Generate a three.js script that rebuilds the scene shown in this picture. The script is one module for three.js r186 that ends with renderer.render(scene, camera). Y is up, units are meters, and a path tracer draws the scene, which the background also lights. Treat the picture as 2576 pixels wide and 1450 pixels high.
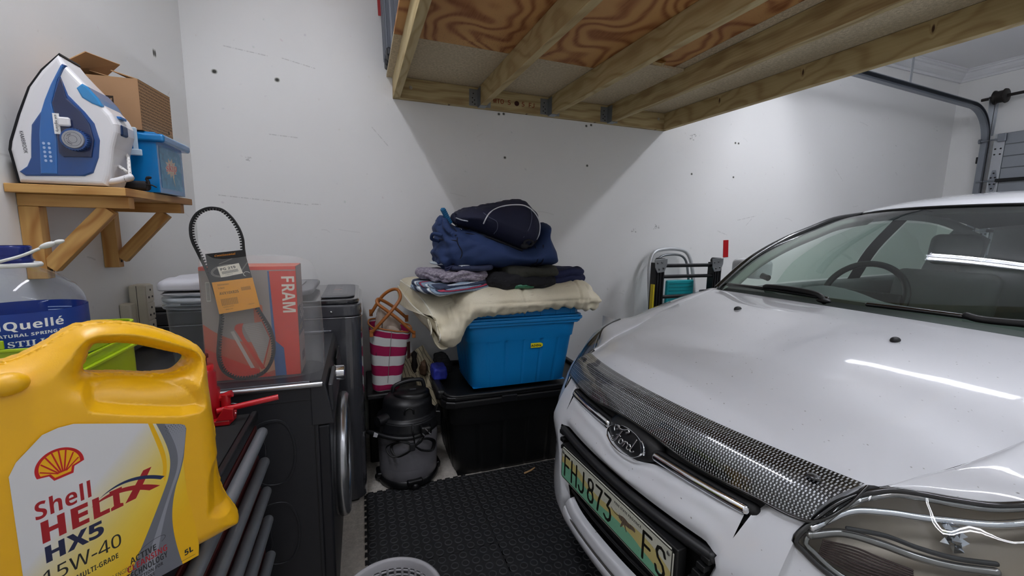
import * as THREE from 'three';
import { RoundedBoxGeometry } from 'three/addons/geometries/RoundedBoxGeometry.js';
import { mergeGeometries, mergeVertices, toCreasedNormals } from 'three/addons/utils/BufferGeometryUtils.js';
import { RectAreaLightUniformsLib } from 'three/addons/lights/RectAreaLightUniformsLib.js';
import { ImprovedNoise } from 'three/addons/math/ImprovedNoise.js';

// ---------- camera, renderer, exposure ----------
const scene = new THREE.Scene();
scene.background = new THREE.Color(0x000000);
const camera = new THREE.PerspectiveCamera(69.612, 2576 / 1450, 0.02, 60);
camera.position.set(0, 1.3, 2.6);
camera.rotation.set(-0.136443, -0.350112, 0.017553, 'YXZ');
const renderer = new THREE.WebGLRenderer({ antialias: true });
renderer.toneMapping = THREE.LinearToneMapping;
renderer.toneMappingExposure = 1.34;
renderer.shadowMap.enabled = true;
RectAreaLightUniformsLib.init();
const LIGHT = { main: 70, left: 60, back: 22, color: 0xf4f6ff };  // back: strength of the added fill batten

// ---------- helpers ----------
let seed = 7;
const rnd = () => { seed = (seed * 16807) % 2147483647; return seed / 2147483647; };
const noise = new ImprovedNoise();
const nz = (x, y, z = 0) => noise.noise(x + 31.7, y + 17.3, z + 5.1);
const V = (x, y, z) => new THREE.Vector3(x, y, z);
const V2 = (x, y) => new THREE.Vector2(x, y);
const count = {};
function numbered(n) { const k = count[n] = (count[n] ?? -1) + 1; return k ? `${n}_${String(k).padStart(3, '0')}` : n; }
function shadow(m) { m.castShadow = true; m.receiveShadow = true; return m; }
function mesh(name, geo, mat, parent = null, label) {
  const g = Array.isArray(geo) ? merge(geo) : geo;
  const m = shadow(new THREE.Mesh(g, mat)); m.name = parent ? name : numbered(name);
  if (parent) { const n = parent.children.filter((c) => c.name.replace(/_\d{3}$/, '') === name).length; if (n) m.name = `${name}_${String(n).padStart(3, '0')}`; }
  (parent || scene).add(m);
  if (label) m.userData.label = label;
  return m;
}
function tag(o, label, category, group) { o.userData.label = label; o.userData.category = category; if (group) o.userData.group = group; return o; }
function thing(name, label, category, pos = [0, 0, 0], rotY = 0, group) {
  const o = new THREE.Group(); o.name = numbered(name); o.position.set(...pos); o.rotation.y = rotY; scene.add(o);
  return tag(o, label, category, group);
}
function struct(name, geo, mat) { const m = mesh(name, geo, mat); m.userData.kind = 'structure'; return m; }
function norm(g) { g = g.index ? g.toNonIndexed() : g; for (const k of Object.keys(g.attributes)) if (!['position', 'normal', 'uv'].includes(k)) g.deleteAttribute(k); if (!g.attributes.uv) g.setAttribute('uv', new THREE.Float32BufferAttribute(new Float32Array(g.attributes.position.count * 2), 2)); if (!g.attributes.normal) g.computeVertexNormals(); return g; }
function merge(list) { return list.length === 1 ? list[0] : mergeGeometries(list.map(norm), false); }
// uv in metres from position: u runs along the grain axis
function gUV(g, grain = 0, s = 1, off = [0, 0]) {
  g = norm(g); const p = g.attributes.position, n = g.attributes.normal, uv = new Float32Array(p.count * 2);
  for (let t = 0; t < p.count; t += 3) {
    const a = [0, 0, 0]; for (let k = 0; k < 3; k++) { a[0] += Math.abs(n.getX(t + k)); a[1] += Math.abs(n.getY(t + k)); a[2] += Math.abs(n.getZ(t + k)); }
    const d = a[0] >= a[1] && a[0] >= a[2] ? 0 : a[1] >= a[2] ? 1 : 2;
    let ax = [0, 1, 2].filter((i) => i !== d); if (ax[1] === grain) ax = [ax[1], ax[0]];
    for (let k = 0; k < 3; k++) { const q = [p.getX(t + k), p.getY(t + k), p.getZ(t + k)]; uv[(t + k) * 2] = q[ax[0]] / s + off[0]; uv[(t + k) * 2 + 1] = q[ax[1]] / s + off[1] + d * 0.37; }
  }
  g.setAttribute('uv', new THREE.BufferAttribute(uv, 2)); return g;
}
// box from corner to corner with a chamfered edge
function bx(x0, x1, y0, y1, z0, z1, r = 0.002, seg = 1) {
  const w = x1 - x0, h = y1 - y0, d = z1 - z0; r = Math.min(r, w / 2.01, h / 2.01, d / 2.01);
  const g = r > 0 ? new RoundedBoxGeometry(w, h, d, seg, r) : new THREE.BoxGeometry(w, h, d);
  return g.translate((x0 + x1) / 2, (y0 + y1) / 2, (z0 + z1) / 2);
}
const cat = (pts, closed = false) => new THREE.CatmullRomCurve3(pts.map((p) => p.isVector3 ? p : V(...p)), closed, 'centripetal');
function tube(pts, r, n = 24, closed = false, rs = 8) {
  const c = cat(pts, closed); const g = new THREE.TubeGeometry(c, n, r, rs, closed);
  if (closed) return g;
  const caps = [0, 1].map((t) => { const q = c.getPoint(t); const s = new THREE.SphereGeometry(r, rs, 5); return s.translate(q.x, q.y, q.z); });
  return merge([g, ...caps]);
}
function lineTube(a, b, r, rs = 12) { return new THREE.TubeGeometry(new THREE.LineCurve3(V(...a), V(...b)), 1, r, rs, false); }
function rod(a, b, r, rs = 16) { const A = V(...a), B = V(...b), L = A.distanceTo(B); const g = new THREE.CylinderGeometry(r, r, L, rs); g.applyQuaternion(new THREE.Quaternion().setFromUnitVectors(V(0, 1, 0), B.clone().sub(A).normalize())); return g.translate((A.x + B.x) / 2, (A.y + B.y) / 2, (A.z + B.z) / 2); }
function shapeOf(pts, smooth) { const s = new THREE.Shape(); if (smooth) { const c = new THREE.SplineCurve([...pts, pts[0]].map((p) => V2(...p))); return new THREE.Shape(new THREE.CatmullRomCurve3(pts.map((p) => V(p[0], p[1], 0)), true, 'centripetal').getPoints(pts.length * 5).slice(0, -1).map((p) => V2(p.x, p.y))); } s.setFromPoints(pts.map((p) => V2(...p))); return s; }
// an outline in x,y with thickness along z, edges bevelled, centred on z = 0
function slab(pts, depth, bev = 0.002, smooth = false, holes = [], bs = 2) {
  const s = pts instanceof THREE.Shape ? pts : shapeOf(pts, smooth); for (const h of holes) s.holes.push(shapeOf(h, smooth));
  const g = new THREE.ExtrudeGeometry(s, { depth: Math.max(depth - 2 * bev, 1e-4), bevelEnabled: bev > 0, bevelThickness: bev, bevelSize: bev, bevelOffset: -bev, bevelSegments: bs, curveSegments: 10 });
  return g.translate(0, 0, -(depth - 2 * bev) / 2);
}
function lathe(pts, n = 48) { return new THREE.LatheGeometry(pts.map((p) => V2(...p)), n); }
// smooth sheet through rows of points
function loft(rows, { nu = 4, nv = 4, closed = false, closedV = false, uvs = null } = {}) {
  const cols = rows[0].length; const P = rows.map((r) => r.map((p) => (p.isVector3 ? p : V(...p))));
  const R = P.map((r) => cat(r, closed).getPoints ? Array.from({ length: (closed ? cols : cols - 1) * nu + 1 }, (_, i) => new THREE.CatmullRomCurve3(r, closed, 'centripetal').getPoint(i / ((closed ? cols : cols - 1) * nu))) : r);
  const m = R[0].length, C = [];
  for (let j = 0; j < m; j++) { const c = new THREE.CatmullRomCurve3(R.map((r) => r[j]), closedV, 'centripetal'); const n = (closedV ? R.length : R.length - 1) * nv; C.push(Array.from({ length: n + 1 }, (_, i) => c.getPoint(i / n))); }
  return grid(m, C[0].length, (i, j) => C[i][j], uvs);
}
function grid(m, n, f, uvs) {
  const pos = [], uv = [], idx = [];
  for (let j = 0; j < n; j++) for (let i = 0; i < m; i++) { const p = f(i, j); pos.push(p.x, p.y, p.z); const q = uvs ? uvs(p, i / (m - 1), j / (n - 1)) : [i / (m - 1), j / (n - 1)]; uv.push(...q); }
  for (let j = 0; j < n - 1; j++) for (let i = 0; i < m - 1; i++) { const a = j * m + i; idx.push(a, a + 1, a + m, a + 1, a + m + 1, a + m); }
  const g = new THREE.BufferGeometry(); g.setAttribute('position', new THREE.Float32BufferAttribute(pos, 3)); g.setAttribute('uv', new THREE.Float32BufferAttribute(uv, 2)); g.setIndex(idx); g.computeVertexNormals();
  // weld seam normals
  return weld(g);
}
function weld(g) {
  const p = g.attributes.position, n = g.attributes.normal, map = new Map();
  for (let i = 0; i < p.count; i++) { const k = `${Math.round(p.getX(i) * 1e5)},${Math.round(p.getY(i) * 1e5)},${Math.round(p.getZ(i) * 1e5)}`; (map.get(k) || map.set(k, []).get(k)).push(i); }
  for (const l of map.values()) if (l.length > 1) { let x = 0, y = 0, z = 0; for (const i of l) { x += n.getX(i); y += n.getY(i); z += n.getZ(i); } const L = Math.hypot(x, y, z) || 1; for (const i of l) n.setXYZ(i, x / L, y / L, z / L); }
  return g;
}
function disp(g, f) { const p = g.attributes.position, n = g.attributes.normal; for (let i = 0; i < p.count; i++) { const q = V(p.getX(i), p.getY(i), p.getZ(i)), m = V(n.getX(i), n.getY(i), n.getZ(i)); const r = f(q, m); p.setXYZ(i, r.x, r.y, r.z); } g.computeVertexNormals(); return weld(g); }
// thickness for a sheet: front and back joined at the rim is left to the sheet itself
function flip(g) { g = g.clone(); const ix = g.index.array; for (let i = 0; i < ix.length; i += 3) { const t = ix[i]; ix[i] = ix[i + 1]; ix[i + 1] = t; } g.computeVertexNormals(); return g; }

// ---------- materials ----------
const S = (c, rough = 0.5, metal = 0, o = {}) => new THREE.MeshStandardMaterial({ color: c, roughness: rough, metalness: metal, side: THREE.DoubleSide, ...o });
const P = (c, rough = 0.5, o = {}) => new THREE.MeshPhysicalMaterial({ color: c, roughness: rough, side: THREE.DoubleSide, ...o });
function canvasTex(w, h, draw, o = {}) {
  const c = document.createElement('canvas'); c.width = w; c.height = h; const x = c.getContext('2d'); draw(x, w, h);
  const t = new THREE.CanvasTexture(c); t.colorSpace = o.data ? THREE.NoColorSpace : THREE.SRGBColorSpace; t.wrapS = t.wrapT = o.clamp ? THREE.ClampToEdgeWrapping : THREE.RepeatWrapping; t.magFilter = THREE.LinearFilter; t.anisotropy = 8; return t;
}
function dataTex(w, h, f, srgb = true) {
  const d = new Uint8Array(w * h * 4); for (let y = 0; y < h; y++) for (let x = 0; x < w; x++) { const c = f(x / w, y / h); const i = (y * w + x) * 4; d[i] = c[0]; d[i + 1] = c[1]; d[i + 2] = c[2]; d[i + 3] = 255; }
  const t = new THREE.DataTexture(d, w, h); t.colorSpace = srgb ? THREE.SRGBColorSpace : THREE.NoColorSpace; t.wrapS = t.wrapT = THREE.RepeatWrapping; t.magFilter = THREE.LinearFilter; t.minFilter = THREE.LinearMipmapLinearFilter; t.generateMipmaps = true; t.needsUpdate = true; return t;
}
const mixc = (a, b, t) => [a[0] + (b[0] - a[0]) * t, a[1] + (b[1] - a[1]) * t, a[2] + (b[2] - a[2]) * t];
const cl = (v, a = 0, b = 1) => Math.min(b, Math.max(a, v));
// periodic noise on the unit square
function pn(u, v, fx, fy, s) { // blend of four shifted copies
  const a = nz(u * fx, v * fy, s), b = nz((u - 1) * fx, v * fy, s), c = nz(u * fx, (v - 1) * fy, s), d = nz((u - 1) * fx, (v - 1) * fy, s);
  return (a * (1 - u) + b * u) * (1 - v) + (c * (1 - u) + d * u) * v;
}
function woodTex(light, dark, { rings = 14, wob = 1, fine = 0.35, knots = [], knotc = [70, 42, 24], s = 0, ry = 1 } = {}) {
  return dataTex(512, 512, (u, v) => {
    let d = v * rings + wob * 1.6 * pn(u, v, 2, 3, s) + 0.5 * pn(u, v, 4, 10, s + 3); let k = 0;
    for (const [ku, kv, kr] of knots) { const q = Math.hypot((u - ku) * ry, v - kv) / kr; d += 1.4 * Math.exp(-q * q * 0.35); k = Math.max(k, cl(1.25 - q)); }
    const r = 0.5 + 0.5 * Math.sin(d * 6.283); let t = Math.pow(r, 3) * 0.6 + 0.4 * cl(0.5 + pn(u, v, 3, 60, s + 9) * 1.2) * fine * 2;
    t = cl(t + 0.25 * pn(u, v, 5, 5, s + 20)); let c = mixc(light, dark, t); if (k > 0) c = mixc(c, knotc, cl(k * 1.4)); return c;
  });
}
const grainTex = (base, amp, f = 90, s = 0) => dataTex(256, 256, (u, v) => { const n = pn(u, v, f, f, s) * amp + pn(u, v, f / 4, f / 4, s + 4) * amp * 0.7; return base.map((b) => cl(b + n, 0, 255)); });
const bumpNoise = (f1, f2, s = 0) => dataTex(256, 256, (u, v) => { const n = 128 + 90 * (0.6 * pn(u, v, f1, f1, s) + 0.5 * pn(u, v, f2, f2, s + 5)); return [n, n, n]; }, false);
function rep(t, x, y = x) { const c = t.clone(); c.repeat.set(x, y); c.needsUpdate = true; return c; }
// ---------- the room ----------
const X0 = -0.795, X1 = 5.665, ZF = 3.25, YC = 2.93;
const wallBump = bumpNoise(14, 60, 2);
function wallTex(W, H, marks, s) {
  return canvasTex(2048, 1024, (c, w, h) => {
    c.fillStyle = '#f1f1ef'; c.fillRect(0, 0, w, h); const X = (x) => x / W * w, Y = (y) => h - y / H * h, m = w / W;
    let q = s * 977 + 3; const r = () => { q = (q * 16807) % 2147483647; return q / 2147483647; };
    for (let i = 0; i < 420; i++) { c.fillStyle = `rgba(${120 + r() * 60},${118 + r() * 50},${110 + r() * 50},${0.05 + r() * 0.12})`; c.beginPath(); c.ellipse(r() * w, r() * h, 0.5 + r() * 2.5, 0.4 + r() * 1.4, r() * 3, 0, 7); c.fill(); }
    for (let i = 0; i < 60; i++) { c.strokeStyle = `rgba(90,88,84,${0.08 + r() * 0.16})`; c.lineWidth = 0.6 + r() * 0.6; const x = r() * w, y = r() * h; c.beginPath(); c.moveTo(x, y); c.quadraticCurveTo(x + r() * 20, y + r() * 8 - 4, x + r() * 40, y + r() * 20 - 10); c.stroke(); }
    for (const [k, x, y, a = 0, b = 0] of marks) {
      if (k === 'hole') { c.fillStyle = 'rgba(150,150,140,0.7)'; c.beginPath(); c.arc(X(x), Y(y), (a || 0.011) * m * 1.5, 0, 7); c.fill(); c.fillStyle = '#3a3a36'; c.beginPath(); c.arc(X(x), Y(y), (a || 0.011) * m, 0, 7); c.fill(); }
      if (k === 'line') { c.strokeStyle = 'rgba(90,88,84,0.4)'; c.lineWidth = 0.8; c.setLineDash([3, 1, 7, 2, 1, 2]); c.beginPath(); c.moveTo(X(x), Y(y)); c.lineTo(X(a), Y(b)); c.stroke(); c.setLineDash([]); }
      if (k === 'blot') for (let i = 0; i < 14; i++) { c.fillStyle = `rgba(105,105,102,${0.15 + r() * 0.4 * Math.min(1, a / 0.05)})`; c.beginPath(); c.ellipse(X(x) + (r() - 0.5) * a * m, Y(y) + (r() - 0.5) * a * 0.8 * m, 0.5 + r() * a * 28, 0.5 + r() * a * 24, 0, 0, 7); c.fill(); }
    }
  }, { clamp: true });
}
const backMarks = [[-0.667, 2.071], [-0.388, 2.068]].map((p) => ['hole', p[0] - X0, p[1], 0.0085]).concat([[0.841, 2.028], [0.873, 2.032], [0.885, 1.766], [1.486, 1.757], [1.467, 2.018], [1.504, 2.027], [2.396, 1.757], [2.817, 1.758], [2.807, 2.021], [2.84, 2.02]].map((p) => ['hole', p[0] - X0, p[1], 0.0062]),
  [['blot', 2.389 - X0, 2.028, 0.06], ['blot', -0.543 - X0, 1.653, 0.025], ['line', 0.08 - X0, 1.875, 0.17 - X0, 1.775], ['line', -0.44 - X0, 1.788, -0.3 - X0, 1.782], ['line', -0.62 - X0, 2.2, -0.42 - X0, 2.18], ['line', -0.36 - X0, 2.18, -0.2 - X0, 2.15], ['line', -0.69 - X0, 1.46, -0.27 - X0, 1.425], ['line', -0.25 - X0, 1.43, -0.2 - X0, 1.43], ['blot', 2.1 - X0, 1.35, 0.05], ['line', 2.9 - X0, 1.42, 3.1 - X0, 1.46], ['line', 3.0 - X0, 1.38, 3.06 - X0, 1.44], ['line', 4.0 - X0, 1.9, 4.12 - X0, 1.8], ['blot', 1.9 - X0, 1.32, 0.04], ['line', 2.7 - X0, 1.33, 2.8 - X0, 1.3]]);
const leftMarks = [['hole', 0.315, 2.02, 0.006], ['hole', 0.33, 2.018, 0.006], ['blot', 0.18, 1.6, 0.03], ['blot', 0.82, 1.25, 0.03], ['line', 0.2, 1.9, 0.26, 1.84]];
const plain = S(0xf1f1ef, 0.62, 0, { bumpMap: rep(wallBump, 8, 4), bumpScale: 0.0008 });
const backMat = S(0xffffff, 0.6, 0, { map: wallTex(X1 - X0, YC, backMarks, 1), bumpMap: rep(wallBump, 10, 5), bumpScale: 0.0008 });
const leftMat = S(0xffffff, 0.6, 0, { map: wallTex(ZF, YC, leftMarks, 2), bumpMap: rep(wallBump, 8, 5), bumpScale: 0.0008 });
struct('wall_back', new THREE.BoxGeometry(X1 - X0 + 0.4, YC, 0.2).translate((X0 + X1) / 2, YC / 2, -0.1), backMat);
{ const g = scene.children.at(-1).geometry, uv = g.attributes.uv, p = g.attributes.position; for (let i = 0; i < p.count; i++) uv.setXY(i, (p.getX(i) - X0) / (X1 - X0), p.getY(i) / YC); }
struct('wall_left', new THREE.BoxGeometry(0.2, YC, ZF + 0.2).translate(X0 - 0.1, YC / 2, ZF / 2 - 0.1), leftMat);
{ const g = scene.children.at(-1).geometry, uv = g.attributes.uv, p = g.attributes.position; for (let i = 0; i < p.count; i++) uv.setXY(i, p.getZ(i) / ZF, p.getY(i) / YC); }
struct('wall_front', new THREE.BoxGeometry(X1 - X0 + 0.4, YC, 0.2).translate((X0 + X1) / 2, YC / 2, ZF + 0.1), plain);  // unseen wall, set close behind the camera to bounce light
// right wall with the garage door opening
struct('wall_right', merge([bx(X1, X1 + 0.2, 0, YC, -0.1, 0.34, 0), bx(X1, X1 + 0.2, 2.2, YC, 0.34, ZF, 0), bx(X1, X1 + 0.2, 0, 2.2, 2.98, ZF, 0), bx(X1 + 0.16, X1 + 0.2, 0, 2.2, 0.34, 2.98, 0)]), plain);
struct('ceiling', bx(X0 - 0.2, X1 + 0.2, YC, YC + 0.15, -0.2, ZF + 0.2, 0), S(0xf4f4f5, 0.8));
const floorTex = dataTex(512, 512, (u, v) => { const a = pn(u, v, 5, 5, 1), b = pn(u, v, 40, 40, 2), c = pn(u, v, 110, 110, 7); const t = 196 + 14 * a + 22 * b + 22 * c; return [t, t * 0.97, t * 0.92]; });
const floorG = bx(X0 - 0.2, X1 + 0.2, -0.15, 0, -0.2, ZF + 0.2, 0);
struct('floor', gUV(floorG, 0, 0.9), S(0xffffff, 0.85, 0, { map: floorTex, bumpMap: floorTex, bumpScale: 0.001 }));
// cornice: stepped plaster moulding
const cp = [[0, 0], [0, -0.095], [0.018, -0.095], [0.022, -0.075], [0.034, -0.07], [0.06, -0.05], [0.068, -0.03], [0.085, -0.026], [0.09, -0.012], [0.1, -0.01], [0.1, 0]];
const corMat = S(0xe9eaec, 0.6);
function cornice(name, len, x, z, ry) { const g = new THREE.ExtrudeGeometry(shapeOf(cp), { depth: len, bevelEnabled: false }); g.rotateY(ry); g.translate(x, YC - 0.001, z); struct(name, g, corMat); }
cornice('trim_1', X1 - X0, X0, 0, Math.PI / 2); // back: profile x -> -z ... turned below
scene.children.at(-1).geometry = (() => { const g = new THREE.ExtrudeGeometry(shapeOf(cp), { depth: X1 - X0, bevelEnabled: false }); g.rotateY(-Math.PI / 2); return g.translate(X1, YC - 0.001, 0); })();
cornice('trim_2', ZF, X1, 0, 0); scene.children.at(-1).geometry = (() => { const g = new THREE.ExtrudeGeometry(shapeOf(cp.map((p) => [-p[0], p[1]])), { depth: ZF, bevelEnabled: false }); return g.translate(X1, YC - 0.001, 0); })();
cornice('trim_3', ZF, X0, 0, 0);

// ---------- twin-strip LED battens on the ceiling, the last one added as fill ----------
const ledMat = new THREE.MeshStandardMaterial({ color: 0xffffff, emissive: LIGHT.color, emissiveIntensity: 12, roughness: 0.5 });
const battenMat = S(0xe8eaee, 0.45);
function batten(label, x, z, len, power) {
  const t = thing('ceiling_light', label, 'light', [x, YC, z]);
  mesh('batten_body', [bx(-0.06, 0.06, -0.028, -0.002, -len / 2, len / 2, 0.006)], battenMat, t);
  mesh('unseen_ridge', bx(-0.003, 0.003, -0.082, -0.02, -len / 2, len / 2, 0.002), battenMat, t);  // unseen fin, shaped to cut off sideways light from the strips
  for (const e of [-1, 1]) mesh('end_cap', bx(-0.063, 0.063, -0.045, -0.001, e * len / 2 - 0.012, e * len / 2 + 0.012, 0.005), battenMat, t);
  for (const s of [-1, 1]) {
    mesh('led_strip', bx(s * 0.03 - 0.012, s * 0.03 + 0.012, -0.033, -0.026, -len / 2 + 0.02, len / 2 - 0.02, 0.001), ledMat, t);
    const l = new THREE.RectAreaLight(LIGHT.color, power, 0.024, len - 0.04); l.position.set(s * 0.03, -0.036, 0); l.rotation.set(-Math.PI / 2, 0, 0); l.castShadow = true; t.add(l);
  }
  return t;
}
batten('white twin-strip LED batten on the ceiling above the car roof, nearer the back wall', 3.07, 1.4, 1.2, LIGHT.main);
batten('white twin-strip LED batten on the ceiling above the car roof, farther from the back wall', 3.07, 2.62, 1.2, LIGHT.main);
batten('unseen twin-strip ceiling batten over the washing machine side, lighting the left wall', -0.317, 1.75, 1.2, LIGHT.left);  // out of view, placed to light the left wall past the platform
batten('added fill batten on the ceiling just behind the camera, bouncing light off the front wall', 1.1, 2.9, 1.5, LIGHT.back).rotation.y = Math.PI / 2;  // added fill light, washes the unseen wall behind the camera

// ---------- red tape and platform ----------
tag(mesh('tape_strip', slab([[2.768, 1.257], [2.821, 1.259], [2.833, 1.12], [2.779, 1.117]], 0.002, 0.0005).translate(0, 0, 0.002), S(0xb0000c, 0.55)), 'short red tape strip stuck upright on the white back wall above the car mirror', 'tape');
const pineA = woodTex([206, 188, 140], [172, 146, 98], { rings: 7, wob: 1.2, fine: 0.4, s: 3 });
const pineB = woodTex([204, 186, 138], [158, 132, 88], { rings: 9, wob: 0.7, fine: 0.5, s: 8, knots: [[0.3, 0.42, 0.035], [0.75, 0.7, 0.03]], ry: 3 });
const pineC = woodTex([200, 180, 132], [166, 140, 94], { rings: 5, wob: 1.8, fine: 0.35, s: 15, knots: [[0.62, 0.3, 0.03]], ry: 3 });
const plyTex = dataTex(1024, 1024, (u, v) => {
  let d = 7 * v + 3.2 * pn(u, v, 3, 3, 1) + 1.4 * pn(u, v, 7, 6, 3); for (const [a, b, r] of [[0.3, 0.35, 0.09], [0.7, 0.62, 0.11], [0.12, 0.8, 0.07], [0.85, 0.2, 0.08]]) { const q = Math.hypot((u - a) * 1.3, v - b) / r; d += 2.2 * Math.exp(-q * q * 0.4); }
  const r = Math.pow(0.5 + 0.5 * Math.sin(d * 6.283), 2.2); const f = cl(0.5 + 0.9 * pn(u, v, 12, 120, 5)); let c = mixc([216, 166, 104], [146, 84, 40], cl(0.8 * r * (0.6 + 0.6 * f) + 0.25 * pn(u, v, 3, 3, 11) + 0.08));
  const sp = pn(u, v, 200, 200, 13); if (sp > 0.42) c = mixc(c, [90, 48, 20], 0.5); return c;
});
const chipTex = grainTex([206, 190, 160], 46, 110, 6);
const WM = [pineA, pineB, pineC].map((t) => S(0xffffff, 0.72, 0, { map: t, bumpMap: t, bumpScale: 0.0006 }));
{
  const t = thing('storage_platform', 'timber storage platform fixed high on the back wall with joists and plywood deck', 'platform', [0.196, 2.042, 0]);
  const dp = 1.85, jh = 0.114;
  mesh('ledger', gUV(bx(0.002, 1.914, 0, jh, 0.001, 0.04, 0.002), 0, 0.5, [0.1, 0.3]), WM[1], t);
  const beam = (name, x, w, skew, z0, mat, o) => { const m = mesh(name, gUV(bx(-w / 2, w / 2, 0, jh, 0, dp - z0, 0.0025), 2, 0.5, o), mat, t); m.position.set(x, 0, z0); m.rotation.y = skew; return m; };
  beam('rim_joist', 0.021, 0.038, 0.006, 0.001, WM[0], [0.2, 0.1]);
  beam('joist', 0.518, 0.038, 0.02, 0.042, WM[2], [0.4, 0.7]);
  beam('joist', 0.985, 0.038, 0.03, 0.042, WM[0], [0.9, 0.45]);
  beam('joist', 1.428, 0.038, 0.012, 0.042, WM[1], [0.0, 0.9]);
  beam('rim_joist', 1.897, 0.038, 0.045, 0.001, WM[2], [0.6, 0.15]);
  mesh('end_joist', gUV(bx(0.0, 2.0, 0, jh, dp, dp + 0.038, 0.002), 0, 0.5), WM[0], t);
  const chip = S(0xffffff, 0.85, 0, { map: chipTex }), ply = S(0xffffff, 0.65, 0, { map: plyTex, bumpMap: plyTex, bumpScale: 0.0005 });
  mesh('chipboard', gUV(bx(-0.03, 1.93, jh + 0.001, jh + 0.017, 0.001, 0.56, 0.001), 0, 0.35), chip, t);
  const ps = mesh('plywood', gUV(bx(-0.03, 1.36, jh + 0.001, jh + 0.02, 0.562, 1.5, 0.001), 2, 0.9, [0.31, 0.12]), ply, t);
  mesh('plywood', gUV(bx(0.0, 1.36, jh + 0.001, jh + 0.02, 1.502, dp, 0.001), 2, 0.9, [0.7, 0.4]), ply, t);
  mesh('chipboard', gUV(bx(1.362, 1.98, jh + 0.001, jh + 0.017, 0.562, dp, 0.001), 2, 0.35, [0.3, 0.6]), chip, t);
  const pat = mesh('packing_board', gUV(slab([[1.2, -0.5], [1.42, -0.28], [1.42, -0.9], [1.1, -0.62]], 0.012, 0.001).rotateX(-Math.PI / 2).scale(1, 1, -1), 0, 0.35), chip, t); pat.geometry = gUV(bx(1.165, 1.42, jh - 0.012, jh, 0.33, 0.74, 0.001), 0, 0.35); 
  const lath = mesh('lath', gUV(bx(-0.17, 0.17, -0.012, 0.0, -0.02, 0.02, 0.001), 0, 0.4), WM[2], t); lath.position.set(1.24, jh - 0.003, 0.78); lath.rotation.set(0.5, 0.86, 0);
  // galvanised joist hangers
  const gal = S(0x9aa0a6, 0.42, 0.85);
  for (const x of [0.518, 0.985, 1.428]) {
    const h = mesh('joist_hanger', [bx(x - 0.075, x - 0.021, 0.004, 0.1, 0.04, 0.042, 0), bx(x + 0.021, x + 0.06, 0.004, 0.1, 0.04, 0.042, 0), bx(x - 0.022, x - 0.0195, -0.003, 0.104, 0.04, 0.095, 0), bx(x + 0.0195, x + 0.022, -0.003, 0.104, 0.04, 0.095, 0), bx(x - 0.022, x + 0.022, -0.004, -0.001, 0.04, 0.095, 0)], gal, t);
    for (const [dx, dy] of [[-0.05, 0.075], [-0.055, 0.05], [-0.042, 0.038], [-0.055, 0.025], [-0.04, 0.015]]) mesh('nail_hole', new THREE.CylinderGeometry(0.0035, 0.0035, 0.002, 10).rotateX(Math.PI / 2).translate(x + dx, dy, 0.0425), S(0x1b1b1b, 0.8), h);
  }
  for (const [x, y] of [[0.1, 0.062], [1.83, 0.07]]) mesh('screw', [new THREE.CylinderGeometry(0.006, 0.006, 0.004, 14).rotateX(Math.PI / 2).translate(x, y, 0.042), new THREE.TorusGeometry(0.008, 0.0018, 6, 16).translate(x, y, 0.041)], S(0xd8d6d0, 0.3, 0.9), t);
  // timber grade stamp on the ledger, flat print
  const stamp = canvasTex(512, 96, (c, w, h) => { c.clearRect(0, 0, w, h); c.fillStyle = '#8a3c1c'; c.font = 'bold 64px monospace'; c.fillText('MTO S   5 FJ', 6, 70); c.beginPath(); c.arc(262, 48, 26, 0, 7); c.fillStyle = 'rgba(60,25,12,0.9)'; c.fill(); }, { clamp: true });
  mesh('grade_stamp', new THREE.PlaneGeometry(0.31, 0.055).translate(0.745, 0.05, 0.0408), S(0xffffff, 0.8, 0, { map: stamp, transparent: true, alphaTest: 0.4 }), t);
}
// hard suitcase standing on the platform edge
{
  const t = thing('suitcase', 'dark grey ribbed hard suitcase standing at the left end of the platform', 'suitcase', [0.15, 2.176, 0.02]);
  t.rotation.z = 0.035;
  const g = S(0x5b616b, 0.38), k = S(0x1f2125, 0.45), r = S(0xb52a2a, 0.5);
  mesh('shell', bx(0.012, 0.34, 0.03, 0.62, 0.006, 0.25, 0.025, 3), g, t);
  for (let i = 0; i < 4; i++) mesh('rib', bx(0.001, 0.02, 0.035, 0.6, 0.022 + i * 0.055, 0.06 + i * 0.055, 0.009, 3), g, t);
  for (let i = 0; i < 4; i++) mesh('rib', bx(0.05 + i * 0.07, 0.09 + i * 0.07, 0.05, 0.6, 0.242, 0.256, 0.007, 2), g, t);
  mesh('foot', bx(0.004, 0.05, 0.001, 0.045, 0.16, 0.24, 0.012, 2), k, t);
  mesh('foot', bx(0.004, 0.05, 0.001, 0.045, 0.02, 0.1, 0.012, 2), k, t);
  mesh('corner_guard', bx(-0.008, 0.05, 0.3, 0.63, 0.0, 0.03, 0.01, 2), k, t); mesh('luggage_strap', bx(-0.014, 0.06, 0.275, 0.62, 0.03, 0.036, 0.002, 1), r, t);
}
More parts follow.
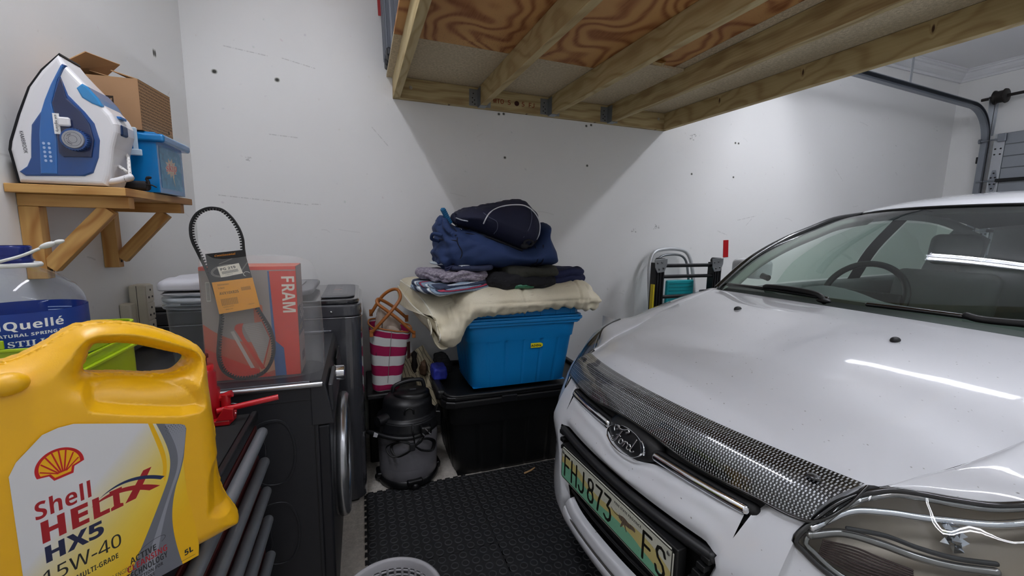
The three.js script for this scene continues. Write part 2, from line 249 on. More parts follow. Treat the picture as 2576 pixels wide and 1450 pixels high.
// ---------- implicit surfaces (surface nets) and 2-D outlines ----------
function nets(f, lo, hi, cell) {
  const n = [0, 1, 2].map((k) => Math.ceil((hi[k] - lo[k]) / cell) + 1), [a, b, c] = n, val = new Float32Array(a * b * c), at = (i, j, k) => i + a * (j + b * k);
  for (let k = 0; k < c; k++) for (let j = 0; j < b; j++) for (let i = 0; i < a; i++) val[at(i, j, k)] = f(lo[0] + i * cell, lo[1] + j * cell, lo[2] + k * cell);
  const id = new Int32Array(a * b * c).fill(-1), pos = [], idx = [];
  for (let k = 0; k < c - 1; k++) for (let j = 0; j < b - 1; j++) for (let i = 0; i < a - 1; i++) {
    let m = 0, x = 0, y = 0, z = 0; const v = [];
    for (let q = 0; q < 8; q++) v.push(val[at(i + (q & 1), j + ((q >> 1) & 1), k + (q >> 2))]);
    for (let p = 0; p < 8; p++) for (const d of [1, 2, 4]) { const q = p | d; if (p & d) continue; if ((v[p] < 0) !== (v[q] < 0)) { const t = v[p] / (v[p] - v[q]); x += (p & 1) + (d === 1 ? t : 0); y += ((p >> 1) & 1) + (d === 2 ? t : 0); z += (p >> 2) + (d === 4 ? t : 0); m++; } }
    if (m) { id[at(i, j, k)] = pos.length / 3; pos.push(lo[0] + (i + x / m) * cell, lo[1] + (j + y / m) * cell, lo[2] + (k + z / m) * cell); }
  }
  const quad = (p, q, r, s, fl) => { if (p < 0 || q < 0 || r < 0 || s < 0) return; fl ? idx.push(p, q, r, p, r, s) : idx.push(p, r, q, p, s, r); };
  for (let k = 1; k < c - 1; k++) for (let j = 1; j < b - 1; j++) for (let i = 1; i < a - 1; i++) {
    const v = val[at(i, j, k)] < 0;
    if (v !== (val[at(i + 1, j, k)] < 0)) quad(id[at(i, j - 1, k - 1)], id[at(i, j, k - 1)], id[at(i, j, k)], id[at(i, j - 1, k)], v);
    if (v !== (val[at(i, j + 1, k)] < 0)) quad(id[at(i - 1, j, k - 1)], id[at(i - 1, j, k)], id[at(i, j, k)], id[at(i, j, k - 1)], v);
    if (v !== (val[at(i, j, k + 1)] < 0)) quad(id[at(i - 1, j - 1, k)], id[at(i, j - 1, k)], id[at(i, j, k)], id[at(i - 1, j, k)], v);
  }
  const g = new THREE.BufferGeometry(); g.setAttribute('position', new THREE.Float32BufferAttribute(pos, 3)); g.setIndex(idx);
  const N = new Float32Array(pos.length), e = cell * 0.6; for (let i = 0; i < pos.length; i += 3) { const [x, y, z] = [pos[i], pos[i + 1], pos[i + 2]]; let X = f(x + e, y, z) - f(x - e, y, z), Y = f(x, y + e, z) - f(x, y - e, z), Z = f(x, y, z + e) - f(x, y, z - e); const L = Math.hypot(X, Y, Z) || 1; N[i] = X / L; N[i + 1] = Y / L; N[i + 2] = Z / L; }
  g.setAttribute('normal', new THREE.BufferAttribute(N, 3)); const uv = new Float32Array(pos.length / 3 * 2); for (let i = 0; i < pos.length / 3; i++) { uv[2 * i] = pos[3 * i]; uv[2 * i + 1] = pos[3 * i + 1]; } g.setAttribute('uv', new THREE.BufferAttribute(uv, 2));
  return g;
}
const smoothPts = (pts, k = 6) => new THREE.CatmullRomCurve3(pts.map((p) => V(p[0], p[1], 0)), true, 'centripetal').getPoints(pts.length * k).slice(0, -1).map((p) => [p.x, p.y]);
function sd2(poly) { // signed distance, positive inside
  return (x, y) => { let d = 1e9, s = -1; for (let i = 0, j = poly.length - 1; i < poly.length; j = i++) { const [ax, ay] = poly[i], [b0, b1] = poly[j], ex = b0 - ax, ey = b1 - ay, wx = x - ax, wy = y - ay, t = cl((wx * ex + wy * ey) / (ex * ex + ey * ey || 1e-12)); const qx = wx - ex * t, qy = wy - ey * t; d = Math.min(d, qx * qx + qy * qy); if ((ay > y) !== (b1 > y) && x < (b0 - ax) * (y - ay) / (b1 - ay) + ax) s = -s; } return s * Math.sqrt(d); };
}
const smax = (a, b, k) => { const h = cl(0.5 - 0.5 * (b - a) / k); return b + (a - b) * h + k * h * (1 - h); };
const smin = (a, b, k) => -smax(-a, -b, k);
// pillow-like body of an outline: half thickness T, edge radius R
const pillow = (sd, T, R) => (x, y, z) => { const d = sd(x, y); if (d < 0) return Math.max(-d, Math.abs(z) - T); const q = 1 - Math.min(d, R) / R; return Math.abs(z) - T * Math.sqrt(Math.max(1 - q * q, 0)); };

// ---------- wooden wall shelf and what stands on it ----------
const shelfWood = woodTex([214, 168, 100], [168, 112, 52], { rings: 6, wob: 1.4, fine: 0.35, s: 31, knots: [[0.45, 0.3, 0.03]], knotc: [110, 64, 28], ry: 2 });
const SW = S(0xffffff, 0.55, 0, { map: shelfWood, bumpMap: shelfWood, bumpScale: 0.0004 });
{
  const t = thing('wall_shelf', 'small varnished pine shelf on two triangular brackets on the left wall', 'shelf', [X0, 1.393, 1.0]);
  mesh('shelf_board', gUV(bx(0.001, 0.232, -0.021, 0, -0.215, 0.24, 0.002), 2, 0.45, [0.2, 0.1]), SW, t);
  for (const [z, w] of [[0.19, 0.03], [-0.15, 0.03]]) {
    const b = mesh('bracket', [bx(0.001, 0.222, -0.052, -0.0215, z - w / 2, z + w / 2, 0.0015)].map((g) => gUV(g, 0, 0.45, [z, 0.4])), SW, t);
    mesh('bracket_post', gUV(bx(0.001, 0.04, -0.235, -0.0525, z - w / 2, z + w / 2, 0.0015), 1, 0.45, [z, 0.8]), SW, b);
    const L = 0.2; const br = mesh('brace', gUV(bx(-L / 2, L / 2, -0.018, 0.018, -w / 2 + 0.003, w / 2 - 0.003, 0.0015), 0, 0.45, [z, 0.2]), SW, b); br.position.set(0.108, -0.13, z); br.rotation.z = 0.86;
    mesh('screw', new THREE.CylinderGeometry(0.004, 0.004, 0.002, 10).rotateZ(Math.PI / 2).translate(0.041, -0.215, z), S(0x2a2520, 0.5, 0.6), b);
  }
}
// steam iron standing on its heel
{
  const t = thing('steam_iron', 'white and blue steam iron standing upright on the wall shelf', 'iron', [-0.7, 1.393, 1.186]);
  const O = (p) => p.map(([x, y]) => [x + 0.7, y - 1.393]);
  const white = P(0xe9e8ea, 0.3, { clearcoat: 0.6, clearcoatRoughness: 0.2 }), blue = P(0x0f478c, 0.22, { clearcoat: 1, clearcoatRoughness: 0.1 }), navy = P(0x0a2150, 0.28, { clearcoat: 1 }), sky = P(0x2f9be0, 0.15, { clearcoat: 1, transmission: 0.25, thickness: 0.01 }), grey = S(0x9b9da2, 0.35);
  const shell = [[0.031, 0.308], [0.042, 0.29], [0.061, 0.265], [0.078, 0.244], [0.107, 0.2], [0.122, 0.181], [0.131, 0.158], [0.13, 0.137], [0.119, 0.099], [0.113, 0.066], [0.105, 0.027], [0.096, 0.003], [-0.07, 0.003], [-0.078, 0.079], [-0.074, 0.099], [-0.053, 0.163], [-0.029, 0.227], [-0.003, 0.268]];
  mesh('body_shell', slab(shell, 0.096, 0.011, false, [], 4), white, t);
  mesh('soleplate', slab([[0.032, 0.313], [-0.006, 0.271], [-0.034, 0.227], [-0.059, 0.163], [-0.08, 0.1], [-0.084, 0.079], [-0.075, 0.002], [-0.069, 0.002], [-0.077, 0.079], [-0.073, 0.099], [-0.052, 0.163], [-0.028, 0.227], [-0.001, 0.268], [0.034, 0.308]], 0.08, 0.001), S(0x17181c, 0.4, 0.4), t);
  mesh('water_tank', slab([[0.039, 0.287], [0.046, 0.284], [0.034, 0.257], [0.044, 0.216], [0.072, 0.18], [0.088, 0.154], [0.095, 0.114], [0.089, 0.072], [0.075, 0.033], [0.057, 0.024], [-0.054, 0.018], [-0.065, 0.028], [-0.049, 0.042], [-0.04, 0.063], [-0.036, 0.102], [-0.031, 0.139], [-0.01, 0.173], [-0.001, 0.199], [0.014, 0.236]], 0.102, 0.004), blue, t);
  mesh('tank_band', slab([[0.038, 0.283], [0.043, 0.28], [0.028, 0.245], [0.013, 0.193], [0.016, 0.154], [0.014, 0.107], [0.007, 0.026], [-0.025, 0.024], [-0.018, 0.12], [-0.01, 0.169], [-0.0, 0.199], [0.015, 0.236]], 0.106, 0.003), P(0x2168b4, 0.22, { clearcoat: 1 }), t);
  mesh('control_panel', slab([[0.035, 0.252], [0.042, 0.206], [0.065, 0.179], [0.08, 0.151], [0.085, 0.113], [0.077, 0.071], [0.023, 0.068], [0.015, 0.077], [0.017, 0.17], [0.014, 0.193]], 0.109, 0.002), navy, t);
  mesh('spray_window', slab([[0.06, 0.234], [0.072, 0.246], [0.081, 0.241], [0.099, 0.217], [0.108, 0.197], [0.104, 0.194], [0.087, 0.2], [0.069, 0.212]], 0.1, 0.004), sky, t);
  const d = mesh('temperature_dial', [new THREE.CylinderGeometry(0.0255, 0.0255, 0.014, 40).rotateX(Math.PI / 2), ...Array.from({ length: 30 }, (_, i) => bx(-0.0012, 0.0012, 0.0245, 0.027, -0.007, 0.006, 0.0005).rotateZ(i * 0.2094))], blue, t); d.position.set(0.053, 0.109, 0.061);
  const dialFace = canvasTex(256, 256, (c) => { c.fillStyle = '#a3a4a8'; c.fillRect(0, 0, 256, 256); c.strokeStyle = '#3c3e44'; c.lineWidth = 4; c.beginPath(); c.arc(128, 128, 100, 0, 7); c.stroke(); c.font = 'bold 26px sans-serif'; c.fillStyle = '#33353a'; for (const [s, a] of [['MIN', 2.6], ['\u2022', 2.1], ['\u2022\u2022', 1.6], ['\u2022\u2022\u2022', 1.0], ['MAX', 0.5]]) { c.save(); c.translate(128, 128); c.rotate(a - 1.57); c.translate(0, 82); c.textAlign = 'center'; c.fillText(s, 0, 0); c.restore(); } c.beginPath(); c.arc(128, 128, 52, 0, 7); c.stroke(); }, { clamp: true });
  mesh('dial_cap', new THREE.CylinderGeometry(0.0205, 0.0215, 0.004, 40).rotateX(Math.PI / 2).translate(0, 0, 0.0085), S(0xffffff, 0.35, 0.3, { map: dialFace }), d);
  mesh('steam_button', [bx(-0.012, 0.012, -0.011, 0.011, -0.004, 0.006, 0.006, 3)], white, t).position.set(0.035, 0.15, 0.058);
  mesh('thumb_switch', bx(-0.006, 0.01, -0.014, 0.014, -0.016, 0.016, 0.005, 3), S(0x14335f, 0.3), t).position.set(0.124, 0.146, 0.014);
  mesh('spray_lever', bx(-0.01, 0.012, -0.003, 0.004, -0.014, 0.014, 0.002, 2), S(0x2a70b8, 0.3), t).position.set(0.12, 0.177, 0.01);
  const ink = canvasTex(256, 1024, (c) => { c.clearRect(0, 0, 256, 1024); c.fillStyle = '#202226'; c.save(); c.translate(110, 330); c.rotate(1.5); c.font = '62px sans-serif'; c.fillText('KAMBROOK', 0, 0); c.restore();  }, { clamp: true });
  mesh('brand_print', new THREE.PlaneGeometry(0.04, 0.16).translate(-0.052, 0.095, 0.0485), S(0xffffff, 0.4, 0, { map: ink, transparent: true, alphaTest: 0.3 }), t);
  const note = canvasTex(64, 256, (c) => { c.fillStyle = '#f2f2f0'; c.fillRect(0, 0, 64, 256); c.save(); c.translate(20, 12); c.rotate(Math.PI / 2); c.fillStyle = '#222'; c.font = 'bold 34px sans-serif'; c.fillText('use regularly', 4, 0); c.restore(); }, { clamp: true });
  mesh('note_sticker', bx(-0.006, 0.006, -0.024, 0.024, 0, 0.001, 0), S(0xffffff, 0.5, 0, { map: note }), t).position.set(0.019, 0.145, 0.0548);
  const sy = canvasTex(64, 128, (c) => { c.clearRect(0, 0, 64, 128); c.fillStyle = 'rgba(170,195,230,0.95)'; for (let i = 0; i < 5; i++) for (let j = 0; j < 2; j++) { c.beginPath(); c.arc(18 + j * 28, 14 + i * 25, 8, 0, 7); c.fill(); } }, { clamp: true });
  mesh('care_symbols', new THREE.PlaneGeometry(0.022, 0.052).translate(-0.006, 0.077, 0.0535), S(0xffffff, 0.4, 0, { map: sy, transparent: true, alphaTest: 0.4 }), t);
  const cordTex = canvasTex(64, 64, (c) => { c.fillStyle = '#e4e2de'; c.fillRect(0, 0, 64, 64); c.fillStyle = '#5b554f'; for (let i = 0; i < 5; i++) c.fillRect((i * 27) % 60, (i * 13) % 60, 8, 5); });
  const cm = S(0xffffff, 0.7, 0, { map: rep(cordTex, 24, 1) });
  mesh('cord', tube([[0.14, 0.028, 0.03], [0.136, 0.052, 0.02], [0.118, 0.09, -0.02], [0.09, 0.115, -0.045], [0.078, 0.09, -0.03], [0.1, 0.065, 0.0], [0.128, 0.045, 0.02], [0.12, 0.03, -0.03], [0.06, 0.02, -0.06]], 0.004, 80), cm, t);
  const rel = mesh('cord_relief', tube([[0.062, 0.02, 0.02], [0.085, 0.015, 0.03], [0.112, 0.018, 0.034], [0.14, 0.03, 0.03]], 0.008, 20), white, t);
  for (let i = 0; i < 5; i++) mesh('relief_slot', new THREE.TorusGeometry(0.0078, 0.0009, 6, 16).rotateY(Math.PI / 2).translate(0.085 + i * 0.0115, 0.0155 + i * i * 0.0006, 0.031), S(0x8d8a86, 0.6), rel);
}
// blue storage box with lid
{
  const t = thing('plastic_box', 'translucent blue plastic box with clip lid under the cardboard box on the shelf', 'box', [-0.66, 1.394, 0.99]);
  const b = P(0x0d93e0, 0.25, { transmission: 0.35, thickness: 0.003, clearcoat: 0.5 }), cm = P(0xd8ecf8, 0.3, { transmission: 0.3 });
  mesh('tub', [bx(-0.108, 0.112, 0, 0.004, -0.088, 0.088, 0.001), bx(-0.11, -0.106, 0, 0.145, -0.09, 0.09, 0.001), bx(0.11, 0.114, 0, 0.145, -0.09, 0.09, 0.001), bx(-0.11, 0.114, 0, 0.145, -0.092, -0.088, 0.001), bx(-0.11, 0.114, 0, 0.145, 0.088, 0.092, 0.001)], b, t);
  mesh('lid', [bx(-0.116, 0.136, 0.142, 0.166, -0.104, 0.1, 0.008, 3), bx(-0.1, 0.112, 0.162, 0.172, -0.086, 0.086, 0.006, 3)], b, t);
  const c = mesh('clip', [bx(-0.006, 0.006, 0.1, 0.176, 0.1, 0.104, 0.002), bx(-0.014, 0.014, 0.1, 0.118, 0.1, 0.106, 0.004, 2)], cm, t); c.position.set(0.07, 0, 0.0); mesh('clip_bar', rod([-0.04, 0.176, 0.09], [0.07, 0.176, 0.09], 0.004), cm, t);
  const pic = canvasTex(512, 512, (c) => { c.fillStyle = '#4c95bd'; c.fillRect(0, 0, 512, 512); for (let i = 0; i < 40; i++) { c.fillStyle = ['#2a5f86', '#7cc0dd', '#3a7ba2', '#a8d6e6'][i % 4]; c.globalAlpha = 0.25; c.beginPath(); c.ellipse((i * 131) % 512, (i * 197) % 512, 50, 20, i, 0, 7); c.fill(); } c.globalAlpha = 1; c.save(); c.translate(256, 235); c.rotate(-0.12); c.fillStyle = '#d9c6b0'; c.beginPath(); for (let i = 0; i < 20; i++) { const r = i % 2 ? 95 : 150, a = i * 0.314; c.lineTo(Math.cos(a) * r, Math.sin(a) * r * 0.9); } c.fill(); c.fillStyle = '#d0383c'; c.font = 'bold italic 130px serif'; c.textAlign = 'center'; c.strokeStyle = '#f3e9dc'; c.lineWidth = 8; c.strokeText('skip', 0, 40); c.fillText('skip', 0, 40); c.restore(); c.fillStyle = '#e3d2a8'; c.beginPath(); c.moveTo(270, 330); c.lineTo(330, 480); c.lineTo(300, 340); c.fill(); }, { clamp: true });
  mesh('label_print', new THREE.PlaneGeometry(0.15, 0.12).rotateY(Math.PI / 2).translate(0.1146, 0.075, 0.003), S(0xffffff, 0.35, 0, { map: pic }), t);
}
// open cardboard box on the lid
{
  const t = thing('cardboard_box', 'open brown cardboard box with printed end resting on the blue plastic box', 'box', [-0.672, 1.567, 0.99], -0.08);
  const kraft = grainTex([172, 134, 98], 16, 60, 9); const k = S(0xffffff, 0.9, 0, { map: rep(kraft, 2) }), ki = S(0xb08a62, 0.9);
  const prt = canvasTex(1024, 768, (c, w, h) => { c.fillStyle = '#ab8560'; c.fillRect(0, 0, w, h); c.fillStyle = '#2c2218'; c.font = 'bold 46px sans-serif'; for (let r = 0; r < 15; r++) { c.save(); c.translate(-(r % 2) * 60 - 20, 50 + r * 50); c.fillText('OTWINOTWINOTWINOTWINOTWINOTWINOTWIN', 0, 0); c.restore(); } c.fillStyle = '#ab8560'; c.fillRect(850, 600, 174, 90); c.fillStyle = '#2c2218'; c.fillRect(862, 612, 40, 60); c.font = 'bold 20px sans-serif'; c.fillText('MAKEIT', 908, 650); }, { clamp: true });
  const fr = canvasTex(1024, 640, (c, w, h) => { c.fillStyle = '#ad8662'; c.fillRect(0, 0, w, h); for (let i = 0; i < 300; i++) { c.fillStyle = `rgba(90,60,35,${0.03 + (i % 5) * 0.01})`; c.fillRect((i * 379) % w, (i * 173) % h, 40, 2); } c.fillStyle = '#3a2c20'; c.fillRect(560, 230, 170, 170); c.fillStyle = '#ad8662'; c.font = 'bold 150px sans-serif'; c.fillText('W', 576, 370); c.fillStyle = '#33271c'; c.font = 'bold 34px sans-serif'; c.fillText('WINS.CO.ZA', 600, 470); }, { clamp: true });
  const W = 0.105, H = 0.135, D = 0.085, e = 0.003;
  mesh('carton', [bx(-W, W, 0, e, -D, D, 0), bx(-W, W, 0, H, D - e, D, 0), bx(-W, W, 0, H, -D, -D + e, 0), bx(-W, -W + e, 0, H, -D, D, 0), bx(W - e, W, 0, H, -D, D, 0)], k, t);
  mesh('front_print', new THREE.PlaneGeometry(2 * W, H).translate(0, H / 2, D + 0.0004), S(0xffffff, 0.9, 0, { map: fr }), t);
  mesh('end_print', new THREE.PlaneGeometry(2 * D, H).rotateY(Math.PI / 2).translate(W + 0.0004, H / 2, 0), S(0xffffff, 0.9, 0, { map: prt }), t);
  const flap = (pts, n = 'flap') => { const v = pts.map((p) => V(...p)); const nn = v[1].clone().sub(v[0]).cross(v[2].clone().sub(v[0])).normalize().multiplyScalar(0.0025); const g = new THREE.BufferGeometry(); const a = [...v, ...v.map((q) => q.clone().add(nn))]; g.setAttribute('position', new THREE.Float32BufferAttribute(a.flatMap((q) => [q.x, q.y, q.z]), 3)); const f = pts.length === 4 ? [0, 1, 2, 0, 2, 3, 4, 6, 5, 4, 7, 6, 0, 4, 5, 0, 5, 1, 1, 5, 6, 1, 6, 2, 2, 6, 7, 2, 7, 3, 3, 7, 4, 3, 4, 0] : [0, 1, 2, 3, 5, 4, 0, 3, 4, 0, 4, 1, 1, 4, 5, 1, 5, 2, 2, 5, 3, 2, 3, 0]; g.setIndex(f); const q = g.toNonIndexed(); q.computeVertexNormals(); mesh(n, gUV(q, 0, 0.2), ki, t); };
  flap([[-W, H, -D], [W, H, -D], [W * 0.9, H + 0.004, -D * 0.1], [-W * 0.9, H + 0.05, -D * 0.05]]);
  flap([[-W, H, D], [-W, H, -D], [-W * 0.05, H + 0.08, -D * 0.7], [-W * 0.3, H + 0.075, D * 0.5]]);
  flap([[W, H, D], [W, H, -D], [W * 0.35, H + 0.03, -D * 0.75], [W * 0.3, H + 0.025, D * 0.7]]);
  flap([[-W, H, D], [W, H, D], [W * 0.9, H + 0.002, D * 0.45], [-W * 0.9, H + 0.012, D * 0.5]]);
}
{ // black pouch with a strap behind the iron
  const t = thing('black_pouch', 'small black zip pouch with a loose strap lying behind the iron cord on the shelf', 'pouch', [-0.6, 1.394, 1.108]);
  const k = S(0x1b1a1e, 0.75);
  mesh('pouch_body', nets((x, y, z) => Math.hypot(Math.max(Math.abs(x) - 0.03, 0), Math.max(Math.abs(y - 0.015) - 0.004, 0) * 1.1, Math.max(Math.abs(z) - 0.004, 0)) - 0.0105, [-0.05, -0.005, -0.03], [0.05, 0.045, 0.03], 0.004), k, t);
  mesh('flap_end', tube([[0.036, 0.005, 0.008], [0.041, 0.024, 0.01], [0.038, 0.036, 0.012], [0.046, 0.038, 0.012]], 0.004, 12), k, t);
  mesh('strap', tube([[0.038, 0.018, 0.012], [0.05, 0.017, 0.014], [0.06, 0.012, 0.016]], 0.0018, 10), k, t);
}
// ---------- washing machines ----------
const graph = S(0x35363a, 0.38, 0.35), graphD = S(0x24252a, 0.4, 0.3), blackP = S(0x111214, 0.4), silver = S(0xb4b6ba, 0.25, 0.9), chrome = S(0xd6d8dc, 0.08, 1);
{
  const t = thing('front_loader', 'dark graphite front loading washing machine under the filter box', 'washing machine', [-0.445, 0, 0.995]);
  const d = 0.298; // half width along z
  const side = S(0x303135, 0.42, 0.35);
  mesh('cabinet', bx(-0.335, 0.31, 0.03, 0.832, -d, d, 0.006, 2), side, t);
  mesh('top_panel', bx(-0.335, 0.302, 0.8325, 0.85, -d + 0.002, d - 0.002, 0.005, 2), S(0x3b3c41, 0.35, 0.4), t);
  mesh('edge_strip', rod([-0.33, 0.838, d + 0.0005], [0.325, 0.838, d + 0.0005], 0.0085, 20), silver, t);
  mesh('edge_strip', rod([-0.33, 0.838, -d], [0.31, 0.838, -d], 0.0085, 20), silver, t);
  mesh('control_panel', slab([[0.29, 0.71], [0.352, 0.71], [0.345, 0.77], [0.332, 0.838], [0.322, 0.852], [0.29, 0.852]], 2 * d + 0.004, 0.004), graph, t);
  mesh('front_panel', bx(0.305, 0.34, 0.06, 0.708, -d, d, 0.008, 2), graphD, t);
  for (const y of [0.64, 0.38]) for (const z of [1]) { const g = new THREE.ExtrudeGeometry((() => { const s = shapeOf([[-0.045, -0.09], [0.02, -0.1], [0.05, -0.05], [0.05, 0.05], [0.02, 0.1], [-0.045, 0.09]], true); s.holes.push(shapeOf([[-0.041, -0.084], [0.018, -0.094], [0.045, -0.048], [0.045, 0.048], [0.018, 0.094], [-0.041, 0.084]], true)); return s; })(), { depth: 0.002, bevelEnabled: true, bevelSize: 0.0006, bevelThickness: 0.001, bevelSegments: 1 }); mesh('side_emboss', g.translate(0.19, y, d), side, t); mesh('side_dimple', slab([[-0.02, -0.05], [0.0, -0.045], [0.004, 0], [0, 0.045], [-0.02, 0.05], [-0.026, 0]], 0.01, 0.003, true).translate(0.165, y, d), graphD, t); }
  mesh('seam', bx(0.297, 0.3, 0.06, 0.83, d, d + 0.0015, 0.0005), blackP, t);
  mesh('seam', bx(0.16, 0.297, 0.792, 0.7945, d, d + 0.0012, 0.0004), blackP, t);
  mesh('recess_line', tube([[-0.02, 0.8, d + 0.001], [0.1, 0.806, d + 0.001], [0.115, 0.798, d + 0.001]], 0.0012, 20), silver, t);
  const dr = mesh('door', lathe([[0.0, 0.02], [0.1, 0.022], [0.15, 0.012], [0.165, 0.03], [0.2, 0.036], [0.212, 0.02], [0.214, 0]], 64).rotateZ(-Math.PI / 2), graph, t); dr.position.set(0.338, 0.46, 0);
  mesh('door_ring', new THREE.TorusGeometry(0.205, 0.018, 14, 72).rotateY(Math.PI / 2).scale(1.1, 1, 1).translate(0.025, 0, 0), silver, dr);
  mesh('door_glass', new THREE.SphereGeometry(0.15, 40, 16, 0, 7, 0, 1.2).rotateZ(-Math.PI / 2).scale(0.4, 1, 1).translate(-0.02, 0, 0), P(0x0a0b0d, 0.05, { clearcoat: 1 }), dr);
  mesh('door_handle', bx(0.02, 0.045, -0.05, 0.05, 0.165, 0.2, 0.01, 2), chrome, dr);
  const kn = mesh('program_knob', lathe([[0, 0.034], [0.022, 0.034], [0.026, 0.03], [0.027, 0.002], [0.03, 0]], 40).rotateZ(-Math.PI / 2), chrome, t); kn.position.set(0.344, 0.79, 0.06);
  mesh('detergent_drawer', bx(0.338, 0.352, 0.745, 0.83, 0.1, 0.285, 0.004, 2), graph, t);
  mesh('display', bx(0.344, 0.349, 0.765, 0.82, -0.2, -0.02, 0.002), blackP, t);
  for (const [x, z] of [[-0.3, 0.25], [0.28, 0.25], [-0.3, -0.25], [0.28, -0.25]]) mesh('foot', new THREE.CylinderGeometry(0.02, 0.024, 0.03, 16).translate(x, 0.0155, z), blackP, t);
}
{
  const t = thing('top_loader', 'glossy grey top loading washing machine with raised lid by the back wall', 'washing machine', [-0.39, 0, 0.37]);
  const gl = P(0x4a4b50, 0.16, { metalness: 0.3, clearcoat: 1, clearcoatRoughness: 0.05 }), top = S(0x3b3c40, 0.3, 0.3), lid = S(0x7c7d82, 0.35, 0.5);
  const plan = (w, dd, r) => { const s = new THREE.Shape(); s.moveTo(-w, -dd); s.lineTo(w - r, -dd); s.quadraticCurveTo(w, -dd, w, -dd + r); s.lineTo(w, dd - r); s.quadraticCurveTo(w, dd, w - r, dd); s.lineTo(-w, dd); return s; };
  const up = (s, y0, y1, b) => slab(s, y1 - y0, b, false, [], 3).rotateX(-Math.PI / 2).translate(0, (y0 + y1) / 2, 0);
  mesh('cabinet', up(plan(0.385, 0.29, 0.07), 0.03, 0.905, 0.002), gl, t);
  mesh('trim_line', up(plan(0.388, 0.293, 0.072), 0.9055, 0.9095, 0.001), chrome, t);
  mesh('collar', up(plan(0.385, 0.29, 0.075), 0.91, 0.965, 0.008), gl, t);
  mesh('top_deck', up(plan(0.375, 0.28, 0.075), 0.9655, 0.985, 0.006), P(0x26272b, 0.12, { clearcoat: 1 }), t);
  const l = mesh('lid', [up(plan(0.24, 0.25, 0.1), 0.0, 0.022, 0.007)], lid, t); l.position.set(-0.06, 0.99, -0.02); l.rotation.z = 0.05;
  mesh('lid_glass', up(plan(0.18, 0.19, 0.07), 0.0225, 0.026, 0.002), S(0x8c8d92, 0.3, 0.3), l);
  const ctl = canvasTex(256, 512, (c) => { c.fillStyle = '#77787c'; c.fillRect(0, 0, 256, 512); c.fillStyle = '#e9e2d8'; for (let i = 0; i < 6; i++) c.fillRect(60, 70 + i * 62, 60 + (i * 37) % 70, 6); c.fillStyle = '#e07a40'; c.fillRect(60, 240, 90, 8); c.strokeStyle = '#a2a3a6'; c.lineWidth = 3; for (let i = 0; i < 4; i++) c.strokeRect(160, 80 + i * 90, 50, 50); }, { clamp: true });
  const cpn = mesh('control_panel', up(plan(0.07, 0.22, 0.06), 0, 0.006, 0.002), S(0x707176, 0.3, 0.3), t); cpn.position.set(0.285, 0.987, 0); mesh('panel_print', new THREE.PlaneGeometry(0.1, 0.38).rotateX(-Math.PI / 2).translate(0, 0.0068, 0), S(0xffffff, 0.3, 0.2, { map: ctl }), cpn);
  mesh('foot', bx(-0.36, 0.35, 0.001, 0.03, -0.26, 0.26, 0.01), blackP, t);
  mesh('rivet', new THREE.SphereGeometry(0.006, 12, 8).translate(0.26, 0.935, 0.29), chrome, t);
}
// ---------- tool chest ----------
{
  const t = thing('tool_chest', 'black steel tool chest with grey full-width drawer handles in front of the washing machine', 'tool chest', [-0.54, 0, 1.7]);
  const bk = S(0x191a1d, 0.45, 0.2), rub = S(0x17181a, 0.9, 0, { bumpMap: rep(bumpNoise(60, 120, 21), 6, 6), bumpScale: 0.0006 }), dred = S(0x4a1716, 0.4, 0.15), hg = S(0x8b8f94, 0.38, 0.55);
  mesh('carcass', bx(-0.24, 0.245, 0.1, 0.785, -0.335, 0.4, 0.006, 2), bk, t);
  mesh('top_lip', [bx(-0.24, 0.26, 0.786, 0.797, -0.345, 0.41, 0.004, 2), bx(0.248, 0.262, 0.775, 0.803, -0.345, 0.41, 0.004, 2)], bk, t);
  mesh('top_mat', bx(-0.235, 0.246, 0.7975, 0.8005, -0.335, 0.4, 0.001), rub, t);
  for (let i = 0; i < 4; i++) {
    const y = 0.752 - i * 0.0855; const d = mesh('drawer', bx(0.246, 0.262, y - 0.062, y + 0.018, -0.325, 0.39, 0.003, 1), dred, t);
    mesh('drawer_handle', rod([0.277, y + 0.003, -0.306], [0.277, y + 0.003, 0.385], 0.0135, 20).scale(1, 1, 1), hg, d);
    for (const e of [-0.306, 0.385]) mesh('handle_end', new THREE.SphereGeometry(0.0135, 16, 10).translate(0.277, y + 0.003, e), hg, d);
  }
  for (let i = 0; i < 2; i++) { const y = 0.39 - i * 0.13; const d = mesh('drawer', bx(0.246, 0.262, y - 0.1, y + 0.02, -0.325, 0.39, 0.003, 1), dred, t); mesh('drawer_handle', rod([0.277, y + 0.003, -0.306], [0.277, y + 0.003, 0.385], 0.0135, 20), hg, d); }
  mesh('key_lock', lathe([[0, 0.008], [0.009, 0.008], [0.012, 0.004], [0.012, 0]], 24).rotateZ(-Math.PI / 2).translate(0.262, 0.79, 0.075), chrome, t);
  mesh('side_slot', tube([[0.255, 0.76, -0.336], [0.258, 0.73, -0.336], [0.255, 0.7, -0.336]], 0.004, 10), hg, t);
  for (const [x, z] of [[-0.19, -0.28], [0.19, -0.28], [-0.19, 0.35], [0.19, 0.35]]) mesh('caster', [new THREE.CylinderGeometry(0.045, 0.045, 0.03, 24).rotateX(Math.PI / 2).translate(x, 0.0455, z), bx(x - 0.02, x + 0.02, 0.05, 0.101, z - 0.022, z + 0.022, 0.003)], blackP, t);
}
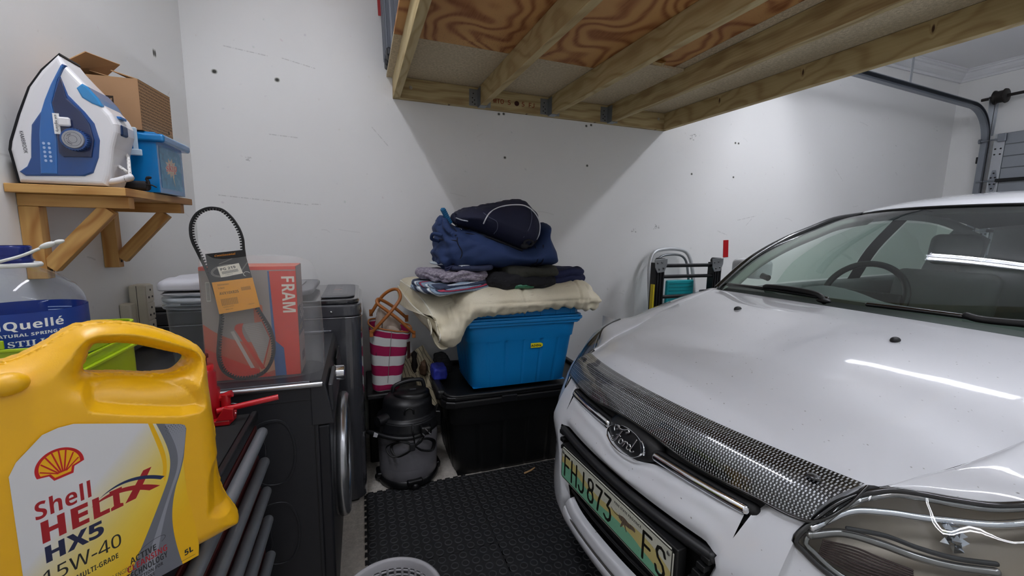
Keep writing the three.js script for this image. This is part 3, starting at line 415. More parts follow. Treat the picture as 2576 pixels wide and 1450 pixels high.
// red bottle jack with its bar
{
  const t = thing('bottle_jack', 'red bottle jack with a red handle bar on the tool chest behind the oil jug', 'jack', [-0.385, 0.801, 1.39]);
  const r = P(0xb3101c, 0.32, { clearcoat: 0.5 });
  mesh('base', slab([[-0.05, -0.035], [0.06, -0.04], [0.066, 0], [0.06, 0.032], [-0.05, 0.035]], 0.014, 0.003).rotateX(-Math.PI / 2).translate(0, 0.0075, 0), r, t);
  mesh('cylinder', lathe([[0.0, 0.014], [0.034, 0.014], [0.034, 0.085], [0.028, 0.09], [0.028, 0.13], [0.024, 0.134], [0.024, 0.15], [0, 0.15]], 32), r, t);
  mesh('ram', lathe([[0, 0.15], [0.011, 0.15], [0.011, 0.168], [0.015, 0.17], [0.015, 0.178], [0, 0.178]], 24), S(0x5a1216, 0.4, 0.4), t);
  mesh('pump', [rod([0.045, 0.012, 0.0], [0.045, 0.07, 0.0], 0.011), rod([0.03, 0.06, 0], [0.06, 0.07, 0], 0.009)], r, t);
  mesh('lug', slab([[0.03, 0], [0.07, 0.0], [0.07, 0.028], [0.05, 0.034]], 0.012, 0.002).translate(0, 0.014, 0.035), r, t);
  mesh('handle_bar', rod([0.03, 0.034, 0.02], [0.165, 0.047, 0.0], 0.0075), P(0xc51424, 0.25, { clearcoat: 0.6 }), t);
}
// ---------- oil jug ----------
const JO = [[-0.262, 0.325], [-0.245, 0.336], [-0.226, 0.338], [-0.208, 0.343], [-0.19, 0.352], [-0.175, 0.362], [-0.163, 0.369], [-0.146, 0.371], [-0.12, 0.367], [-0.099, 0.36], [-0.075, 0.348], [-0.051, 0.331], [-0.033, 0.315], [-0.025, 0.298], [-0.024, 0.249], [-0.022, 0.186], [-0.02, 0.121], [-0.019, 0.094], [-0.014, 0.065], [-0.007, 0.044], [0.001, 0.024], [0.003, 0.012], [-0.004, 0], [-0.03, -0.002], [-0.15, -0.002], [-0.25, -0.002], [-0.268, 0.004], [-0.274, 0.03], [-0.276, 0.15], [-0.276, 0.28], [-0.271, 0.315]];
const JH = [[-0.148, 0.341], [-0.13, 0.34], [-0.111, 0.335], [-0.092, 0.326], [-0.071, 0.315], [-0.05, 0.303], [-0.047, 0.296], [-0.06, 0.283], [-0.084, 0.284], [-0.124, 0.297], [-0.16, 0.309], [-0.157, 0.32], [-0.153, 0.33]];
{
  const t = thing('oil_jug', 'big yellow motor oil jug with white label standing nearest the camera', 'jug', [-0.224, 0.801, 1.817], 0.663);
  const so = sd2(smoothPts(JO, 4)), shh = sd2(smoothPts(JH, 4)), rec = sd2(smoothPts([[-0.162, 0.301], [-0.167, 0.27], [-0.148, 0.258], [-0.056, 0.225], [-0.044, 0.231], [-0.06, 0.272]], 4)), grip = sd2(smoothPts([[-0.04, 0.13], [-0.02, 0.135], [0.02, 0.06], [-0.03, 0.046], [-0.05, 0.056], [-0.05, 0.075]], 4));
  const T = 0.057;
  const f = (x, y, z) => {
    const a = so(x, y), b = -shh(x, y); let d = Math.min(a, b * 1.0); const R = 0.036;
    let tt = T; const up = cl((y - 0.225) / 0.12); tt -= 0.016 * up; // upper body a little thinner
    tt -= 0.012 * cl((rec(x, y) + 0.002) / 0.012) * cl(1); tt -= 0.012 * cl((grip(x, y) + 0.004) / 0.014);
    if (d < 0) return Math.max(-d, Math.abs(z) - tt); const q = 1 - Math.min(d, R) / R; return Math.max(Math.abs(z) - tt * Math.sqrt(Math.max(1 - q * q, 0)) , -y - 0.001);
  };
  const jugMat = P(0xf0b400, 0.36, { clearcoat: 0.35, clearcoatRoughness: 0.35, bumpMap: rep(bumpNoise(120, 60, 4), 12, 12), bumpScale: 0.0001 });
  mesh('jug_body', nets(f, [-0.29, -0.01, -0.066], [0.014, 0.382, 0.066], 0.0032), jugMat, t);
  mesh('neck', [lathe([[0.021, 0], [0.021, 0.03], [0.024, 0.032], [0.024, 0.06], [0, 0.06]], 32).rotateZ(0.35).translate(-0.247, 0.325, 0)], jugMat, t);
  const cap = mesh('cap', lathe([[0.0, 0.024], [0.026, 0.024], [0.028, 0.02], [0.028, -0.02], [0, -0.02]], 36).rotateZ(0.35).translate(-0.262, 0.37, 0), P(0xd21a1f, 0.35), t); cap.visible = true; t.remove(cap);
  mesh('spout_lug', new THREE.SphereGeometry(0.013, 20, 14).scale(1.4, 1, 1).translate(-0.228, 0.32, 0.046), jugMat, t);
  const lab = canvasTex(1024, 1536, (c, w, h) => {
    const k = w / 0.172, X = (u) => (u + 0.241) * k, Y = (y) => h - y * k - 6;
    c.fillStyle = '#dcdcdc'; c.fillRect(0, 0, w, h);
    const g = c.createLinearGradient(X(-0.185), Y(0.16), X(-0.09), Y(0.075)); g.addColorStop(0, 'rgba(240,190,0,0)'); g.addColorStop(0.55, 'rgba(242,196,20,0.75)'); g.addColorStop(1, '#f0b800'); c.fillStyle = g; c.fillRect(0, 0, w, h);
    c.fillStyle = '#6b6e76'; c.beginPath(); c.moveTo(X(-0.108), Y(0.235)); c.bezierCurveTo(X(-0.095), Y(0.19), X(-0.09), Y(0.17), X(-0.1), Y(0.14)); c.bezierCurveTo(X(-0.12), Y(0.09), X(-0.14), Y(0.05), X(-0.168), Y(-0.01)); c.lineTo(X(-0.09), Y(-0.01)); c.bezierCurveTo(X(-0.1), Y(0.05), X(-0.104), Y(0.085), X(-0.09), Y(0.13)); c.bezierCurveTo(X(-0.078), Y(0.16), X(-0.072), Y(0.19), X(-0.068), Y(0.24)); c.fill();
    c.fillStyle = '#8f929a'; c.beginPath(); c.moveTo(X(-0.1), Y(0.235)); c.bezierCurveTo(X(-0.086), Y(0.19), X(-0.08), Y(0.17), X(-0.092), Y(0.14)); c.bezierCurveTo(X(-0.112), Y(0.09), X(-0.125), Y(0.05), X(-0.15), Y(-0.01)); c.lineTo(X(-0.13), Y(-0.01)); c.bezierCurveTo(X(-0.115), Y(0.06), X(-0.106), Y(0.1), X(-0.09), Y(0.135)); c.bezierCurveTo(X(-0.076), Y(0.17), X(-0.074), Y(0.2), X(-0.07), Y(0.235)); c.fill();
    c.fillStyle = '#f0b800'; c.beginPath(); c.moveTo(X(-0.112), Y(0.24)); c.bezierCurveTo(X(-0.1), Y(0.19), X(-0.094), Y(0.17), X(-0.103), Y(0.14)); c.lineTo(X(-0.105), Y(0.15)); c.bezierCurveTo(X(-0.1), Y(0.17), X(-0.106), Y(0.19), X(-0.116), Y(0.24)); c.fill();
    c.fillStyle = 'rgba(40,42,48,0.7)'; for (let i = 0; i < 8; i++) for (let j = 0; j < 6; j++) { c.beginPath(); c.arc(X(-0.096 + i * 0.0032 + (j % 2) * 0.0016), Y(0.219 - j * 0.0028), 4 - j * 0.5, 0, 7); c.fill(); }
    // pecten
    c.save(); c.translate(X(-0.199), Y(0.2155)); c.rotate(-0.13); const r = 0.0195 * k;
    const shell = (q) => { c.beginPath(); c.moveTo(-0.42 * q, 0.95 * q); c.lineTo(-0.55 * q, 0.55 * q); c.lineTo(-1.02 * q, 0.42 * q); c.bezierCurveTo(-1.15 * q, -0.35 * q, -0.6 * q, -0.95 * q, 0, -0.95 * q); c.bezierCurveTo(0.6 * q, -0.95 * q, 1.15 * q, -0.35 * q, 1.02 * q, 0.42 * q); c.lineTo(0.55 * q, 0.55 * q); c.lineTo(0.42 * q, 0.95 * q); c.closePath(); };
    shell(r); c.fillStyle = '#c4161c'; c.fill(); shell(r * 0.84); c.fillStyle = '#f4b60c'; c.fill(); c.strokeStyle = '#c4161c'; c.lineWidth = r * 0.07; for (const [x, y] of [[-0.86, 0.1], [-0.72, -0.35], [-0.45, -0.66], [-0.15, -0.78], [0.15, -0.78], [0.45, -0.66], [0.72, -0.35], [0.86, 0.1]]) { c.beginPath(); c.moveTo(x * 0.2 * r, 0.62 * r); c.lineTo(x * r * 0.97, y * r); c.stroke(); } c.restore();
    const T_ = (s, u, y, ht, col, font, wd, rot = -0.085, sk = -0.1) => { c.save(); c.translate(X(u), Y(y)); c.rotate(rot); c.transform(1, 0, sk, 1, 0, 0); c.font = font.replace('$', Math.round(ht * k * 1.38)); c.fillStyle = col; const m = c.measureText(s).width; c.scale(wd * k / m, 1); c.fillText(s, 0, 0); c.restore(); };
    T_('Shell', -0.224, 0.1555, 0.021, '#a5141e', 'bold $px sans-serif', 0.05); T_('HELI', -0.223, 0.1245, 0.026, '#a5141e', '900 $px sans-serif', 0.076);
    c.save(); c.translate(X(-0.146), Y(0.132)); c.rotate(-0.1); c.fillStyle = '#a5141e'; c.beginPath(); c.moveTo(0, 0); c.lineTo(0.011 * k, 0); c.lineTo(0.034 * k, -0.034 * k); c.lineTo(0.025 * k, -0.034 * k); c.fill(); c.beginPath(); c.moveTo(-0.03 * k, -0.016 * k); c.quadraticCurveTo(0.0, -0.036 * k, 0.038 * k, -0.002 * k); c.lineTo(0.026 * k, -0.002 * k); c.quadraticCurveTo(0.0, -0.026 * k, -0.03 * k, -0.016 * k); c.fill(); c.fillStyle = '#1b2a55'; c.beginPath(); c.moveTo(-0.022 * k, -0.022 * k); c.quadraticCurveTo(0.01 * k, -0.044 * k, 0.045 * k, -0.012 * k); c.lineTo(0.04 * k, -0.01 * k); c.quadraticCurveTo(0.008 * k, -0.038 * k, -0.022 * k, -0.022 * k); c.fill(); c.restore();
    T_('HX5', -0.222, 0.0985, 0.02, '#1a2246', '900 $px sans-serif', 0.054); T_('15W-40', -0.226, 0.071, 0.018, '#1d1d1f', '$px sans-serif', 0.073); T_('PREMIUM MULTI-GRADE', -0.228, 0.056, 0.007, '#222', 'bold $px sans-serif', 0.07); T_('MOTOR OIL', -0.228, 0.046, 0.006, '#222', 'bold $px sans-serif', 0.035); T_('FOR PETROL, DIESEL & GAS ENGINES', -0.224, 0.03, 0.006, '#444', '$px sans-serif', 0.08);
    T_('ACTIVE', -0.148, 0.043, 0.009, '#1c1c20', 'bold $px sans-serif', 0.029, -0.12); T_('CLEANSING', -0.152, 0.0325, 0.009, '#a5141e', 'bold $px sans-serif', 0.045, -0.12); T_('TECHNOLOGY', -0.153, 0.022, 0.009, '#1c1c20', 'bold $px sans-serif', 0.045, -0.12); T_('PROTECTION FOR', -0.154, 0.014, 0.005, '#1c1c20', 'bold $px sans-serif', 0.04, -0.12); T_('YOUR ENGINE', -0.154, 0.007, 0.005, '#1c1c20', 'bold $px sans-serif', 0.03, -0.12);
    c.strokeStyle = '#1c1c20'; c.lineWidth = 3; c.beginPath(); c.ellipse(X(-0.124), Y(0.056), 0.016 * k, 0.006 * k, -0.3, 3, 7.2); c.stroke();
    T_('5L', -0.089, 0.014, 0.0085, '#20201c', '900 $px sans-serif', 0.011, -0.12); c.fillStyle = '#303028'; c.fillRect(X(-0.094), Y(0.008), 0.018 * k, 3);
  }, { clamp: true });
  const LP = [[-0.209, 0.2555], [-0.196, 0.259], [-0.183, 0.2588], [-0.13, 0.238], [-0.079, 0.2165], [-0.074, 0.213], [-0.0725, 0.207], [-0.08, 0.157], [-0.079, 0.11], [-0.073, 0.06], [-0.0705, 0.02], [-0.072, 0.003], [-0.238, 0.003], [-0.2385, 0.1], [-0.2375, 0.218], [-0.231, 0.232]];
  const lg = new THREE.ShapeGeometry(shapeOf(LP)); const lu = lg.attributes.uv, lp = lg.attributes.position; for (let i = 0; i < lp.count; i++) lu.setXY(i, (lp.getX(i) + 0.241) / 0.172, (lp.getY(i) + 0.001) / 0.258); 
  mesh('label', lg.translate(0, 0, T + 0.0004), S(0xffffff, 0.42, 0, { map: lab }), t);
}
// ---------- lime bin, water bottle, bucket, adaptor, filter box, belt, bag ----------
{
  const t = thing('lime_bin', 'lime green plastic bin with a stepped rim behind the oil jug handle', 'bin', [-0.627, 0.801, 1.575]);
  const m = P(0xb2d010, 0.38, { clearcoat: 0.2, transmission: 0.08 });
  const rr = (w, d, r) => { const s = new THREE.Shape(); s.moveTo(-w + r, -d); s.lineTo(w - r, -d); s.quadraticCurveTo(w, -d, w, -d + r); s.lineTo(w, d - r); s.quadraticCurveTo(w, d, w - r, d); s.lineTo(-w + r, d); s.quadraticCurveTo(-w, d, -w, d - r); s.lineTo(-w, -d + r); s.quadraticCurveTo(-w, -d, -w + r, -d); return s; };
  const ring = (w, d, y0, y1, th, r = 0.035) => { const s = rr(w, d, r); s.holes.push(rr(w - th, d - th, r - th)); return slab(s, y1 - y0, 0.0008, false, [], 2).rotateX(-Math.PI / 2).translate(0, (y0 + y1) / 2, 0); };
  mesh('wall', [ring(0.15, 0.118, 0.001, 0.2355, 0.003), ring(0.152, 0.12, 0.236, 0.262, 0.004), ring(0.149, 0.117, 0.263, 0.286, 0.003)], m, t);
  mesh('rim', [ring(0.153, 0.121, 0.2865, 0.291, 0.006), ring(0.155, 0.123, 0.2575, 0.262, 0.006), ring(0.16, 0.128, 0.237, 0.242, 0.01)], m, t);
  mesh('raised_handle', [bx(-0.14, 0.07, 0.2915, 0.306, 0.116, 0.12, 0.0015)], m, t);
  mesh('bin_floor', bx(-0.147, 0.147, 0.09, 0.094, -0.114, 0.114, 0.001), m, t);
}
{
  const t = thing('water_bottle', 'large clear five litre water bottle with blue label and torn white cap ring', 'bottle', [-0.6, 0.896, 1.575]);
  const pet = P(0xf4f8ff, 0.06, { transmission: 1, thickness: 0, ior: 1.3, specularIntensity: 0.9 }), petb = P(0x2b3f9c, 0.15, { transmission: 0.55, thickness: 0 }), w = S(0xe6e8e4, 0.5);
  mesh('bottle_body', lathe([[0.0, 0.004], [0.05, 0.002], [0.082, 0.006], [0.089, 0.02], [0.089, 0.07], [0.087, 0.075], [0.089, 0.08], [0.089, 0.24], [0.0885, 0.255], [0.085, 0.27], [0.076, 0.287], [0.06, 0.303], [0.044, 0.314], [0.03, 0.321], [0.026, 0.326]], 64), pet, t);
  mesh('neck', lathe([[0.026, 0.325], [0.025, 0.332], [0.028, 0.335], [0.025, 0.338], [0.0245, 0.345], [0.0265, 0.347], [0.0245, 0.35], [0.0262, 0.353], [0.0245, 0.356], [0.026, 0.359], [0.0235, 0.362]], 40), petb, t);
  mesh('cap_ring', [new THREE.TorusGeometry(0.034, 0.0032, 10, 48).rotateX(Math.PI / 2).scale(1, 1.4, 1).translate(0, 0.327, 0)], w, t);
  mesh('cap_strap', [tube([[-0.03, 0.325, 0.012], [0.0, 0.334, 0.034], [0.03, 0.345, 0.03], [0.052, 0.357, 0.026]], 0.0028, 20), nets((x, y, z) => Math.hypot(x / 2.6, y, z / 1.2) - 0.0052, [-0.016, -0.008, -0.008], [0.016, 0.008, 0.008], 0.002).rotateZ(0.4).translate(0.064, 0.364, 0.024), nets((x, y, z) => Math.hypot(x / 2.2, y, z / 1.2) - 0.0042, [-0.016, -0.008, -0.008], [0.016, 0.008, 0.008], 0.002).rotateZ(0.3).translate(0.079, 0.37, 0.022)], w, t);
  const lb = canvasTex(2048, 512, (c, W, H) => { c.fillStyle = '#1c3f94'; c.fillRect(0, 0, W, H); for (let i = 0; i < 60; i++) { c.strokeStyle = `rgba(60,100,190,${0.1 + (i % 4) * 0.06})`; c.beginPath(); c.moveTo((i * 211) % W, (i * 97) % H); c.lineTo((i * 211) % W + 160, (i * 97) % H + 5); c.stroke(); } for (const x0 of [500, 1240]) { c.fillStyle = '#fff'; c.font = 'bold 88px sans-serif'; c.fillText('aQuell\u00e9', x0, 120); c.font = 'bold 34px sans-serif'; c.fillText('NATURAL SPRING WATER', x0, 175); c.font = 'bold 60px serif'; c.fillText('STILL', x0 + 60, 250); } c.fillStyle = 'rgba(225,235,250,0.9)'; for (let i = 0; i < 14; i++) c.fillRect(60, 60 + i * 26, 150, 9); c.font = '30px sans-serif'; c.fillText('5 L', 330, 220); });
  mesh('label', new THREE.CylinderGeometry(0.0898, 0.0898, 0.118, 64, 1, true).rotateY(2.6).translate(0, 0.189, 0), S(0xffffff, 0.35, 0, { map: lb }), t);
}
{
  const t = thing('bucket', 'clear plastic bucket with a lip under a folded grey towel', 'bucket', [-0.478, 0.8505, 0.99]);
  const cp = P(0xeef2f4, 0.18, { transmission: 0.93, thickness: 0, ior: 1.25 });
  mesh('bucket_body', lathe([[0.0, 0.003], [0.095, 0.003], [0.1, 0.01], [0.11, 0.19], [0.118, 0.193], [0.118, 0.2], [0.108, 0.202], [0.109, 0.209], [0.116, 0.211]], 64), cp, t);
  mesh('lid', lathe([[0.0, 0.212], [0.1, 0.212], [0.116, 0.214], [0.119, 0.22], [0.117, 0.226], [0.11, 0.228], [0.0, 0.226]], 64), P(0xdfe6ea, 0.3, { transmission: 0.6, thickness: 0 }), t);
  for (const y of [0.196, 0.21]) mesh('rim_bead', new THREE.TorusGeometry(0.117, 0.0022, 8, 64).rotateX(Math.PI / 2).translate(0, y, 0), cp, t);
}
{ // folded towel: rolled layers in section, swept along z
  const t = thing('towel', 'folded shiny light grey cloth lying on the clear bucket lid', 'towel', [-0.478, 1.08, 0.99]);
  const m = S(0xc9cad0, 0.5, 0.1), d = S(0x5a5b60, 0.6);
  const f = (x, y, z) => { const w = 0.108 + 0.004 * Math.sin(z * 40), b = 0.026 + 0.008 * cl((x + 0.06) / 0.15) + 0.004 * nz(x * 20, z * 20, 3); const X = Math.max(Math.abs(x) - w + 0.024, 0), Y = Math.max(Math.abs(y - 0.03) - b + 0.022, 0), Z = Math.max(Math.abs(z) - 0.075, 0); let v = Math.hypot(X, Y, Z) - 0.022; const slit = Math.hypot(Math.max(Math.abs(x + 0.02) - 0.09, 0), (y - 0.018 - 0.05 * (x + 0.05) * (x + 0.05)) * 1.0) - 0.0035; return z > 0.03 ? smax(v, -slit, 0.004) : v; };
  mesh('towel_fold', nets(f, [-0.125, -0.002, -0.105], [0.125, 0.085, 0.105], 0.0045), m, t);
  mesh('inner_layer', bx(-0.09, 0.1, 0.011, 0.017, -0.07, 0.088, 0.003, 2), d, t);
}
{
  const t = thing('multi_adaptor', 'yellowed white multi-plug adaptor standing upright on the left wall', 'adaptor', [X0, 0.86, 0.735]);
  const m = S(0xcfc9b8, 0.5), dk = S(0x2a2824, 0.6);
  mesh('adaptor_body', [bx(0.012, 0.062, 0.0, 0.225, -0.03, 0.032, 0.008, 3)], m, t);
  mesh('body_seam', bx(0.036, 0.0375, 0.004, 0.222, 0.0316, 0.0326, 0), dk, t);
  mesh('plug', bx(0.001, 0.034, 0.02, 0.165, 0.036, 0.075, 0.006, 2), m, t);
  for (let i = 0; i < 3; i++) { const y = 0.19 - i * 0.065; const s = mesh('socket', bx(0.0615, 0.064, y - 0.03, y + 0.03, -0.026, 0.028, 0.001), S(0xd8d2c2, 0.5), t); for (const [a, b] of [[0.014, 0], [-0.012, -0.012], [-0.012, 0.014]]) mesh('socket_hole', new THREE.CylinderGeometry(0.004, 0.004, 0.002, 12).rotateZ(Math.PI / 2).translate(0.0642, y + a, b), dk, s); }
}
{
  const t = thing('filter_box', 'red and grey air filter carton inside the clear plastic bag', 'box', [-0.3025, 0.8505, 1.16]);
  const front = canvasTex(704, 1024, (c, w, h) => {
    c.fillStyle = '#8f857e'; c.fillRect(0, 0, w, h); c.fillStyle = '#b9573d'; c.beginPath(); c.moveTo(0, 500); c.lineTo(60, 560); c.quadraticCurveTo(300, 760, 500, 640); c.lineTo(520, 1024); c.lineTo(0, 1024); c.fill(); c.fillStyle = '#c8321e'; c.beginPath(); c.moveTo(0, 720); c.quadraticCurveTo(200, 850, 400, 960); c.lineTo(480, 1024); c.lineTo(0, 1024); c.fill(); c.fillStyle = '#c08a68'; c.beginPath(); c.moveTo(360, 560); c.lineTo(510, 640); c.lineTo(520, 960); c.lineTo(390, 1000); c.fill();
    c.fillStyle = '#c8301c'; c.beginPath(); c.moveTo(500, 40); c.lineTo(704, 40); c.lineTo(704, 1024); c.lineTo(590, 1024); c.lineTo(580, 760); c.lineTo(520, 690); c.fill(); c.fillStyle = '#2c568c'; c.beginPath(); c.moveTo(490, 40); c.lineTo(502, 40); c.lineTo(522, 690); c.lineTo(582, 760); c.lineTo(592, 1024); c.lineTo(505, 1024); c.fill(); c.fillStyle = '#d8402a'; c.fillRect(0, 0, w, 30);
    c.fillStyle = '#d8d2c4'; c.save(); c.translate(592, 80); c.rotate(Math.PI / 2); c.font = 'bold 152px sans-serif'; c.scale(0.86, 0.92); c.fillText('FRAM', 0, 0); c.restore();
    c.fillStyle = '#c25a38'; c.fillRect(370, 360, 66, 150); c.beginPath(); c.ellipse(403, 360, 33, 20, 0, 0, 7); c.ellipse(403, 510, 33, 20, 0, 0, 7); c.fill();
    c.fillStyle = '#a39c95'; c.beginPath(); c.moveTo(280, 520); c.lineTo(430, 500); c.lineTo(480, 660); c.lineTo(410, 900); c.fill(); c.strokeStyle = 'rgba(80,74,70,0.5)'; c.lineWidth = 2; for (let i = 0; i < 22; i++) { c.beginPath(); c.moveTo(285 + i * 5, 530 + i * 16); c.lineTo(430 + i * 2, 505 + i * 17); c.stroke(); } c.fillStyle = '#c23c22'; c.beginPath(); c.moveTo(220, 560); c.quadraticCurveTo(220, 500, 290, 510); c.quadraticCurveTo(260, 560, 290, 640); c.lineTo(430, 940); c.lineTo(400, 950); c.fill(); c.strokeStyle = '#b23a24'; c.lineWidth = 9; c.beginPath(); c.moveTo(430, 500); c.lineTo(482, 660); c.lineTo(415, 930); c.stroke(); c.fillStyle = '#b8aea6'; c.beginPath(); c.moveTo(190, 580); c.lineTo(215, 575); c.lineTo(350, 930); c.lineTo(320, 930); c.fill();
    c.fillStyle = '#b8b2a6'; c.fillRect(40, 130, 30, 170); c.fillStyle = '#444'; for (let i = 0; i < 14; i++) c.fillRect(44, 140 + i * 11, 22, 5);
  }, { clamp: true });
  const end = canvasTex(256, 1024, (c) => { c.fillStyle = '#96807a'; c.fillRect(0, 0, 256, 1024); c.fillStyle = '#4b4450'; c.fillRect(0, 380, 256, 280); c.fillStyle = '#a79a94'; for (let i = 0; i < 5; i++) for (let j = 0; j < 5; j++) if ((i + j) % 2) c.fillRect(110 + i * 30, 380 + j * 30, 30, 30); c.fillStyle = '#8c7a54'; c.font = 'bold italic 90px sans-serif'; c.fillText('act', 40, 620); c.fillStyle = '#5e4a50'; c.fillRect(90, 850, 130, 90); }, { clamp: true });
  mesh('carton', bx(-0.127, 0.117, 0, 0.335, -0.058, 0.058, 0.002), S(0xb85a44, 0.6), t);
  mesh('front_print', new THREE.PlaneGeometry(0.242, 0.333).translate(-0.005, 0.1675, 0.0585), S(0xffffff, 0.55, 0, { map: front }), t);
  mesh('end_print', new THREE.PlaneGeometry(0.114, 0.333).rotateY(Math.PI / 2).translate(0.1175, 0.1675, 0), S(0xffffff, 0.55, 0, { map: end }), t);
}
{ // toothed belt in its card sleeve
  const t = thing('drive_belt', 'black toothed drive belt with orange card sleeve sticking out of the bag', 'belt', [-0.34, 0.852, 1.236]);
  const rb = S(0x121214, 0.7);
  const pts = [[-0.420, 1.225], [-0.430, 1.255], [-0.433, 1.277], [-0.430, 1.306], [-0.415, 1.333], [-0.396, 1.346], [-0.378, 1.350], [-0.357, 1.346], [-0.337, 1.327], [-0.320, 1.296], [-0.312, 1.266], [-0.311, 1.236], [-0.307, 1.18], [-0.3, 1.12], [-0.285, 1.065], [-0.271, 1.034], [-0.257, 1.001], [-0.250, 0.949], [-0.258, 0.903], [-0.280, 0.87], [-0.317, 0.857], [-0.352, 0.86], [-0.381, 0.882], [-0.393, 0.920], [-0.388, 0.987], [-0.379, 1.054], [-0.39, 1.12], [-0.405, 1.18]].map(([x, y]) => V(x + 0.34, y - 0.852, 0));
  const c = new THREE.CatmullRomCurve3(pts, true, 'centripetal'), N = 240;
  const sec = new THREE.Shape([V2(-0.0025, -0.0055), V2(0.0025, -0.0055), V2(0.0025, 0.0055), V2(-0.0025, 0.0055)]);
  const P0 = c.getSpacedPoints(N).slice(0, -1), pos = [], idx = []; P0.forEach((p, i) => { const q = P0[(i + 1) % N], tx = q.x - p.x, ty = q.y - p.y, L = Math.hypot(tx, ty), nx = ty / L, ny = -tx / L; for (const [o, z] of [[-0.0025, -0.0055], [0.002, -0.0055], [0.002, 0.0055], [-0.0025, 0.0055]]) pos.push(p.x + nx * -o, p.y + ny * -o, z); for (let k = 0; k < 4; k++) { const a = i * 4 + k, b = i * 4 + (k + 1) % 4, d = ((i + 1) % N) * 4 + k, e = ((i + 1) % N) * 4 + (k + 1) % 4; idx.push(a, b, d, b, e, d); } });
  const bg = new THREE.BufferGeometry(); bg.setAttribute('position', new THREE.Float32BufferAttribute(pos, 3)); bg.setIndex(idx); const bn = bg.toNonIndexed(); bn.computeVertexNormals(); mesh('belt_band', bn, rb, t);
  const M = 150, T0 = c.getSpacedPoints(M).slice(0, -1), teeth = []; T0.forEach((p, i) => { const q = T0[(i + 1) % M], a = Math.atan2(q.y - p.y, q.x - p.x); teeth.push(bx(-0.0021, 0.0021, -0.0035, 0.0035, -0.005, 0.005, 0.0008).rotateZ(a).translate(p.x + Math.sin(a) * 0.0042, p.y - Math.cos(a) * 0.0042, 0)); });
  mesh('teeth', teeth, rb, t);
  const hd = canvasTex(512, 512, (c, w) => { c.fillStyle = '#17171a'; c.fillRect(0, 0, w, 512); c.fillStyle = '#e08a1e'; c.font = 'bold italic 46px serif'; c.fillText('Continental', 110, 66); c.strokeStyle = '#8e8a84'; c.lineWidth = 26; c.beginPath(); c.ellipse(210, 330, 170, 95, -0.1, 0, 7); c.stroke(); c.lineWidth = 12; c.strokeStyle = '#55524e'; c.stroke(); c.lineWidth = 16; c.strokeStyle = '#6b6864'; c.beginPath(); c.moveTo(150, 200); c.lineTo(330, 130); c.moveTo(380, 400); c.lineTo(512, 220); c.stroke(); c.strokeStyle = '#cfcac2'; c.lineWidth = 8; c.beginPath(); c.arc(460, 430, 40, 2, 6); c.stroke(); c.save(); c.translate(120, 250); c.rotate(-0.1); c.fillStyle = '#e2dccb'; c.fillRect(0, 0, 280, 190); c.fillStyle = '#222'; c.font = 'bold 62px sans-serif'; c.fillText('PG 219', 22, 74); for (let i = 0; i < 34; i++) c.fillRect(34 + i * 6, 92, i % 3 ? 2 : 4, 50); c.font = '22px sans-serif'; c.fillText('17007515', 60, 172); c.restore(); }, { clamp: true });
  const og = canvasTex(512, 384, (c, w) => { c.fillStyle = '#e29a12'; c.fillRect(0, 0, w, 384); c.fillStyle = '#5a4210'; c.font = '30px sans-serif'; c.fillText('Keilriemen', 60, 50); c.fillText('V-Belt', 60, 90); c.font = 'bold 46px sans-serif'; c.fillText('AVX10X825', 60, 160); for (let i = 0; i < 30; i++) { c.fillRect(60 + i * 7, 210, i % 3 ? 2 : 4, 84); c.fillRect(340 + i * 4, 100, i % 3 ? 1 : 3, 44); } c.font = '18px sans-serif'; c.fillText('4 006661 827591', 66, 318); c.fillText('Made in EU', 90, 350); c.fillText('L=825 mm', 370, 330); }, { clamp: true });
  const q4 = (a, tex, name, z) => { const g = new THREE.BufferGeometry(), n = 6, p = [], u = [], ix = []; for (let j = 0; j <= n; j++) for (let i = 0; i <= n; i++) { const s = i / n, r = j / n; const x = (a[0][0] * (1 - s) + a[1][0] * s) * (1 - r) + (a[3][0] * (1 - s) + a[2][0] * s) * r, y = (a[0][1] * (1 - s) + a[1][1] * s) * (1 - r) + (a[3][1] * (1 - s) + a[2][1] * s) * r; p.push(x + 0.34, y - 0.852, z + 0.002 * Math.sin(s * 3.1)); u.push(s, 1 - r); } for (let j = 0; j < n; j++) for (let i = 0; i < n; i++) { const k = j * (n + 1) + i; ix.push(k, k + n + 1, k + 1, k + 1, k + n + 1, k + n + 2); } g.setAttribute('position', new THREE.Float32BufferAttribute(p, 3)); g.setAttribute('uv', new THREE.Float32BufferAttribute(u, 2)); g.setIndex(ix); g.computeVertexNormals(); mesh(name, g, S(0xffffff, 0.45, 0, { map: tex }), t); };
  q4([[-0.402, 1.223], [-0.309, 1.235], [-0.294, 1.155], [-0.395, 1.143]], hd, 'card_header', 0.007); q4([[-0.392, 1.144], [-0.293, 1.156], [-0.279, 1.07], [-0.38, 1.054]], og, 'orange_card', 0.0075);
}
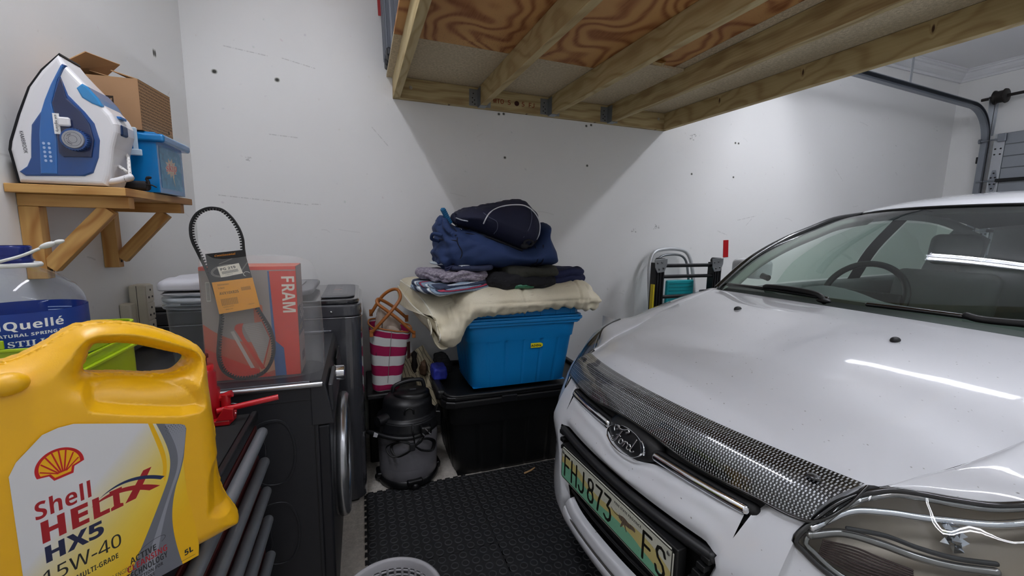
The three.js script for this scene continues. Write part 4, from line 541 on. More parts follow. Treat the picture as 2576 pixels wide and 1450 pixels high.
{ // thin clear bag around carton and belt
  const t = thing('plastic_bag', 'crumpled clear plastic bag around the red filter carton', 'bag', [-0.29, 0.851, 1.18]);
  const film = P(0xffffff, 0.08, { transmission: 0.9, thickness: 0, ior: 1.2, specularIntensity: 0.6 });
  const wob = (p) => { const k = 0.004; p.x += k * nz(p.x * 30, p.y * 26, p.z * 30 + 2); p.z += k * 1.2 * nz(p.x * 34 + 9, p.y * 28, p.z * 20); return p; };
  const sec = (y, l, r, f, bk, rf) => [[l, y, bk], [l - 0.004, y, 0.0], [l, y, f * 0.9], [l + 0.03, y, f], [r - 0.06, y, f + 0.002], [r - 0.055 + 0.01, y, f - 0.008], [r - 0.01, y, rf], [r, y, rf - 0.05], [r - 0.03, y, bk], [(l + r) / 2, y, bk - 0.005]].map((q) => wob(V(...q)));
  const rows = [sec(0.001, -0.13, 0.165, 0.062, -0.085, 0.03), sec(0.03, -0.135, 0.17, 0.066, -0.085, 0.03), sec(0.1, -0.134, 0.168, 0.067, -0.085, 0.025), sec(0.2, -0.132, 0.166, 0.067, -0.085, 0.02), sec(0.29, -0.131, 0.158, 0.066, -0.082, 0.01), sec(0.34, -0.13, 0.135, 0.065, -0.06, 0.0)];
  const top = [[-0.127, 0.37, -0.05], [-0.13, 0.38, 0], [-0.128, 0.388, 0.055], [-0.09, 0.36, 0.066], [0.03, 0.372, 0.066], [0.06, 0.37, 0.058], [0.1, 0.362, 0.01], [0.12, 0.352, -0.03], [0.09, 0.356, -0.06], [0, 0.36, -0.055]].map((q) => V(...q));
  mesh('film', loft([...rows, top].map((r) => r), { nu: 5, nv: 6, closed: true }), film, t);
}
// ---------- floor mats with round studs ----------
{
  const rub = S(0x1d1e20, 0.62, 0, { bumpMap: rep(bumpNoise(50, 110, 33), 5, 5), bumpScale: 0.0004 }), studM = S(0x3a3b3e, 0.55), dustM = S(0x17181a, 0.7);
  const p = 0.0425, n = 12, L = p * n;
  const sh = new THREE.Shape(); const E = []; const edge = (ax, ay, dx, dy, out) => { for (let i = 0; i < n; i++) { const s = i * p, q = (k) => [ax + dx * (s + k * p), ay + dy * (s + k * p)], o = (k, d) => { const [x, y] = q(k); return [x + out[0] * d, y + out[1] * d]; }; E.push(q(0), q(0.28), o(0.2, 0.009), o(0.8, 0.009), q(0.72)); } };
  edge(0, 0, 1, 0, [0, -1]); edge(L, 0, 0, 1, [1, 0]); edge(L, L, -1, 0, [0, 1]); edge(0, L, 0, -1, [-1, 0]);
  const base = slab(E, 0.0055, 0.0006, false, [], 1).rotateX(-Math.PI / 2).translate(0, 0.0032, L);
  const edgeLess = slab([[0.001, 0.001], [L - 0.001, 0.001], [L - 0.001, L - 0.001], [0.001, L - 0.001]], 0.0055, 0.0006, false, [], 1).rotateX(-Math.PI / 2).translate(0, 0.0032, L);
  const ring = lathe([[0.0122, 0], [0.0126, 0.0022], [0.0138, 0.0032], [0.0152, 0.0028], [0.0164, 0]], 24);
  const where = ['in front of the wet vacuum', 'in front of the black storage tote under the car nose', 'beside the tool chest, right behind the grey basket', 'under the car bumper, right of the grey basket', 'under the grey basket at the bottom edge', 'beneath the car number plate'];
  let k = 0;
  for (let j = 0; j < 3; j++) for (let i = 0; i < 2; i++) {
    const t = thing('rubber_mat', `black studded rubber floor tile ${where[k++]}`, 'floor mat', [-0.012 + i * L, 0.0005, 0.595 + j * L], 0, 'black studded floor tiles');
    mesh('mat_base', i === 0 ? base : edgeLess, rub, t);
    for (let a = 0; a < n; a++) for (let b = 0; b < n; b++) { const m = mesh0('stud', ring, studM, t); m.position.set((a + 0.5) * p, 0.0056, (b + 0.5) * p); }
  }
  function mesh0(n, g, m, par) { const o = shadow(new THREE.Mesh(g, m)); const c = par.userData.c = (par.userData.c ?? -1) + 1; o.name = c ? `${n}_${String(c).padStart(3, '0')}` : n; par.add(o); return o; }
  for (const t of scene.children) delete t.userData.c;
}
tag(mesh('wood_chip', slab([[-0.042, -0.004], [-0.038, -0.007], [0.01, -0.003], [0.04, 0.008], [0.045, 0.014], [0.03, 0.012], [0.002, 0.006], [-0.038, 0.004]], 0.004, 0.001).rotateX(-Math.PI / 2).rotateY(0.25).translate(0.826, 0.0125, 0.673), S(0xd0a877, 0.8)), 'pale splinter of wood lying on the rubber mat by the black tote', 'wood chip');

// ---------- storage totes ----------
function taper(w0, d0, w1, d1, h, r, ribs, th = 0.004) { // tub wall, wider at the top, with recessed panels
  const rows = []; const N = 80; const sup = (a, w, d) => { const k = 8, c = Math.cos(a), s = Math.sin(a), q = Math.pow(Math.pow(Math.abs(c), k) + Math.pow(Math.abs(s), k), -1 / k); return [c * q * w, s * q * d]; };
  const lev = [[0.0, 0.94], [0.012, 1], [0.2, 1], [0.5, 1], [0.72, 1], [0.735, 1.025], [0.9, 1.025], [1, 1.025]];
  const pos = []; const g = grid(N * 4 + 1, lev.length, (i, j) => { const a = i / (N * 4) * Math.PI * 2, [t, f] = lev[j]; const w = w0 + (w1 - w0) * t, d = d0 + (d1 - d0) * t; let [x, z] = sup(a, w, d); x *= f; z *= f; if (t > 0.005 && t < 0.73) { const u = Math.abs(z) > Math.abs(x) * d / w ? x / w : z / d; const q = Math.abs(Math.sin(u * ribs * Math.PI)); if (q < 0.16) { const s = 1 - 0.012; x *= s; z *= Math.abs(z) > Math.abs(x) * d / w ? 0.975 : 1; } } return V(x, t * h, z); });
  return merge([g, new THREE.CircleGeometry(0.7, 4, Math.PI / 4).rotateX(-Math.PI / 2).scale(w0 * 0.98 / 0.495, 1, d0 * 0.98 / 0.495).translate(0, 0.004, 0)]);
}
const blk = S(0x101113, 0.42), blu = P(0x0885cb, 0.42, { bumpMap: rep(bumpNoise(80, 40, 44), 6, 6), bumpScale: 0.00015 });
{
  const t = thing('storage_tote', 'large black lidded storage tote on the floor under the blue tub', 'storage tote', [0.83, 0.0005, 0.335]);
  mesh('tub', taper(0.39, 0.25, 0.43, 0.285, 0.405, 0.05, 3), blk, t);
  const rr = (w, d, r) => shapeOf([[-w + r, -d], [w - r, -d], [w - r * 0.3, -d + r * 0.3], [w, -d + r], [w, d - r], [w - r * 0.3, d - r * 0.3], [w - r, d], [-w + r, d], [-w + r * 0.3, d - r * 0.3], [-w, d - r], [-w, -d + r], [-w + r * 0.3, -d + r * 0.3]]);
  const flat = (s, y0, y1, b) => slab(s, y1 - y0, b, false, [], 3).rotateX(-Math.PI / 2).translate(0, (y0 + y1) / 2, 0);
  mesh('lid', [flat(rr(0.47, 0.315, 0.06), 0.405, 0.442, 0.008)], blk, t);
  const ringS = rr(0.462, 0.307, 0.055); ringS.holes.push(new THREE.Path(rr(0.432, 0.277, 0.045).getPoints()));
  mesh('lid_rim', slab(ringS, 0.02, 0.006, false, [], 3).rotateX(-Math.PI / 2).translate(0, 0.4535, 0), blk, t);
  mesh('lid_ridge', tube([[-0.45, 0.458, -0.25], [-0.45, 0.468, 0.2], [-0.43, 0.466, 0.285], [-0.3, 0.464, 0.298], [0.4, 0.464, 0.298]], 0.009, 60), blk, t);
  mesh('corner_handle', [bx(-0.49, -0.44, 0.43, 0.485, 0.06, 0.24, 0.018, 3)], blk, t);
  mesh('lid_latch', bx(-0.165, -0.08, 0.415, 0.452, 0.312, 0.324, 0.004, 2), S(0x1a1b1e, 0.3), t);
}
{
  const t = thing('storage_tub', 'bright blue lidded storage tub with a yellow sticker under the cream quilt', 'storage tub', [0.807, 0.464, 0.385]);
  mesh('tub', taper(0.275, 0.178, 0.318, 0.218, 0.36, 0.04, 3.0), blu, t);
  const rr = (w, d, r) => shapeOf([[-w + r, -d], [w - r, -d], [w, -d + r], [w, d - r], [w - r, d], [-w + r, d], [-w, d - r], [-w, -d + r]]);
  const flat = (s, y0, y1, b) => slab(s, y1 - y0, b, false, [], 3).rotateX(-Math.PI / 2).translate(0, (y0 + y1) / 2, 0);
  mesh('rim', [flat(rr(0.346, 0.242, 0.03), 0.3605, 0.378, 0.005), flat(rr(0.336, 0.232, 0.03), 0.345, 0.36, 0.003)], blu, t);
  const l = mesh('lid', [flat(rr(0.34, 0.236, 0.03), 0.3785, 0.39, 0.004), flat(rr(0.325, 0.22, 0.03), 0.3905, 0.43, 0.006)], blu, t);
  for (let i = -3; i <= 3; i++) mesh('lid_rib', bx(i * 0.09 - 0.004, i * 0.09 + 0.004, 0.392, 0.428, 0.216, 0.2235, 0.002), blu, l);
  const st = canvasTex(256, 96, (c) => { c.fillStyle = '#f2e21c'; c.fillRect(0, 0, 256, 96); c.fillStyle = '#15130c'; c.font = '900 74px sans-serif'; c.save(); c.scale(1, 0.8); c.fillText('ADDis', 12, 92); c.restore(); }, { clamp: true });
  const sg = slab(shapeOf([[-0.035, -0.013], [0.02, -0.013], [0.033, -0.008], [0.036, 0], [0.033, 0.008], [0.02, 0.013], [-0.035, 0.013]]), 0.0016, 0.0004); const su = sg.attributes.uv, sp = sg.attributes.position; for (let i = 0; i < sp.count; i++) su.setXY(i, sp.getX(i) / 0.074 + 0.5, sp.getY(i) / 0.028 + 0.5);
  mesh('brand_sticker', sg.translate(0.075, 0.225, 0.2085), S(0xffffff, 0.4, 0, { map: st }), t);
}
// ---------- quilt, clothes and bag on the tub ----------
function axUV(g, fx, fy) { const p = g.attributes.position, uv = new Float32Array(p.count * 2); for (let i = 0; i < p.count; i++) { const q = [p.getX(i), p.getY(i), p.getZ(i)]; uv[2 * i] = fx(q); uv[2 * i + 1] = fy(q); } g.setAttribute('uv', new THREE.BufferAttribute(uv, 2)); return g; }
const weave = bumpNoise(110, 70, 51);
const quiltTex = dataTex(512, 512, (u, v) => { const a = pn(u, v, 5, 5, 61), b = pn(u, v, 14, 40, 62), c = pn(u, v, 120, 120, 63); let k = mixc([226, 219, 196], [208, 197, 168], cl(0.35 + a * 0.6)); if (b > 0.3) k = mixc(k, [170, 158, 136], cl((b - 0.3) * 2.2)); return k.map((q) => cl(q + c * 10, 0, 255)); });
{
  const t = thing('quilt', 'folded cream quilt draped over the blue tub with its left corner hanging down', 'quilt', [0.7, 0.9, 0.4]);
  const m = S(0xffffff, 0.85, 0, { map: quiltTex, bumpMap: rep(weave, 4, 4), bumpScale: 0.0004 });
  // stations along x: x at back, x at front, y of back, y of front-top, y of bottom front, bottom inner
  const ST = [[-0.49, -0.36, 0.105, -0.07, -0.135], [-0.47, -0.34, 0.12, -0.06, -0.155], [-0.42, -0.3, 0.125, -0.03, -0.165], [-0.35, -0.262, 0.11, 0.02, -0.15], [-0.27, -0.23, 0.1, 0.06, -0.075], [-0.19, -0.18, 0.1, 0.09, -0.028], [-0.1, -0.1, 0.105, 0.1, -0.02], [0.05, 0.04, 0.1, 0.1, -0.012], [0.2, 0.2, 0.1, 0.1, -0.003], [0.34, 0.34, 0.11, 0.12, 0.0], [0.43, 0.42, 0.115, 0.13, -0.012], [0.5, 0.485, 0.1, 0.1, -0.018], [0.53, 0.51, 0.06, 0.06, 0.01]];
  const rows = ST.map(([xb, xf, yb, yf, yo], i) => { const on = xf > -0.2, yi = on ? 0.001 : yo + 0.03; const ends = i === 0 || i === ST.length - 1; const th = ends ? 0.3 : 1; const mid = (a, b, k) => a + (b - a) * k; const cyB = yb - 0.05, cyF = (yf + yo) / 2;
    return [[xb, yb, -0.26], [mid(xb, xf, 0.35), mid(yb, yf, 0.2) + 0.008, -0.1], [mid(xb, xf, 0.7), mid(yb, yf, 0.55) + 0.016, 0.1], [xf, yf + 0.006, 0.21], [xf, mid(yf, yo, 0.22), 0.27], [xf, mid(yf, yo, 0.55), 0.292], [xf, mid(yf, yo, 0.85), 0.278], [xf, yo, 0.258], [xf, Math.max(yi - 0.0, yo + 0.012), 0.243], [mid(xb, xf, 0.7), on ? 0.001 : mid(yb - 0.07, yi, 0.7), 0.1], [mid(xb, xf, 0.35), on ? 0.001 : yb - 0.07, -0.1], [xb, yb - 0.08, -0.25], [xb, yb - 0.03, -0.275]].map((p) => V(...p)); });
  const capRow = (r, dx) => { const c = r.reduce((a, p) => a.add(p), V(0, 0, 0)).multiplyScalar(1 / r.length); return r.map((p) => V(p.x * 0.9 + c.x * 0.1 + dx, p.y + (c.y - p.y) * 0.96, p.z + (c.z - p.z) * 0.12)); };
  rows.unshift(capRow(rows[0], -0.012)); rows.push(capRow(rows.at(-1), 0.012));
  let g = loft(rows, { nu: 8, nv: 12, closed: true });
  g = disp(g, (p, n) => { const f = cl((p.z - 0.12) / 0.12), s = cl((0.3 - p.z) / 0.2); let d = 0.004 * nz(p.x * 9, p.z * 9, p.y * 6) + 0.0025 * nz(p.x * 22, p.z * 20, p.y * 14); d += f * (0.012 * (1 - 2.6 * Math.abs(nz(p.x * 22, p.y * 7, 2))) * 0.7 + 0.006 * nz(p.x * 45, p.y * 16, 5)) * cl((0.06 - p.y) / 0.05) * (p.y > -0.03 ? 1 : 0.5); d += f * 0.006 * nz(p.x * 16, p.y * 34, p.z * 14); const seam = Math.abs(p.y - 0.045 + 0.08 * cl((-0.2 - p.x) * 3)); if (p.z > 0.2) d -= 0.006 * Math.exp(-seam * seam / 0.00006); for (const sx of [-0.28, 0.07, 0.38]) d -= 0.01 * Math.exp(-Math.pow((p.x - sx - 0.03 * nz(p.z * 8, 3)) / 0.007, 2)) * cl((p.y - 0.03) / 0.02); if (p.x > 0.44) d += 0.006 * Math.sin(p.y * 120 + p.z * 30); if (p.y < 0.004 && p.x > -0.2 && p.z < 0.24) d = Math.min(d, 0); return p.addScaledVector(n, d); });
  mesh('quilt_body', axUV(g, (q) => q[0] * 1.6, (q) => (q[2] - q[1]) * 1.6), m, t);
  // second fold below, showing along the hanging edge
  const S2 = [[-0.505, -0.395, 0.075, -0.09], [-0.49, -0.38, 0.06, -0.135], [-0.45, -0.35, 0.05, -0.172], [-0.42, -0.32, 0.04, -0.168], [-0.39, -0.3, 0.03, -0.12]];
  const r2 = S2.map(([xb, xf, yb, yf]) => [[xb, yb, -0.25], [xb * 0.6 + xf * 0.4, yb * 0.55 + yf * 0.45 + 0.01, 0.0], [xf, yf + 0.04, 0.2], [xf, yf, 0.255], [xf, yf - 0.008, 0.245], [xf, yf + 0.02, 0.19], [xb * 0.6 + xf * 0.4, yb * 0.55 + yf * 0.45 - 0.014, 0.0], [xb, yb - 0.02, -0.25]].map((p) => V(...p)));
  r2.unshift(capRow(r2[0], -0.01)); r2.push(capRow(r2.at(-1), 0.006));
  let g2 = loft(r2, { nu: 6, nv: 6, closed: true }); g2 = disp(g2, (p, n) => p.addScaledVector(n, 0.004 * nz(p.x * 20, p.z * 14, p.y * 20)));
  mesh('under_fold', axUV(g2, (q) => q[0] * 1.6, (q) => (q[2] - q[1]) * 1.6), m, t);
  const hm = S(0xe4dfce, 0.8);
  mesh('hem_piping', tube(rows[1].slice(0, 8), 0.0045, 60), hm, t);
  mesh('hem_piping', tube(r2[1].slice(0, 5), 0.004, 50), hm, t);
}
// flat folded cloth: plan outline in x,z ; thickness h
function foldedCloth(plan, y0, h, wob, cell = 0.006, bow = 0) { const sd = sd2(smoothPts(plan, 4)); const xs = plan.map((p) => p[0]), zs = plan.map((p) => p[1]); const f = pillow(sd, h / 2, h * 0.42); return nets((x, y, z) => f(x, z, y - y0 - h / 2 - wob * nz(x * 13, z * 13, y0 * 9) - bow * x), [Math.min(...xs) - 0.02, y0 - 0.02, Math.min(...zs) - 0.02], [Math.max(...xs) + 0.02, y0 + h + 0.03, Math.max(...zs) + 0.02], cell); }
{
  const st = canvasTex(512, 512, (c) => { c.fillStyle = '#8fa3b8'; c.fillRect(0, 0, 512, 512); const b = [[0, 70, '#3c465e'], [70, 8, '#e6ebee'], [100, 40, '#dfe6ea'], [140, 6, '#23304c'], [150, 80, '#3c465e'], [240, 34, '#e8ecee'], [274, 8, '#23304c'], [330, 14, '#23304c'], [344, 16, '#c2405a'], [360, 6, '#23304c'], [420, 40, '#dfe6ea'], [466, 10, '#23304c']]; for (const [x, w, k] of b) { c.fillStyle = k; c.fillRect(x, 0, w, 512); } });
  const t = thing('folded_sheet', 'folded blue, white and red striped sheet at the bottom of the linen stack', 'sheet', [0.44, 0.99, 0.45]);
  t.rotation.z = 0.05;
  mesh('sheet_fold', axUV(foldedCloth([[-0.19, -0.14], [-0.115, 0.2], [-0.09, 0.215], [0.165, 0.13], [0.18, 0.1], [0.12, -0.2]], 0.003, 0.03, 0.006), (q) => (q[0] * 0.3 + q[2] * 1.0 + q[1] * 3) * 2.6, (q) => q[0] * 3), S(0xffffff, 0.85, 0, { map: st }), t);
  mesh('sheet_fold', axUV(foldedCloth([[-0.185, -0.13], [-0.11, 0.185], [-0.09, 0.2], [0.165, 0.12], [0.175, 0.09], [0.12, -0.19]], 0.028, 0.024, 0.006), (q) => (q[0] * 0.28 + q[2] * 1.0 + q[1] * 3) * 2.6 + 0.3, (q) => q[0] * 3), S(0xffffff, 0.85, 0, { map: st }), t);
  const pt = canvasTex(512, 512, (c) => { c.fillStyle = '#8f8695'; c.fillRect(0, 0, 512, 512); c.strokeStyle = '#c9c4cc'; c.lineWidth = 3.5; for (let j = -1; j < 9; j++) for (let i = -1; i < 9; i++) { const x = i * 64 + (j % 2) * 32, y = j * 64; c.beginPath(); c.moveTo(x, y + 6); c.lineTo(x + 22, y + 26); c.lineTo(x + 18, y + 60); c.moveTo(x + 22, y + 26); c.lineTo(x + 54, y + 10); c.stroke(); c.strokeRect(x + 28, y + 34, 20, 18); } });
  const u = thing('patterned_sheet', 'crumpled mauve grey sheet with white line pattern in the middle of the linen stack', 'sheet', [0.44, 1.045, 0.45]);
  let pg = foldedCloth([[-0.165, -0.13], [-0.12, 0.06], [-0.06, 0.165], [0.0, 0.175], [0.16, 0.12], [0.17, 0.08], [0.1, -0.18]], 0.0, 0.05, 0.014, 0.005); pg = disp(pg, (p, n) => p.addScaledVector(n, -0.007 * Math.exp(-Math.pow((p.y - 0.022 - 0.01 * Math.sin(p.x * 30)) / 0.005, 2)) * cl(p.z / 0.05 + 0.5))); pg = disp(pg, (p, n) => p.addScaledVector(n, 0.004 * Math.sin(p.x * 70 + 10 * nz(p.z * 10, p.y * 30)) * cl(p.z / 0.1)));
  mesh('sheet_fold', axUV(pg, (q) => q[0] * 4.5, (q) => (q[2] - q[1] * 1.6) * 4.5), S(0xffffff, 0.85, 0, { map: pt }), u);
  const w = thing('small_towel', 'small navy and white folded cloth with a dark tie on top of the linen stack', 'towel', [0.47, 1.1, 0.5]);
  const nv = S(0x2d3450, 0.85), wh = S(0xd3d7de, 0.85);
  mesh('cloth_fold', foldedCloth([[-0.06, 0.02], [-0.045, 0.085], [0.15, 0.1], [0.16, 0.0], [0.0, -0.06]], 0, 0.026, 0.004, 0.005), nv, w);
  mesh('white_band', foldedCloth([[-0.03, 0.03], [-0.022, 0.092], [0.04, 0.097], [0.042, 0.02]], -0.001, 0.029, 0.003, 0.005), wh, w);
  mesh('white_layer', foldedCloth([[-0.13, -0.12], [-0.06, 0.03], [-0.02, 0.06], [0.02, 0.0], [-0.03, -0.14]], 0.02, 0.012, 0.004, 0.004), S(0xb9c2c8, 0.85), w);
  mesh('tie', [tube([[-0.08, 0.012, 0.07], [-0.055, 0.02, 0.075], [-0.03, 0.024, 0.07], [-0.01, 0.02, 0.085]], 0.005, 16), tube([[-0.055, 0.018, 0.078], [-0.07, 0.006, 0.088], [-0.085, 0.004, 0.09]], 0.004, 10)], S(0x20264a, 0.8), w);
}
{
  const dk = (c) => S(c, 0.9);
  const a = thing('black_garment', 'crumpled black clothing under the right half of the travel bag', 'clothes', [0.78, 1.0, 0.42]);
  mesh('garment', foldedCloth([[-0.19, -0.15], [-0.17, 0.17], [0.0, 0.22], [0.2, 0.18], [0.24, -0.15]], 0.0, 0.085, 0.02, 0.008), dk(0x14151b), a);
  const b = thing('olive_garment', 'dark olive folded clothing tucked under the travel bag', 'clothes', [0.8, 1.045, 0.5]);
  mesh('garment', disp(foldedCloth([[-0.09, -0.1], [-0.06, 0.12], [0.08, 0.15], [0.19, 0.11], [0.2, -0.1]], 0.02, 0.05, 0.012, 0.006), (p, n) => p.addScaledVector(n, 0.003 * Math.sin(p.y * 130 + p.x * 20))), dk(0x33342e), b);
  const c = thing('green_packet', 'small shiny green plastic packet at the front edge of the quilt', 'packet', [0.79, 0.995, 0.6]);
  mesh('packet', disp(foldedCloth([[-0.07, -0.02], [-0.05, 0.03], [0.05, 0.035], [0.08, 0.02], [0.075, -0.03]], 0.012, 0.03, 0.006, 0.004, 0.08), (p, n) => p.addScaledVector(n, 0.003 * nz(p.x * 60, p.y * 60, p.z * 60))), P(0x0e6b49, 0.3, { clearcoat: 0.6 }), c);
  const d = thing('navy_garment', 'folded navy blue cloth at the right end of the quilt', 'clothes', [1.05, 1.012, 0.43]);
  for (const [y, s] of [[0.008, 1], [0.045, 0.92]]) mesh('garment_fold', disp(foldedCloth([[-0.14, -0.12], [-0.13, 0.14], [0.06, 0.16], [0.14 * s, 0.12], [0.13 * s, -0.1]], y, 0.042, 0.012, 0.006, 0.03), (p, n) => p.addScaledVector(n, 0.003 * nz(p.x * 30, p.y * 30, p.z * 24))), dk(0x1a2146), d);
}
{
  const t = thing('travel_bag', 'navy blue fabric travel bag with white piping on top of the clothes pile', 'bag', [0.69, 1.115, 0.42]);
  const o = (pts) => pts.map(([x, y]) => [x - 0.69, y - 1.115]);
  const cloth = (c) => S(c, 0.8, 0, { bumpMap: rep(weave, 20, 20), bumpScale: 0.0003 });
  const nav = cloth(0x253a66), drk = cloth(0x171b36), seam = S(0x0c0e18, 0.8), wpip = S(0xd9dbe0, 0.5);
  const body = o([[0.368, 1.132], [0.362, 1.17], [0.361, 1.207], [0.372, 1.26], [0.368, 1.3], [0.372, 1.345], [0.4, 1.362], [0.46, 1.32], [0.6, 1.29], [0.74, 1.24], [0.83, 1.215], [0.9, 1.27], [0.93, 1.335], [0.985, 1.345], [0.992, 1.263], [1.03, 1.184], [1.038, 1.13], [1.01, 1.107], [0.9, 1.1], [0.6, 1.1], [0.42, 1.105]]);
  const sb = sd2(smoothPts(body, 4)), fb = pillow(sb, 0.19, 0.085);
  const F = (x, y, z) => fb(x, y, z) ;
  let g = nets(F, [-0.36, -0.04, -0.22], [0.37, 0.27, 0.22], 0.0085);
  g = disp(g, (p, n) => { let d = 0.007 * nz(p.x * 7, p.y * 9, p.z * 7) + 0.004 * nz(p.x * 17, p.y * 20, p.z * 14); const l = cl((-0.12 - p.x) / 0.15); d += l * 0.008 * Math.sin(p.y * 52 + p.x * 60 + 6 * nz(p.x * 8, p.y * 8, p.z * 6)) + 0.0045 * Math.abs(Math.sin(p.x * 21 - p.y * 30 + 4 * nz(p.x * 6, p.y * 7))) * cl((0.15 - p.x) / 0.3); return p.addScaledVector(n, d); });
  mesh('bag_body', axUV(g, (q) => q[0], (q) => q[1]), nav, t);
  const lobe = o([[0.45, 1.37], [0.5, 1.41], [0.564, 1.422], [0.7, 1.45], [0.806, 1.466], [0.835, 1.462], [0.87, 1.43], [0.905, 1.395], [0.918, 1.34], [0.912, 1.27], [0.87, 1.215], [0.82, 1.195], [0.74, 1.225], [0.62, 1.265], [0.52, 1.31], [0.465, 1.335]]);
  const sl = sd2(smoothPts(lobe, 4)), fl = pillow(sl, 0.19, 0.1);
  let h = nets((x, y, z) => fl(x, y, z - 0.012), [-0.26, 0.05, -0.2], [0.26, 0.37, 0.23], 0.0085);
  h = disp(h, (p, n) => p.addScaledVector(n, 0.008 * nz(p.x * 8, p.y * 8, p.z * 8 + 4) + 0.003 * nz(p.x * 22, p.y * 18, p.z * 18)));
  mesh('bag_top', axUV(h, (q) => q[0], (q) => q[1]), drk, t);
  const zf = (x, y) => { const d = cl(sl(x, y), 0, 0.1), q = 1 - d / 0.1; return 0.012 + 0.19 * Math.sqrt(Math.max(1 - q * q, 0)) + 0.006; };
  const zb = (x, y) => { const d = cl(sb(x, y), 0, 0.085), q = 1 - d / 0.085; return 0.19 * Math.sqrt(Math.max(1 - q * q, 0)) + 0.005; };
  const on = (pts, fz, e = 0) => o(pts).map(([x, y]) => V(x, y, fz(x, y) + e));
  mesh('piping', tube(on([[0.575, 1.335], [0.582, 1.36], [0.61, 1.39], [0.67, 1.42], [0.74, 1.434], [0.8, 1.43], [0.85, 1.4], [0.885, 1.35], [0.893, 1.29], [0.888, 1.255]], zf, 0.002), 0.0034, 70), wpip, t);
  for (const l of [[[0.555, 1.412], [0.58, 1.385], [0.6, 1.365], [0.635, 1.345], [0.645, 1.31], [0.64, 1.285]], [[0.83, 1.43], [0.825, 1.38], [0.81, 1.32], [0.785, 1.27]]]) mesh('seam', tube(on(l, zf), 0.0018, 40), S(0x555a70, 0.7), t);
  for (const l of [[[0.42, 1.325], [0.445, 1.29], [0.44, 1.24], [0.462, 1.195], [0.455, 1.165], [0.43, 1.135], [0.42, 1.11]], [[0.43, 1.275], [0.5, 1.285], [0.58, 1.27], [0.62, 1.262]], [[0.88, 1.225], [0.87, 1.15], [0.865, 1.11]], [[0.91, 1.23], [0.9, 1.15], [0.895, 1.11]], [[0.36, 1.25], [0.4, 1.252], [0.435, 1.25]]]) mesh('seam', tube(on(l, zb, 0.003), 0.0022, 40), seam, t);
  mesh('zip', tube(on([[0.455, 1.365], [0.47, 1.33], [0.52, 1.303], [0.62, 1.265], [0.74, 1.222], [0.8, 1.2]], zb, 0.012), 0.006, 50), seam, t);
  mesh('zip_pull', tube(on([[0.468, 1.335], [0.475, 1.32], [0.48, 1.305]], zb, 0.02), 0.003, 10), S(0xc9ccd2, 0.25, 0.9), t);
  mesh('side_handle', tube([[-0.32, 0.13, 0.06], [-0.355, 0.14, 0.08], [-0.352, 0.165, 0.11], [-0.32, 0.16, 0.14]], 0.009, 24), nav, t);
  const wb = mesh('strap_end', slab([[-0.011, -0.045], [0.011, -0.045], [0.011, 0.04], [0, 0.046], [-0.011, 0.04]], 0.02, 0.003), S(0x0f6a9c, 0.6), t); wb.position.set(-0.282, 0.255, 0.08); wb.rotation.set(0.1, 0.3, 0.55);
  for (let i = 0; i < 8; i++) mesh('strap_rib', bx(-0.0112, 0.0112, -0.04 + i * 0.01, -0.037 + i * 0.01, 0.0095, 0.0112, 0), S(0x0a4c74, 0.7), wb);
  mesh('ear_fold', nets((x, y, z) => Math.hypot(x * 1.0, y * 0.55, z * 0.6) - 0.022 - 0.004 * nz(x * 40, y * 40, z * 40), [-0.035, -0.06, -0.06], [0.035, 0.06, 0.06], 0.006).rotateZ(0.5).translate(-0.3, 0.21, 0.06), nav, t);
  mesh('ear_fold', nets((x, y, z) => Math.hypot(x * 1.0, y * 0.6, z * 0.7) - 0.018 - 0.004 * nz(x * 40, y * 40, z * 40 + 3), [-0.035, -0.06, -0.06], [0.035, 0.06, 0.06], 0.006).rotateZ(0.2).translate(-0.235, 0.245, 0.06), drk, t);
  mesh('buckle', [new THREE.TorusGeometry(0.02, 0.006, 8, 20).scale(1.2, 0.8, 1).translate(0.12, 0.125, 0.2), new THREE.SphereGeometry(0.016, 16, 10).scale(1.4, 1, 0.8).translate(0.1, 0.11, 0.195)], seam, t);
  mesh('strap', tube(on([[0.84, 1.235], [0.87, 1.243], [0.89, 1.255]], zf, 0.004), 0.006, 12), seam, t);
  mesh('sequin_tag', tube([[-0.235, 0.245, 0.1], [-0.215, 0.235, 0.13], [-0.19, 0.23, 0.15]], 0.004, 12), S(0xb9bcc4, 0.3, 0.7), t);
}
